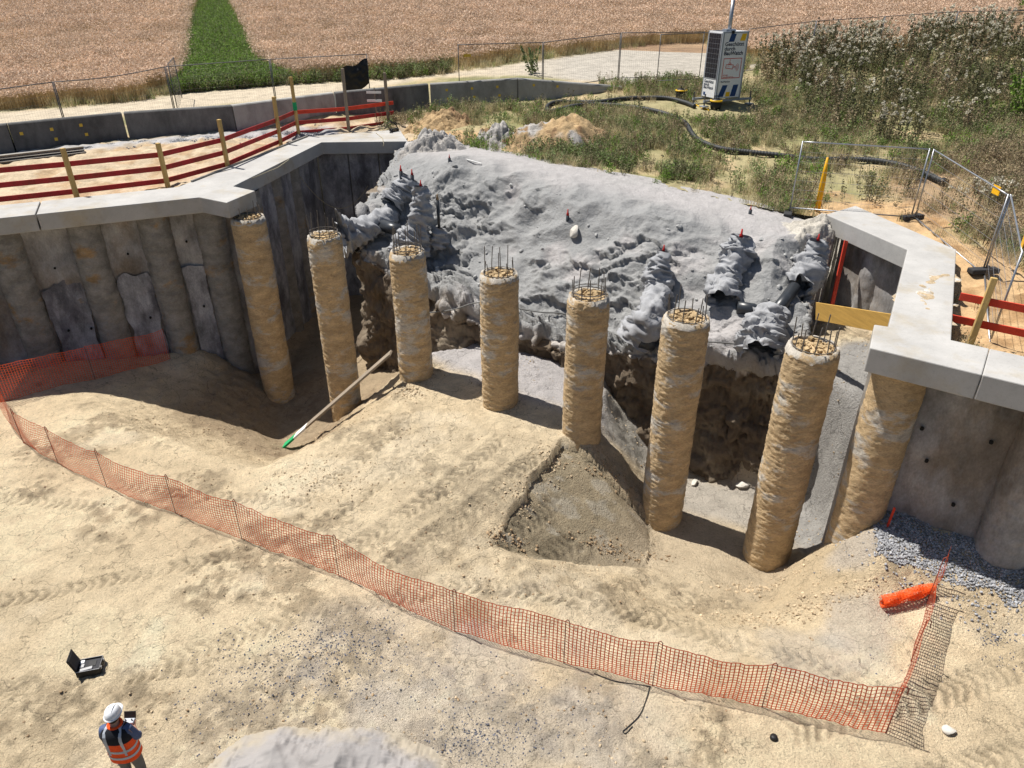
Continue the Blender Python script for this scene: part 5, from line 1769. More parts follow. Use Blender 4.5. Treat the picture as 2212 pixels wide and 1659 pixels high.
nmat('fine_sand', (0.5, 0.5, 0.5), attr=True, var=0.05, scale=4, bump=0.15, bscale=60, fine=0.05, dist=0.01)
tag(place('sand_pile', me, M('fine_sand')), 'small pale grey sand pile with hollows in the foreground', 'sand pile')

# ------------------------------------------------------------------ stones
def rock_mesh(name, seed, sub=2):
    bm = bmesh.new()
    bmesh.ops.create_icosphere(bm, subdivisions=sub, radius=0.5)
    r_ = random.Random(seed)
    ax = [Vector((r_.uniform(-1, 1), r_.uniform(-1, 1), r_.uniform(-1, 1))).normalized() for _ in range(7)]
    lv = [r_.uniform(0.26, 0.42) for _ in ax]
    for v in bm.verts:
        for a, l in zip(ax, lv):
            d = v.co.dot(a)
            if d > l:
                v.co -= a * (d - l)
        v.co.z *= 0.75
    me = bpy.data.meshes.new(name)
    bm.to_mesh(me); bm.free()
    return me


nmat('stone_pale', (0.52, 0.49, 0.44), var=0.2, scale=6, bump=0.3, bscale=30)
nmat('stone_grey', (0.30, 0.305, 0.32), var=0.3, scale=6, bump=0.2, bscale=30, rnd=0.35)
nmat('stone_dark', (0.12, 0.125, 0.15), var=0.3, scale=6, bump=0.2, bscale=30, rnd=0.3)
nmat('stone_brown', (0.30, 0.215, 0.13), var=0.3, scale=6, bump=0.4, bscale=20, rnd=0.25)
for k, (px, py, s, lab) in enumerate(((2049, 1581, 0.24, 'pale stone lying beside the right end of the net shadow'), (1903, 1029, 0.42, 'pale boulder on the hollow floor between the two nearest piles'), (1854, 1098, 0.22, 'rounded stone at the foot of the wall end beside the gravel'),
                                      (1603, 1051, 0.36, 'whitish rock in the hollow behind the sixth pile'), (1500, 1045, 0.3, 'grey rubble lump at the foot of the sixth pile'), (1240, 505, 0.5, 'grey sand boulder on the slope under the red cap'))):
    if k == 1:
        px, py = 1858, 1000
        continue
    p = hit(px, py)
    o = place('stone', rock_mesh('stone', 60 + k, 3), M('stone_pale'), None, p + Vector((0, 0, s * .15)), (0.2 * k, 0.1, k))
    o.scale = (s, s * .8, s * .7)
    tag(o, lab, 'stone')
# clods of brown earth at the corner of the cut wedge: individuals
rngc = random.Random(12)
clod = [rock_mesh('clod', 80 + k, 2) for k in range(4)]
for c_ in clod:
    c_.materials.append(M('stone_brown'))
# ------------------------------------------------------------------ scatter (stuff) by geometry nodes
def src_collection(name, objs):
    c = bpy.data.collections.new(name)
    for o in objs:
        c.objects.link(o)
    return c


def scatter(name, pts, rz, sc, tilt, pick, col, kind='stuff', label=None):
    pts = np.asarray(pts, np.float32)
    me = bpy.data.meshes.new(name)
    me.vertices.add(len(pts))
    me.vertices.foreach_set('co', pts.ravel())
    for nm, arr, ty in (('rz', rz, 'FLOAT'), ('sc', sc, 'FLOAT'), ('tilt', tilt, 'FLOAT'), ('pick', pick, 'INT')):
        a = me.attributes.new(nm, ty, 'POINT')
        a.data.foreach_set('value', np.asarray(arr, np.int32 if ty == 'INT' else np.float32))
    me.update()
    o = place(name, me)
    nt = bpy.data.node_groups.new(name, 'GeometryNodeTree')
    nt.interface.new_socket('Geometry', in_out='INPUT', socket_type='NodeSocketGeometry')
    nt.interface.new_socket('Geometry', in_out='OUTPUT', socket_type='NodeSocketGeometry')
    N, L = nt.nodes, nt.links
    gi_, go_ = N.new('NodeGroupInput'), N.new('NodeGroupOutput')
    iop = N.new('GeometryNodeInstanceOnPoints')
    ci = N.new('GeometryNodeCollectionInfo')
    ci.inputs['Collection'].default_value = col
    ci.inputs['Separate Children'].default_value = True
    ci.inputs['Reset Children'].default_value = True

    def attr(nm, ty):
        a = N.new('GeometryNodeInputNamedAttribute')
        a.data_type = ty
        a.inputs['Name'].default_value = nm
        return a.outputs['Attribute']
    cx_ = N.new('ShaderNodeCombineXYZ')
    L.new(attr('tilt', 'FLOAT'), cx_.inputs[0])
    L.new(attr('rz', 'FLOAT'), cx_.inputs[2])
    L.new(gi_.outputs[0], iop.inputs['Points'])
    L.new(ci.outputs[0], iop.inputs['Instance'])
    iop.inputs['Pick Instance'].default_value = True
    L.new(attr('pick', 'INT'), iop.inputs['Instance Index'])
    L.new(cx_.outputs[0], iop.inputs['Rotation'])
    L.new(attr('sc', 'FLOAT'), iop.inputs['Scale'])
    L.new(iop.outputs[0], go_.inputs[0])
    md = o.modifiers.new('scatter', 'NODES')
    md.node_group = nt
    return tag(o, label, None, None, kind)


def stone_set(name, mat, n=4, sub=1, seed=0):
    os_ = []
    for k in range(n):
        me = rock_mesh(name, seed + k, sub)
        me.materials.append(mat)
        os_.append(bpy.data.objects.new(name, me))
    return src_collection(name, os_)


rs = np.random.RandomState(4)


def rnd_args(n, smin, smax, npick, tilt=1.0, power=2.0):
    return rs.uniform(0, 6.28, n), smin + (smax - smin) * rs.uniform(0, 1, n) ** power, rs.uniform(-tilt, tilt, n), rs.randint(0, npick, n)


def gz_np(x, y):
    i = np.clip(((x - gx[0]) / STEP + .5).astype(int), 0, len(gx) - 1)
    j = np.clip(((y - gy[0]) / STEP + .5).astype(int), 0, len(gy) - 1)
    return GZ[i, j]


c_grey = stone_set('gravel_stone', M('stone_grey'), 5, 1, 100)
c_dark = stone_set('pebble', M('stone_dark'), 4, 1, 110)
c_brown = stone_set('crumb', M('stone_brown'), 4, 1, 120)
nmat('crumb_pale', (0.47, 0.37, 0.245), var=0.25, scale=6, bump=0.4, bscale=20, rnd=0.2)
c_pale = stone_set('pale_crumb', M('crumb_pale'), 4, 1, 130)
# gravel bed at the foot of the right wall
gp_ = [at(1893, 1118, .8), at(1897, 1195, .65), at(1985, 1240, .5), at(2212, 1305, .5), at(2500, 1400, .5), at(2500, 1200, 1.0), at(2130, 1170, .95), at(1930, 1095, .95)]
xs, ys = rs.uniform(6, 14, 90000), rs.uniform(7, 13, 90000)
edge_n = 0.25 * fbm2(xs, ys, 0.6, 3, 3)
m = in_poly(xs + edge_n, ys + edge_n, gp_)
xs, ys = xs[m][:26000], ys[m][:26000]
fr_ = rs.choice(len(xs), 1500)
fx_, fy_ = xs[fr_] + rs.normal(-.1, .35, 1500), ys[fr_] + rs.normal(-.25, .35, 1500)
ok_ = (fx_ < 9.5) & (fy_ > 8)
xs, ys = np.r_[xs, fx_[ok_]], np.r_[ys, fy_[ok_]]
scatter('gravel', np.stack([xs, ys, gz_np(xs, ys) + 0.005 + rs.uniform(0, .02, len(xs))], -1), *rnd_args(len(xs), 0.028, 0.075, 5), c_grey, label='grey gravel bed at the foot of the right wall')
# loose dark pebbles on the foreground
parts_ = []
for (px, py, n_, sx, sy) in ((760, 1385, 700, .9, .55), (640, 1400, 350, 1.2, .6), (700, 1480, 420, 1.5, .6), (560, 1440, 260, 1.2, .7), (1010, 1600, 420, .55, .35), (1130, 1590, 260, .8, .5), (900, 1480, 150, 1.8, .8), (480, 1560, 160, .8, .6), (1150, 1560, 120, 1.4, .8), (2140, 1395, 90, .25, .15), (2180, 1440, 40, .3, .2), (1950, 1440, 40, .6, .3)):
    c = at(px, py, 0)
    parts_.append(np.stack([rs.normal(c.x, sx * .62, n_), rs.normal(c.y, sy * .62, n_)], -1))
q = np.concatenate(parts_)
scatter('pebbles', np.c_[q, gz_np(q[:, 0], q[:, 1])], *rnd_args(len(q), 0.014, 0.046, 4, power=2.0), c_dark, label='small dark pebbles strewn over the foreground')
# crumbs of earth
n_ = 30000
xs, ys = rs.uniform(-16, 9.5, n_), rs.uniform(5.8, 19, n_)
ii = np.clip(((xs - gx[0]) / STEP).astype(int), 0, len(gx) - 1); jj = np.clip(((ys - gy[0]) / STEP).astype(int), 0, len(gy) - 1)
pk = (1 - wedge[ii, jj]) * dirt[ii, jj] * 0.8 + (1 - wedge[ii, jj]) * rough[ii, jj] * 0.8 + 0.02 - 0.5 * (fbm2(xs, ys, .6, 3, 8) < 0)
m = rs.uniform(0, 1, n_) < pk
xs, ys = xs[m], ys[m]
h1 = rs.uniform(0, 1, len(xs)) < 0.35
for nm, mm, cc, lb in (('earth_crumbs', h1, c_brown, 'brown crumbs of earth lying over the site floor'), ('pale_crumbs', ~h1, c_pale, 'pale crumbs of dry soil over the site floor')):
    x_, y_ = xs[mm], ys[mm]
    scatter(nm, np.stack([x_, y_, gz_np(x_, y_)], -1), *rnd_args(len(x_), 0.015, 0.07, 4, power=4), cc, label=lb)
for k, (px, py, n_, sx, sy, s0, s1) in enumerate(((1095, 1170, 90, .26, .10, .03, .11), (1190, 985, 120, .22, .3, .02, .09), (1130, 1075, 110, .22, .3, .02, .08), (1300, 1015, 90, .45, .14, .02, .09), (1640, 1275, 120, .5, .15, .03, .1), (1700, 1330, 320, .9, .16, .02, .09), (880, 845, 120, .25, .25, .03, .1), (700, 1050, 260, .8, .4, .02, .07), (1330, 1190, 160, .6, .12, .03, .09))):
    c = hit(px, py)
    x_, y_ = rs.normal(c.x, sx, n_), rs.normal(c.y, sy, n_)
    tag(scatter('clods', np.stack([x_, y_, gz_np(x_, y_) + .01], -1), *rnd_args(n_, s0, s1, 4, power=2.2), c_brown if k in (0, 3, 8) else c_pale), ['reddish clods at the corner of the cut wedge', 'grey-brown clods along the top of the cut wedge', 'clods half way down the wedge crest', 'clods on the wedge face', 'clods at the foot of the right slope', 'broken soil along the trench edge', 'clods at the foot of the third pile', 'crumbled soil at the head of the left hollow', 'clods along the lower edge of the wedge'][k])
# lumps on the sand slope
n_ = 420
ii = rs.randint(60, 190, n_); jj = rs.randint(30, NS - 60, n_)
nmat('sand_lump', (0.33, 0.33, 0.325), var=0.15, scale=5, bump=0.5, bscale=25, rnd=0.15)
c_sand = stone_set('sand_lump', M('sand_lump'), 4, 2, 140)
scatter('sand_lumps', A2[ii, jj], *rnd_args(n_, 0.03, 0.22, 4, power=3), c_sand, label='crusted lumps on the grey sand slope')
# gravel strip by the barrier
g_ = [Vector(p) for p in gl]
t_ = rs.uniform(0, 1, 5000)
P_ = catmull(np.array([list(p) for p in g_]), 200)
k_ = (t_ * 199).astype(int)
x_, y_ = P_[k_, 0] + rs.normal(0, .3, 5000), P_[k_, 1] + rs.normal(0, .35, 5000)
scatter('gravel_strip', np.stack([x_, y_, uz_np(x_, y_) + relief(x_, y_) + .01], -1), *rnd_args(5000, .03, .09, 5), c_grey, label='grey gravel along the foot of the barrier')

# ------------------------------------------------------------------ pipes wrapped in grey cloth on the sand slope
nmat('cloth_grey', (0.31, 0.315, 0.33), var=0.18, scale=6, rough=0.85, bump=0.35, bscale=30, fine=0.06)
nmat('pipe_black', (0.03, 0.034, 0.04), var=0.2, scale=5, rough=0.35, bump=0.0, spec=0.5)
nmat('cap_red', (0.42, 0.02, 0.015), var=0.1, rough=0.5, bump=0)


def wrap(points, radii, parent, seed, flare=0.0, n=40, name='cloth_wrap'):
    """crumpled cloth sleeve round a bent pipe"""
    pl_ = catmull(np.array([list(p) + [r] for p, r in zip(points, radii)]), max(30, 14 * len(points)))
    m_ = len(pl_)
    C_ = pl_[:, :3]
    T_ = np.gradient(C_, axis=0)
    T_ /= np.linalg.norm(T_, axis=1)[:, None]
    ref = np.cross(T_[0], (0.3, 0.2, 0.9)); ref /= np.linalg.norm(ref)
    V_ = np.zeros((m_, n, 3))
    for i in range(m_):
        ref = ref - T_[i] * ref.dot(T_[i]); ref /= np.linalg.norm(ref)
        s = np.cross(T_[i], ref)
        a = np.linspace(0, 2 * math.pi, n, endpoint=False)
        V_[i] = C_[i] + (np.cos(a)[:, None] * ref + np.sin(a)[:, None] * s) * pl_[i, 3]
    D_ = V_ - C_[:, None, :]
    f = 1 + 0.34 * np.clip(fbm3(V_ + seed, 0.34, 2, seed, True), -.6, 1) + 0.34 * fbm3((V_ + V_[..., [1, 2, 0]] * .6) * np.array((1, 1.6, 2.2)), 0.24, 1, seed + 1, True) + 0.06 * fbm3(V_, 0.09, 2, seed + 2, True)
    if flare:
        f = f * (1 + flare * np.exp(-np.linspace(0, 1, m_) * 9))[:, None]
    V_ = C_[:, None, :] + D_ * f[..., None]
    i = np.arange(m_ * n).reshape(m_, n)
    i2 = np.roll(i, -1, 1)
    q = np.stack([i[:-1], i2[:-1], i2[1:], i[1:]], -1).reshape(-1, 4)
    return place(name, mesh_np(name, V_.reshape(-1, 3), q), M('cloth_grey'), parent)


def cap(p, parent, s=1.0):
    c = place('red_cap', MB().tube([p, p + Vector((0, 0, .08 * s)), p + Vector((0, 0, .11 * s)), p + Vector((0, 0, .24 * s))], [0.055 * s, 0.05 * s, 0.03 * s, 0.02 * s], 10).mesh('red_cap', True), M('cap_red'), parent)
    return c


def HB(px, py, dz=0.0, toward=0.0):
    p = hit(px, py)
    d = ray(px, py).normalized()
    return p - d * toward + Vector((0, 0, dz))


t = thing('wrapped_pipe', 'long cloth-wrapped pipe lying on the left shoulder of the sand beside the second pile', 'pipe')
pp = [aty(737, 508, 22.3), aty(775, 502, 22.6), aty(815, 486, 23.2), aty(850, 463, 24.2), aty(878, 442, 25.2)]
wrap(pp, [0.34, 0.26, 0.27, 0.26, 0.22], t, 3, flare=0.5)
MB().tube([aty(826, 487, 22.9), aty(868, 500, 22.4)], 0.19, 14).build('pipe', M('pipe_black'), t, shade=True)
t = thing('wrapped_pipe', 'upright cloth-wrapped pipe with a red cap right behind the third pile', 'pipe')
b0 = HB(908, 545, -.1, .3); t0 = aty(909, 402, b0.y + .25)
pp = [b0, b0.lerp(t0, .3), b0.lerp(t0, .6), t0]
wrap(pp, [0.26, 0.2, 0.23, 0.17], t, 5)
wrap([b0.lerp(t0, .3) + Vector((-.1, -.05, 0)), b0.lerp(t0, .25) + Vector((-.35, -.15, -.05)), b0 + Vector((-.45, -.2, .1))], [0.2, 0.3, 0.34], t, 6)
cap(t0, t, .75)
t = thing('wrapped_pipe', 'two capped pipe ends in torn cloth at the end of the left wall', 'pipe')
b0 = HB(870, 425, -.1, .1)
for k, (dx, hh) in enumerate(((0, 0.95), (0.35, 0.8))):
    p = b0 + Vector((dx, 0.1 * k, 0))
    MB().tube([p, p + Vector((0, 0, hh))], 0.06, 10).build('pipe', M('pipe_black'), t, shade=True)
    cap(p + Vector((0, 0, hh)), t, .8)
wrap([b0 + Vector((-.35, -.3, -.1)), b0 + Vector((0, 0, .25)), b0 + Vector((.3, .1, .7))], [0.3, 0.3, 0.2], t, 8)
t = thing('standpipe', 'slim black standpipe with a cloth foot on the sand slope', 'pipe')
b0 = HB(950, 512, -.1); t0 = aty(945, 431, b0.y)
MB().tube([b0, t0], 0.045, 10).build('pipe', M('pipe_black'), t, shade=True)
MB().tube([t0, t0 + Vector((0, 0, .18))], [0.05, 0.01], 10).build('pointed_cap', M('stone_brown'), t, shade=True)
wrap([b0 + Vector((0, 0, -.2)), b0 + Vector((-.05, -.05, .1)), b0 + Vector((0, 0, .4))], [0.2, 0.2, 0.12], t, 9)

t = thing('wrapped_pipe', 'S-shaped cloth-wrapped pipe with a red cap left of the sixth pile', 'pipe')
pp = [HB(1372, 733, .05, .3), HB(1402, 690, .05, .3), HB(1420, 640, .1, .3), HB(1420, 595, .1, .3)]
tp = pp[-1] + Vector((0.12, .1, .55))
wrap(pp + [tp], [0.30, 0.26, 0.24, 0.24, 0.12], t, 13, flare=0.2)
cap(tp, t, .75)
MB().tube([HB(1380, 738, 0, .3), HB(1412, 742, -.05, .25)], 0.16, 14).build('pipe', M('pipe_black'), t, shade=True)
t = thing('wrapped_pipe', 'cloth-wrapped pipe with a red cap between the sixth and seventh piles', 'pipe')
pp = [HB(1562, 655, .05, .25), HB(1562, 618, .1, .25), HB(1585, 585, .1, .2), HB(1590, 562, .2, .2)]
tp = pp[-1] + Vector((.05, .05, .45))
wrap(pp + [tp], [0.26, 0.27, 0.22, 0.30, 0.16], t, 17)
cap(tp + Vector((0, 0, -.05)), t)
MB().tube([HB(1592, 664, 0, .1), HB(1625, 668, 0, .1), HB(1655, 676, -.1, .1)], 0.16, 14).build('pipe', M('pipe_black'), t, shade=True)
t = thing('wrapped_pipe', 'branching cloth-wrapped pipe with a red cap behind the nearest pile', 'pipe')
top_b = HB(1745, 590, .1, .3)
pp = [HB(1722, 622, .05, .3), HB(1738, 598, .1, .3), top_b + Vector((.1, .1, .25)), top_b + Vector((.15, .15, .75))]
wrap(pp, [0.22, 0.32, 0.25, 0.16], t, 19)
cap(pp[-1], t, .75)
a_, b_ = HB(1716, 622, .02, .25), HB(1668, 690, .1, .3)
MB().tube([a_, b_], 0.16, 14).build('pipe', M('pipe_black'), t, shade=True)
wrap([b_ + (a_ - b_) * .12, b_ - (a_ - b_) * .25, HB(1642, 748, 0.05, .25), HB(1640, 765, 0, .25)], [0.22, 0.30, 0.36, 0.3], t, 23)
for k, (px, py, lab) in enumerate(((1226, 474, 'red capped pipe end in the middle of the grey slope'), (971, 349, 'tiny red cap near the sand crest by the lath'), (1620, 462, 'small red cap on the pale sand below the grass edge'), (1358, 640, 'dark capped pipe end low on the slope'))):
    if k == 3:
        continue
    p = HB(px, py)
    t = thing('pipe_end', lab, 'pipe', p)
    MB().tube([(0, 0, -.3), (0, 0, .12)], 0.05, 10).build('pipe', M('pipe_black'), t, shade=True)
    cap(Vector((0, 0, .12)), t, .8 if k == 0 else .5)

# cable strung along the foot of the slope
nmat('cable_grey', (0.16, 0.16, 0.155), var=0.1, bump=0)
pts = [HB(x, y, .05, .12) for x, y in ((925, 679), (980, 672), (1036, 657), (1120, 670), (1170, 678), (1225, 683), (1305, 716), (1350, 732), (1420, 738), (1525, 742), (1600, 748), (1690, 757))]
tag(MB().tube(polyline(pts, 0.15), 0.022, 6).build('cable', M('cable_grey'), shade=True), 'grey cable strung along the foot of the sand slope behind the piles', 'cable')
# rope hanging on the inner wall and lying over the beam
nmat('rope', (0.38, 0.34, 0.24), var=0.1, bump=0)
ra, rb_ = at(629, 347, 4.3), at(828, 319, 4.24)
rpn = []
for u in np.linspace(0, 1, 24):
    p = ra.lerp(rb_, u)
    p.y -= 0.12 + 0.5 * math.sin(math.pi * u) * .3
    p.z -= 2.15 * 4 * u * (1 - u)
    rpn.append(p)
over = [at(545, 385, ZB + .02), at(600, 362, ZB + .02), at(624, 345, ZB + .02)] + rpn + [at(829, 312, ZB + .02), at(826, 298, ZB + .02), at(812, 287, ZB + .02)]
tag(MB().tube(over, 0.013, 6).build('rope', M('rope'), shade=True), 'thin rope looping down the dark inner wall from the beam', 'rope')
# black strap clamp on the beam end
p = at(852, 284, ZB)
t = thing('strap_clamp', 'black strap clamp lying on the end of the left beam', 'clamp', p, 0.8)
MB().box((0, 0, .07), (0.42, 0.2, 0.12)).build('body', M('black_steel'), t, bevel=0.03)
MB().tube([(-.2, .05, .12), (-.3, .1, .3), (-.1, .12, .42), (.12, .08, .3), (.2, 0, .12)], 0.025, 6).build('strap', M('black_steel'), t, shade=True)
MB().tube([(-.25, -.1, .05), (-.4, -.2, .03), (-.3, -.3, .03)], 0.02, 6).build('tail', M('black_steel'), t, shade=True)
# thin red peg by the right wall
p = at(1917, 1135, .85)
tag(MB().bar(p - Vector((0, 0, .1)), p + Vector((0.03, 0, .45)), 0.05, 0.02).build('red_peg', M('red_bright')), 'thin red peg standing in the gravel at the foot of the wall', 'peg')

# ------------------------------------------------------------------ plants
nmat('leaf_green', (0.19, 0.25, 0.095), var=0.25, scale=3, rough=0.7, bump=0, rnd=0.35, transl=0.3)
nmat('leaf_bright', (0.17, 0.28, 0.045), var=0.25, scale=3, rough=0.7, bump=0, rnd=0.3, transl=0.35)
nmat('leaf_olive', (0.23, 0.22, 0.115), var=0.3, scale=3, rough=0.8, bump=0, rnd=0.4, transl=0.25)
nmat('leaf_thicket', (0.105, 0.105, 0.05), var=0.3, scale=3, rough=0.8, bump=0, rnd=0.4, transl=0.2)
nmat('leaf_brown', (0.31, 0.24, 0.155), var=0.3, scale=3, rough=0.9, bump=0, rnd=0.35, transl=0.2)
nmat('grass_dry', (0.58, 0.49, 0.30), var=0.25, scale=2, rough=0.8, bump=0, rnd=0.3, transl=0.3)
nmat('grass_green', (0.31, 0.35, 0.15), var=0.25, scale=2, rough=0.8, bump=0, rnd=0.3, transl=0.3)
nmat('wheat_stalk', (0.55, 0.42, 0.22), var=0.2, scale=0.5, rough=0.8, bump=0, rnd=0.25, transl=0.25)
nmat('wheat_ear', (0.65, 0.485, 0.36), var=0.2, scale=0.35, rough=0.8, bump=0, rnd=0.3, transl=0.2)
nmat('flower_white', (0.62, 0.58, 0.47), var=0.2, scale=4, rough=0.9, bump=0, rnd=0.15, transl=0.2)
nmat('twig', (0.12, 0.085, 0.055), var=0.2, scale=4, rough=0.9, bump=0)


class Plant:
    def __init__(self):
        self.parts = {}

    def quad(self, mat, c, u, v):
        V, F = self.parts.setdefault(mat, ([], []))
        n = len(V)
        V += [c - u, c + v * .6, c + u, c - v * .4]
        F.append((n, n + 1, n + 2, n + 3))

    def blade(self, mat, p, d, w, bend, segs=2):
        V, F = self.parts.setdefault(mat, ([], []))
        s = d.cross(Vector((0, 0, 1)))
        s = s.normalized() if s.length > 1e-4 else Vector((1, 0, 0))
        n = len(V)
        for i in range(segs + 1):
            t = i / segs
            q = p + d * t + bend * (t * t)
            ww = w * (1 - t) ** .7
            if i < segs:
                V += [q - s * ww / 2, q + s * ww / 2]
            else:
                V += [q]
        for i in range(segs - 1):
            F.append((n + 2 * i, n + 2 * i + 1, n + 2 * i + 3, n + 2 * i + 2))
        F.append((n + 2 * segs - 2, n + 2 * segs - 1, n + 2 * segs))

    def mesh(self, name, only=None):
        V, F, mi, mats = [], [], [], []
        for k, (m, (v, f)) in enumerate(self.parts.items()):
            if only and m not in only:
                continue
            n = len(V)
            V += [tuple(p) for p in v]
            F += [tuple(i + n for i in q) for q in f]
            mi += [len(mats)] * len(f)
            mats.append(M(m))
        me = bpy.data.meshes.new(name)
        me.from_pydata(V, [], F)
        for m in mats:
            me.materials.append(m)
        me.polygons.foreach_set('material_index', np.array(mi, np.int32))
        me.update()
        return me


def rv(r_, s=1.0):
    return Vector((r_.uniform(-1, 1), r_.uniform(-1, 1), r_.uniform(-1, 1))) * s


def make_weed(seed, h, stems, leaf, leafsize, nleaf, flower=None, nfl=10, spread=0.35, stemmat='twig', lean=0.25):
    r_ = random.Random(seed)
    P = Plant()
    for s in range(stems):
        a = r_.uniform(0, 6.28)
        b = Vector((math.cos(a), math.sin(a), 0)) * spread * r_.random()
        hh = h * r_.uniform(.65, 1.08)
        d = Vector((math.cos(a) * lean * r_.random(), math.sin(a) * lean * r_.random(), 1)) * hh
        P.blade(stemmat, b, d, 0.022, Vector((0, 0, 0)), 1)
        for l in range(nleaf):
            t = r_.uniform(.12, 1)
            c = b + d * t + rv(r_, .10 * (1.25 - t))
            u = rv(r_); u = u.normalized() * leafsize * r_.uniform(.5, 1.2)
            v = rv(r_).cross(u).normalized() * leafsize * r_.uniform(.7, 1.5)
            P.quad(leaf if r_.random() < .8 else 'leaf_olive', c, u * .5, v)
        if flower and r_.random() < .7:
            for hd in range(2):
                cc = b + d * r_.uniform(.93, 1.04) + rv(r_, .07)
                for l in range(nfl // 2):
                    c = cc + rv(r_, .045)
                    u = rv(r_).normalized() * r_.uniform(.02, .042)
                    v = rv(r_).cross(u).normalized() * r_.uniform(.03, .055)
                    P.quad(flower, c, u, v)
    return P


def tuft(seed, n, h, w, mat, spread, bend=.3, lean=.35, mat2=None):
    r_ = random.Random(seed)
    P = Plant()
    for k in range(n):
        a = r_.uniform(0, 6.28)
        p = Vector((math.cos(a), math.sin(a), 0)) * spread * math.sqrt(r_.random())
        hh = h * r_.uniform(.5, 1.1)
        a2 = r_.uniform(0, 6.28)
        d = Vector((math.cos(a2) * lean * r_.random() * hh, math.sin(a2) * lean * r_.random() * hh, hh))
        P.blade(mat if (mat2 is None or r_.random() < .6) else mat2, p, d, w, Vector((math.cos(a2), math.sin(a2), -.4)) * bend * hh * r_.random(), 2)
    return P


def wheat_tuft(seed):
    r_ = random.Random(seed)
    P = Plant()
    for k in range(16):
        a = r_.uniform(0, 6.28)
        p = Vector((math.cos(a), math.sin(a), 0)) * .3 * math.sqrt(r_.random())
        hh = r_.uniform(.62, .9)
        d = Vector((r_.uniform(-.1, .1), r_.uniform(-.1, .1), hh))
        P.blade('wheat_stalk', p, d, .02, Vector((0, 0, 0)), 1)
        e = p + d * .97
        nod = Vector((r_.uniform(-.09, .09), r_.uniform(-.09, .09), r_.uniform(-.02, .08)))
        s = rv(r_).cross(nod).normalized() * .018
        V, F = P.parts.setdefault('wheat_ear', ([], []))
        n = len(V)
        V += [e - s, e + s, e + nod + s * .6, e + nod - s * .6]
        F.append((n, n + 1, n + 2, n + 3))
        if k < 7:
            P.blade('wheat_stalk', p + d * r_.uniform(.3, .6), rv(r_, .18), .02, Vector((0, 0, -.08)), 1)
    return P


def plant_src(name, plants):
    return src_collection(name, [bpy.data.objects.new(name, p.mesh(name)) for p in plants])


c_wheat = plant_src('wheat_tuft', [wheat_tuft(k) for k in range(5)])
c_grass = plant_src('grass_tuft', [tuft(k, 22, .34, .014, 'grass_green', .16, mat2='grass_dry') for k in range(3)] + [tuft(10 + k, 22, .38, .012, 'grass_dry', .18) for k in range(3)])
c_weed = plant_src('weed', [make_weed(k, .55, 6, 'leaf_green', .055, 16, None, spread=.2) for k in range(2)] + [make_weed(4 + k, .6, 5, 'leaf_olive', .05, 14, None, 4, spread=.18) for k in range(2)] + [make_weed(8, .45, 7, 'leaf_bright', .05, 16, spread=.2)])
c_dryw = plant_src('dry_weed', [make_weed(20 + k, .6, 8, 'leaf_brown', .045, 16, None, spread=.25, lean=.5) for k in range(3)] + [tuft(30 + k, 30, .6, .012, 'grass_dry', .25, .5, .6) for k in range(2)])
c_green = plant_src('green_weed', [make_weed(40 + k, .7, 8, 'leaf_bright', .06, 20, None, spread=.3) for k in range(3)] + [make_weed(45 + k, .7, 7, 'leaf_green', .06, 20, None, spread=.3) for k in range(2)])

# wheat: three stands
strip = [at(375, 212, 5.25), at(405, 160, 5.65), at(424, 20, 7.75), at(502, 20, 7.75), at(560, 150, 5.8), at(640, 190, 5.45)]
tb = [(p.x, p.y) for p in TRACK_BACK]
fieldpoly = tb + [(60, 70), (130, 150), (-150, 150), (-60, 45), (-34, 33)]
N_ = 260000
d_ = 26 * (150 / 26) ** rs.uniform(0, 1, N_) ** 0.85
xs = rs.uniform(-0.80, 0.62, N_) * d_
ys = d_
m = in_poly(xs, ys, fieldpoly)
edge_d = seg_dist(xs, ys, tb)[0]
ins = in_poly(xs, ys, strip)
lane = seg_dist(xs, ys, [at(-300, 60, 7.6), at(0, 38, 7.5), at(250, 22, 7.7), at(500, 5, 8.3)])[0]
mw = m & ~ins & (edge_d > 0.5 + 0.5 * fbm2(xs, ys, 1.5, 3, 6)) & ~((xs > 13) & (ys < 49)) & (lane > 0.8)
xs_, ys_ = xs[mw], ys[mw]
keepn = rs.uniform(0, 1, len(xs_)) < 0.62
xs_, ys_ = xs_[keepn], ys_[keepn]
wz = uz_np(xs_, ys_)
n_ = len(xs_)
sc_ = (1.0 + 0.15 * fbm2(xs_, ys_, 3, 3, 4)) * np.clip(ys_ / 55, 1.0, 1.7) * rs.uniform(.85, 1.15, n_)
scatter('wheat_field', np.stack([xs_, ys_, wz], -1), rs.uniform(0, 6.28, n_), sc_, rs.uniform(-.12, .12, n_), rs.randint(0, 5, n_), c_wheat, label='ripe brown wheat field beyond the track')
# green strip
mg = m & ins
xs_, ys_ = xs[mg], ys[mg]
scatter('green_strip', np.stack([xs_, ys_, uz_np(xs_, ys_)], -1), *rnd_args(len(xs_), .6, 1.1, 5, .2, 1), c_green, label='bright green weedy strip running into the wheat')
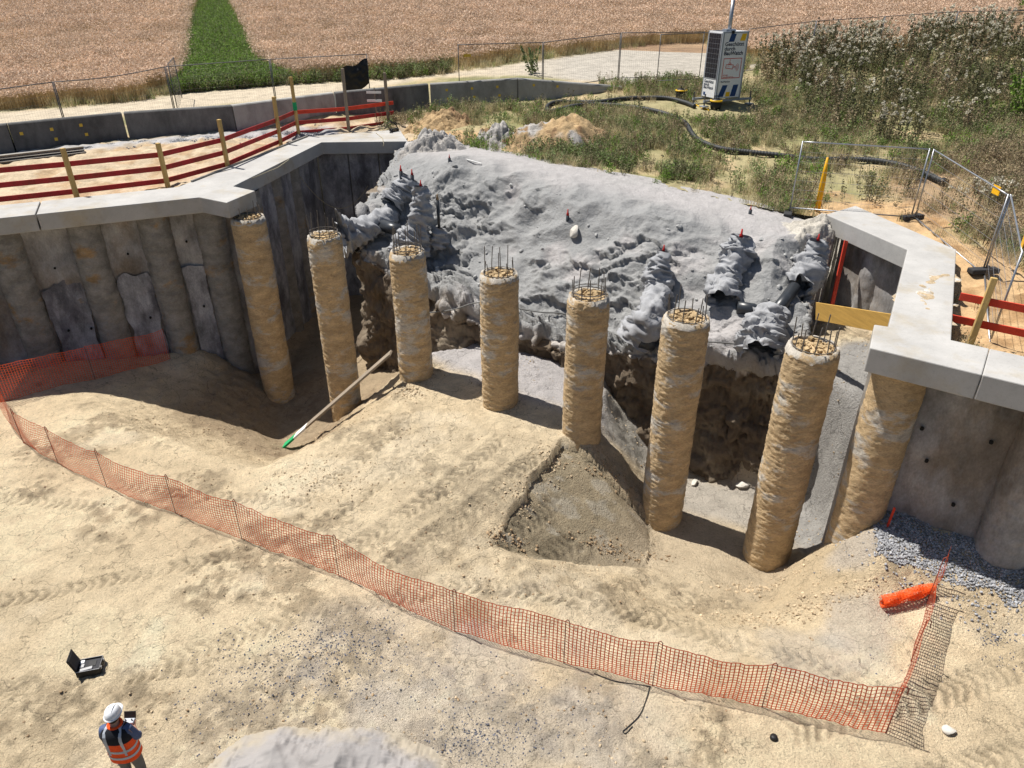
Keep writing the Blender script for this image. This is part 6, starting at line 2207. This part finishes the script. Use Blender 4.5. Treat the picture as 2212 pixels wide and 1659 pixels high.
# weeds along the front of the field
n_ = 5200
P_ = catmull(np.array([list(p) for p in TRACK_BACK]), 600)
k_ = rs.randint(0, 600, n_)
off = rs.uniform(0, 2.2, n_)
x_, y_ = P_[k_, 0] + rs.normal(0, .3, n_), P_[k_, 1] + off - .1
inf = (x_ > -22) & (x_ < 22)
lush = (np.abs(x_ + 10) < 6.5)
sel = inf & (lush | (rs.uniform(0, 1, n_) < .35))
x_, y_, lush = x_[sel], y_[sel], lush[sel]
a_l = lush & (rs.uniform(0, 1, len(x_)) < .8)
for nm, mm, cc, lb, s0, s1 in (('verge_weeds', a_l, c_weed, 'green weeds along the edge of the track', .7, 1.4), ('verge_grass', ~a_l, c_grass, 'dry grass at the edge of the wheat', .8, 1.7)):
    scatter(nm, np.stack([x_[mm], y_[mm], uz_np(x_[mm], y_[mm])], -1), *rnd_args(int(mm.sum()), s0, s1, 5, .25, 1), cc, label=lb)

# meadow on the right: grass, weeds, dry patches
n_ = 75000
x_, y_ = rs.uniform(-6, 34, n_), rs.uniform(8, 47, n_)
ok = ~in_poly(x_, y_, PITPOLY) & ~in_poly(x_, y_, tpoly) & (np.abs(x_) < 1.1 * y_)
tw_ = np.array([[p.x, p.y] for p in (A, A + Vector((1.3, .5, 0)))])
behind_b = seg_dist(x_, y_, [(p.x, p.y) for p in BJ])
hosed = seg_dist(x_, y_, [(p.x, p.y) for p in pl_hose])[0]
ok &= (hosed > 0.32) & ~((y_ < 0) | in_poly(x_, y_, [(8.2, 32.2), (10.6, 32.4), (11.2, 34.6), (10.5, 35.6), (8.6, 35.4), (7.6, 33.5)]))
ok &= ~((behind_b[2] > -0.5) & (x_ < 4.5))
bare_ = smooth(0.5, -0.5, seg_dist(x_, y_, [(10.5, 21), (10.6, 17), (10.5, 14), (10.5, 10), (13, 7)])[0] - 1.7)
bare_ = np.maximum(bare_, smooth(0.5, -0.5, seg_dist(x_, y_, [(-4, 31.5), (-1.5, 30.6), (1.5, 29.8)])[0] - 1.7))
patch = smooth(-0.55, 0.35, fbm2(x_, y_, 2.2, 4, 17))
ok &= (rs.uniform(0, 1, n_) < (0.06 + 0.94 * patch ** 1.5)) & (rs.uniform(0, 1, n_) > bare_ * 0.97)
x_, y_ = x_[ok], y_[ok]
z_ = uz_np(x_, y_) + relief(x_, y_)
dry = smooth(1.5, -1.0, seg_dist(x_, y_, [(15, 21), (19, 23.5), (25, 23), (30, 22)])[0] - 3.0) * .7 + .08
u_ = rs.uniform(0, 1, len(x_))
isdry = u_ < dry
isweed = (~isdry) & (rs.uniform(0, 1, len(x_)) < .30 + .25 * (fbm2(x_, y_, 1.4, 3, 55) > 0.1))
isgr = ~isdry & ~isweed
scatter('meadow_grass', np.stack([x_, y_, z_], -1)[isgr], *rnd_args(int(isgr.sum()), .5, 1.25, 6, .3, 1.3), c_grass, label='patchy green and dry grass on the right bank')
scatter('meadow_weeds', np.stack([x_, y_, z_], -1)[isweed], *rnd_args(int(isweed.sum()), .4, 1.1, 5, .25, 1.6), c_weed, label='low green weeds among the grass')
scatter('dry_weeds', np.stack([x_, y_, z_], -1)[isdry], *rnd_args(int(isdry.sum()), .5, 1.15, 5, .4, 1.2), c_dryw, label='brown dry weeds on the slope below the thicket')
# fringe along the sand crest
crl = catmull(np.array(CREST[2:8]), 300)
n_ = 900
k_ = rs.randint(0, 300, n_)
x_, y_ = crl[k_, 0] + rs.uniform(0, 1.2, n_) * .7 + .25, crl[k_, 1] + rs.uniform(0, 1.2, n_) + .35
z_ = np.array([top_z(float(a), float(b)) for a, b in zip(x_, y_)])
sel = fbm2(x_, y_, 1.2, 3, 91) > -.25
scatter('crest_grass', np.stack([x_, y_, z_ - .02], -1)[sel], *rnd_args(int(sel.sum()), .4, 1.1, 5, .3, 1.3), c_weed, label='weeds along the upper edge of the sand')

# the thicket of white-tufted weeds: one plant each
thick = [at(*p) for p in ((1625, 175, 5.9), (1700, 225, 5.5), (1790, 285, 5.3), (1900, 300, 5.25), (2010, 318, 5.2), (2100, 290, 5.3), (2260, 270, 5.4), (2300, 120, 6.3), (2100, 110, 6.3), (1900, 118, 6.2), (1780, 122, 6.15), (1680, 140, 6.1))]
variants = []
for k in range(6):
    P = make_weed(100 + k, 1.55, 11, ('leaf_thicket', 'leaf_thicket', 'leaf_brown')[k % 3], .075, 36, 'flower_white', 34, spread=.42, lean=.3)
    variants.append((P.mesh('foliage', [m_ for m_ in P.parts if m_ != 'flower_white']), P.mesh('flower_heads', ['flower_white'])))
r_ = random.Random(5)
bx = [min(p.x for p in thick), max(p.x for p in thick)]; by = [min(p.y for p in thick), max(p.y for p in thick)]
spots = []
tries = 0
while len(spots) < 190 and tries < 20000:
    tries += 1
    x, y = r_.uniform(*bx), r_.uniform(*by)
    if not in_poly(np.array([x]), np.array([y]), thick)[0]:
        continue
    if any((x - a) ** 2 + (y - b) ** 2 < 0.58 ** 2 for a, b in spots):
        continue
    spots.append((x, y))
spots.sort(key=lambda p: p[1])
for k, (x, y) in enumerate(spots):
    v = variants[r_.randrange(6)]
    front = k / len(spots)
    zone = 'at the end of the thicket nearest the tower' if x < 12.5 else ('in the front row of the thicket' if front < .3 else ('in the back of the thicket along the fence' if front > .72 else 'in the middle of the dense thicket'))
    side_ = '' if x < 12.5 else (', left half' if x < 17.5 else ', right half')
    t = thing('tufted_weed', 'tall white-tufted weed ' + zone + side_, 'weed', (x, y, uz(x, y) - .03), r_.uniform(0, 6.28), 'white-tufted weeds in the thicket')
    s = r_.uniform(.85, 1.25) * (0.75 + 0.45 * front)
    t.scale = (s * 1.1, s * 1.1, s)
    place('foliage', v[0], None, t)
    if r_.random() < .30 + .4 * front:
        tag(place('flower_heads', v[1], None, t), kind='stuff')
# single plants that stand out
def single(name, label, cat, px, py, h, seed, leaf, stems=12, nleaf=40, size=.07, flower=None, spread=.5, s=1.0, nfl=20, z=None):
    p = hit(px, py) if z is None else at(px, py, z)
    P = make_weed(seed, h, stems, leaf, size, nleaf, flower, nfl, spread=spread, lean=.5)
    t = thing(name, label, cat, (p.x, p.y, top_z(p.x, p.y) - .03), seed)
    place('foliage', P.mesh('foliage', [m_ for m_ in P.parts if m_ not in ('flower_white', 'twig')]), None, t)
    place('stems', P.mesh('stems', ['twig']), None, t)
    if flower:
        place('flower_heads', P.mesh('flower_heads', ['flower_white']), None, t)['kind'] = 'stuff'


single('thistle', 'dark broad-leaved weed standing at the wheat edge behind the fence', 'weed', 1152, 160, 1.5, 301, 'leaf_green', 8, 50, .12, spread=.3)
single('umbel_plant', 'clump of bright white umbel flowers behind the near fence', 'plant', 2110, 452, 0.8, 303, 'leaf_olive', 22, 20, .05, 'flower_white', .9, nfl=18)
single('umbel_plant', 'smaller white-flowered clump right of the fence corner', 'plant', 2165, 440, 0.7, 304, 'leaf_olive', 16, 20, .05, 'flower_white', .7, nfl=16)
single('elder_bush', 'bright green elder bush at the right picture edge', 'bush', 2225, 262, 2.2, 305, 'leaf_bright', 20, 90, .11, spread=.8)
single('broom_plant', 'yellow-green feathery plant below the thicket at the right', 'plant', 2150, 258, 0.9, 306, 'leaf_bright', 16, 40, .05, spread=.7)
single('low_shrub', 'olive shrub behind the near wire fence', 'shrub', 1880, 430, 0.8, 307, 'leaf_olive', 26, 36, .05, spread=1.1)
single('low_shrub', 'green shrub left of the yellow pole', 'shrub', 1640, 400, 0.8, 308, 'leaf_green', 20, 30, .05, spread=1.0)
single('low_shrub', 'light green shrub beside the hose bend', 'shrub', 1700, 375, 0.75, 309, 'leaf_bright', 18, 30, .05, spread=.9)
single('low_shrub', 'dark shrub growing beside the large earth heap', 'shrub', 1082, 275, 0.9, 310, 'leaf_green', 14, 40, .06, spread=.5)
# bushes and a tree at the top edge
def bush(px, py, z, r, h, label, seed, mat='leaf_green'):
    p = at(px, py, z)
    p.z = float(uz_np(p.x, p.y))
    rg = random.Random(seed)
    t = thing('hedge_bush', label, 'bush', p, seed, 'bushes at the far field edge')
    P = Plant()
    for c in range(26):
        cc = Vector((rg.uniform(-1, 1) * r, rg.uniform(-1, 1) * r * .7, rg.uniform(.25, .95) * h))
        for l in range(110):
            q = cc + rv(rg, .55 * h * .45)
            u = rv(rg).normalized() * .16
            v = rv(rg).cross(u).normalized() * .22
            P.quad(mat if rg.random() < .8 else 'leaf_bright', q, u, v)
    place('crown', P.mesh('crown'), None, t)
    tr = MB()
    for k in range(4):
        tr.tube([(rg.uniform(-.2, .2), 0, -.2), (rg.uniform(-.5, .5) * r, rg.uniform(-.3, .3), h * .6)], [.09, .04], 6)
    tr.build('trunk', M('twig'), t)


bush(1735, 17, 7.5, 2.2, 3.0, 'round green bush left of the thin trunk at the top edge', 401)
bush(1870, 18, 7.5, 3.2, 3.4, 'wide dark green bush at the top edge above the thicket', 402)
bush(2075, 30, 7.1, 3.5, 2.6, 'pale brown bramble behind the fence at the top right', 403, 'leaf_brown')
bush(2180, 48, 6.9, 3.5, 3.4, 'green bush in the top right corner', 404, 'leaf_bright')

# ------------------------------------------------------------------ the person with helmet and controller
nmat('skin', (0.42, 0.24, 0.17), var=0.08, scale=8, rough=0.6, bump=0)
nmat('hair', (0.025, 0.018, 0.013), var=0.2, scale=20, rough=0.8, bump=0)
nmat('shirt_blue', (0.085, 0.115, 0.21), var=0.12, scale=9, rough=0.9, bump=0.2, bscale=40)
nmat('trouser_grey', (0.16, 0.155, 0.14), var=0.12, scale=9, rough=0.9, bump=0.2, bscale=40)
nmat('vest_orange', (0.90, 0.09, 0.012), var=0.06, scale=9, rough=0.8, bump=0.1)
nmat('vest_black', (0.012, 0.013, 0.018), var=0.1, scale=9, rough=0.9, bump=0.1)
nmat('reflective', (0.42, 0.45, 0.50), var=0.05, rough=0.35, bump=0)
nmat('helmet_white', (0.80, 0.81, 0.83), var=0.02, rough=0.35, bump=0)
nmat('boot', (0.05, 0.04, 0.03), var=0.2, rough=0.8, bump=0)


def skin_obj(name, verts, edges, radii, mat, parent, root=0, sub=2):
    me = bpy.data.meshes.new(name)
    me.from_pydata([tuple(v) for v in verts], edges, [])
    o = bpy.data.objects.new(name, me)
    COL.objects.link(o)
    o.modifiers.new('skin', 'SKIN')
    sv = me.skin_vertices[0].data
    for i, r in enumerate(radii):
        sv[i].radius = r if hasattr(r, '__len__') else (r, r)
        sv[i].use_root = (i == root)
    o.modifiers.new('sub', 'SUBSURF').levels = sub
    o.modifiers['sub'].render_levels = sub
    dg = bpy.context.evaluated_depsgraph_get()
    m2 = bpy.data.meshes.new_from_object(o.evaluated_get(dg))
    bpy.data.objects.remove(o)
    m2.polygons.foreach_set('use_smooth', np.ones(len(m2.polygons), bool))
    m2.materials.clear()
    return place(name, m2, mat, parent)


PS = 0.91
pp_ = at(244.7, 1540, 1.70 * PS)
per = thing('person', 'person in white helmet, orange and black vest holding a controller', 'person', (pp_.x, pp_.y - .06, gz(pp_.x, pp_.y)), math.radians(2))
per.scale = (PS, PS, PS)
V = [(0, 0, .95), (0, -.015, 1.15), (0, -.02, 1.34), (0, 0, 1.47), (0, .03, 1.55), (0, .055, 1.63), (0, .06, 1.70)]
Ed = [(0, 1), (1, 2), (2, 3), (3, 4), (4, 5), (5, 6)]
Rr = [(.155, .115), (.145, .11), (.165, .12), (.075, .07), (.058, .06), (.085, .10), (.078, .095)]


def addp(p, r, prev):
    V.append(p); Rr.append(r); Ed.append((prev, len(V) - 1))
    return len(V) - 1


for s in (-1, 1):
    a = addp((s * .19, -.01, 1.40), (.062, .062), 2)
    b = addp((s * .255, .02, 1.16), (.047, .047), a)
    c = addp((s * .15, .185, 1.06), (.036, .034), b)
    d = addp((s * .095, .235, 1.095), (.027, .022), c)
    palm = addp((s * .08, .275, 1.11), (.036, .018), d)
    for k, (dx, dz, ln) in enumerate(((.030, .012, .95), (.010, .022, 1.0), (-.010, .022, .95), (-.028, .014, .8))):
        f1 = addp((s * (.085 + dx * .5), .305, 1.115 + dz), .0095, palm)
        f2 = addp((s * (.070 + dx * .5), .305 + .03 * ln, 1.125 + dz), .0088, f1)
        addp((s * (.052 + dx * .5), .305 + .038 * ln, 1.145 + dz), .0075, f2)
    t1 = addp((s * .052, .265, 1.138), .0105, d)
    addp((s * .035, .29, 1.16), .009, t1)
    h = addp((s * .095, 0, .88), (.095, .10), 0)
    k1 = addp((s * .11, .025, .50), (.062, .062), h)
    an = addp((s * .12, -.01, .10), (.042, .045), k1)
    addp((s * .13, .13, .05), (.042, .03), an)
skin_obj('body', V, Ed, Rr, M('skin'), per)
# trousers and boots
TV = [(0, 0, .98), (0, 0, .90)]; TE = [(0, 1)]; TR = [(.17, .128), (.165, .125)]
for s in (-1, 1):
    n = len(TV)
    TV += [(s * .10, 0, .80), (s * .115, .028, .50), (s * .122, -.005, .14)]
    TE += [(1, n), (n, n + 1), (n + 1, n + 2)]
    TR += [(.105, .112), (.08, .082), (.072, .075)]
skin_obj('trousers', TV, TE, TR, M('trouser_grey'), per)
for s in (-1, 1):
    MB().tube([(s * .122, -.05, .12), (s * .123, -.03, .05), (s * .13, .08, .045), (s * .135, .17, .035)], [.062, .062, .055, .035], 12).build('boot', M('boot'), per, shade=True)
# shirt: torso and sleeves
SV = [(0, -.01, 1.02), (0, -.018, 1.2), (0, -.02, 1.37), (0, 0, 1.47)]; SE = [(0, 1), (1, 2), (2, 3)]; SR = [(.165, .122), (.155, .12), (.172, .128), (.085, .08)]
for s in (-1, 1):
    n = len(SV)
    SV += [(s * .195, -.01, 1.405), (s * .26, .018, 1.165), (s * .215, .125, 1.11)]
    SE += [(2, n), (n, n + 1), (n + 1, n + 2)]
    SR += [(.078, .078), (.066, .066), (.054, .054)]
skin_obj('shirt', SV, SE, SR, M('shirt_blue'), per)


def vest_ring(z, a, b, y0, n=48):
    return [(a * math.copysign(abs(math.cos(t)) ** .85, math.cos(t)), y0 + b * math.copysign(abs(math.sin(t)) ** .9, math.sin(t)), z) for t in np.linspace(0, 2 * math.pi, n, endpoint=False)]


def loft(rings, name, mat, parent):
    n = len(rings[0])
    vs = [p for r in rings for p in r]
    fs = [(i * n + k, i * n + (k + 1) % n, (i + 1) * n + (k + 1) % n, (i + 1) * n + k) for i in range(len(rings) - 1) for k in range(n)]
    return MB().add(vs, fs).build(name, mat, parent, shade=True)


prof = [(.80, .235, .185, .0), (.90, .232, .182, -.005), (1.0, .225, .172, -.01), (1.12, .222, .162, -.015), (1.24, .232, .160, -.02)]
prof2 = [(1.24, .233, .161, -.02), (1.32, .235, .158, -.022), (1.40, .222, .145, -.02), (1.455, .185, .118, -.012), (1.49, .11, .088, -.0)]
loft([vest_ring(*p) for p in prof], 'vest_body', M('vest_orange'), per)
vb = loft([vest_ring(*p) for p in prof2], 'vest_yoke', M('vest_black'), per)
MB().tube([(.095 * math.cos(t), .012 + .085 * math.sin(t), 1.50 + .012 * math.sin(t)) for t in np.linspace(0, 2 * math.pi, 25)], .022, 8, caps=False).build('vest_collar', M('vest_orange'), per, shade=True)
for s in (-1, 1):      # reflective shoulder straps
    st_ = []
    for (z, a, b, y0) in [(.98, .226, .172, -.01), (1.12, .222, .162, -.015), (1.24, .233, .161, -.02), (1.32, .235, .158, -.022), (1.40, .222, .145, -.02), (1.45, .188, .121, -.012)]:
        x = s * .115
        yy = y0 - b * math.sqrt(max(0, 1 - (abs(x) / a) ** 2)) - .012
        st_.append(((x - .027, yy, z), (x + .027, yy, z)))
    st_.append(((s * .10 - .027, -.06, 1.492), (s * .10 + .027, -.06, 1.492)))
    st_.append(((s * .10 - .027, .06, 1.48), (s * .10 + .027, .06, 1.48)))
    vs = [p for q in st_ for p in q]
    MB().add(vs, [(2 * i, 2 * i + 1, 2 * i + 3, 2 * i + 2) for i in range(len(st_) - 1)]).build('reflective_strip', M('reflective'), per)
for z in (.92, 1.06):
    a, b, y0 = (.235, .184, -.006) if z < 1 else (.228, .170, -.013)
    loft([vest_ring(z - .025, a, b, y0), vest_ring(z + .025, a - .001, b - .001, y0)], 'reflective_band', M('reflective'), per)
# hair, helmet, ears, nose
ha = MB()
hair_r = []
for z, r, y in ((1.575, .055, .015), (1.60, .083, .03), (1.65, .094, .045), (1.70, .096, .05)):
    hair_r.append([(r * math.cos(t), y + r * 1.08 * math.sin(t) if math.sin(t) < .15 else y + r * .3, z) for t in np.linspace(0, 2 * math.pi, 28, endpoint=False)])
loft(hair_r, 'hair', M('hair'), per)
for s in (-1, 1):
    MB().tube([(s * .085, .055, 1.615), (s * .098, .05, 1.64), (s * .097, .055, 1.668)], [.012, .018, .012], 8).build('ear', M('skin'), per, shade=True)
MB().tube([(0, .15, 1.665), (0, .172, 1.635), (0, .155, 1.622)], [.010, .016, .010], 8).build('nose', M('skin'), per, shade=True)
hel = []
for u in np.linspace(0, 1, 12):
    r = .122 * math.cos(u * math.pi / 2) ** .75
    z = 1.685 + .135 * math.sin(u * math.pi / 2)
    hel.append([(r * .93 * math.cos(t), .055 + r * 1.12 * math.sin(t), z) for t in np.linspace(0, 2 * math.pi, 40, endpoint=False)])
h_ = loft(hel, 'helmet', M('helmet_white'), per)
brim = [[((.117 + e) * .95 * math.cos(t), .055 + (.122 + e) * 1.1 * math.sin(t) + (.035 if math.sin(t) > .5 and e > 0 else 0), 1.685 + dz) for t in np.linspace(0, 2 * math.pi, 40, endpoint=False)] for e, dz in ((0, .008), (.018, -.002), (.018, -.008), (-.004, -.006))]
loft(brim, 'helmet_brim', M('helmet_white'), h_)
for s in (-.035, 0, .035):
    MB().tube([(s,   .055 - .128 * math.cos(t) * .9, 1.69 + .134 * math.sin(t)) for t in np.linspace(.35, 2.7, 14)], .008, 6).build('helmet_rib', M('helmet_white'), h_, shade=True)
# controller held in both hands (a thing of its own)
ctl = thing('controller', 'black hand-held controller with a raised screen in the person\'s hands', 'controller', per.location + Matrix.Rotation(math.radians(2), 3, 'Z') @ Vector((0, .32 * PS, 1.15 * PS)), math.radians(2))
MB().box((0, -.01, 0), (.15, .09, .035)).build('body', M('reflective'), ctl, bevel=.008)
MB().box((0, .055, .055), (.165, .018, .10), Matrix.Rotation(-.5, 3, 'X')).build('screen', M('black_steel'), ctl, bevel=.004)
for s in (-1, 1):
    MB().tube([(s * .045, -.01, .015), (s * .045, -.01, .04)], [.008, .011], 8).build('stick', M('black_steel'), ctl)

# ------------------------------------------------------------------ open equipment case
nmat('case_black', (0.012, 0.012, 0.013), var=0.15, rough=0.5, bump=0.1)
nmat('foam_grey', (0.05, 0.05, 0.055), var=0.15, rough=0.95, bump=0.3)
nmat('device_grey', (0.42, 0.42, 0.43), var=0.1, rough=0.6, bump=0)
cp = at(198, 1447, 0.0)
cs = thing('equipment_case', 'open black equipment case lying on the sandy ground', 'case', (cp.x, cp.y, gz(cp.x, cp.y) + .005), math.radians(14))
cs.scale = (.74, .74, .74)
w_, d_c, h_c = .50, .38, .17
b = MB()
b.box((0, 0, .012), (w_ - .04, d_c - .04, .024))
tray = MB()
for (c, s) in (((0, -d_c / 2, h_c / 2), (w_, .022, h_c)), ((0, d_c / 2, h_c / 2), (w_, .022, h_c)), ((-w_ / 2, 0, h_c / 2), (.022, d_c - .024, h_c)), ((w_ / 2, 0, h_c / 2), (.022, d_c - .024, h_c))):
    MB().box(c, s).build('side', M('case_black'), cs, bevel=.006)
b.build('floor', M('case_black'), cs)
MB().box((0, 0, h_c * .45), (w_ - .05, d_c - .05, h_c * .75)).build('foam', M('foam_grey'), cs, bevel=.01)
MB().tube([(-w_ / 2, -d_c / 2, h_c), (w_ / 2, -d_c / 2, h_c), (w_ / 2, d_c / 2, h_c), (-w_ / 2, d_c / 2, h_c), (-w_ / 2, -d_c / 2, h_c)], .009, 6).build('rim', M('device_grey'), cs)
MB().box((.06, .03, h_c * .83 + .004), (.16, .16, .012)).build('compartment', M('case_black'), cs)
MB().box((-.17, .11, h_c * .83 + .012), (.09, .09, .03)).build('charger', M('helmet_white'), cs, bevel=.006)
MB().box((-.15, -.01, h_c * .83 + .012), (.09, .1, .03)).build('battery', M('device_grey'), cs, bevel=.006)
MB().box((-.04, -.12, h_c * .83 + .015), (.26, .08, .035), Matrix.Rotation(.12, 3, 'Z')).build('drone_part', M('device_grey'), cs, bevel=.01)
lid = MB().box((-w_ / 2 - .035, 0, h_c + .19), (.03, d_c, .40), Matrix.Rotation(-.22, 3, 'Y')).build('lid', M('case_black'), cs, bevel=.01)
MB().box((-w_ / 2 - .016, 0, h_c + .19), (.012, d_c - .06, .34), Matrix.Rotation(-.22, 3, 'Y')).build('lid_foam', M('foam_grey'), lid)
for y in (-.11, .11):
    MB().box((w_ / 2 + .018, y, h_c * .7), (.02, .05, .07)).build('latch', M('device_grey'), cs, bevel=.004)
MB().tube([(w_ / 2 + .01, -.07, h_c * .6), (w_ / 2 + .06, -.06, h_c * .6), (w_ / 2 + .06, .06, h_c * .6), (w_ / 2 + .01, .07, h_c * .6)], .011, 6).build('handle', M('boot'), cs)
# odd black plug on the ground at the right
p = hit(1671, 1595)
tag(MB().tube([p, p + Vector((0, 0, .05)), p + Vector((0, 0, .06))], [.06, .055, .02], 12).build('black_plug', M('black_steel'), shade=True), 'small black plug lying on the ground near the bottom edge', 'plug')
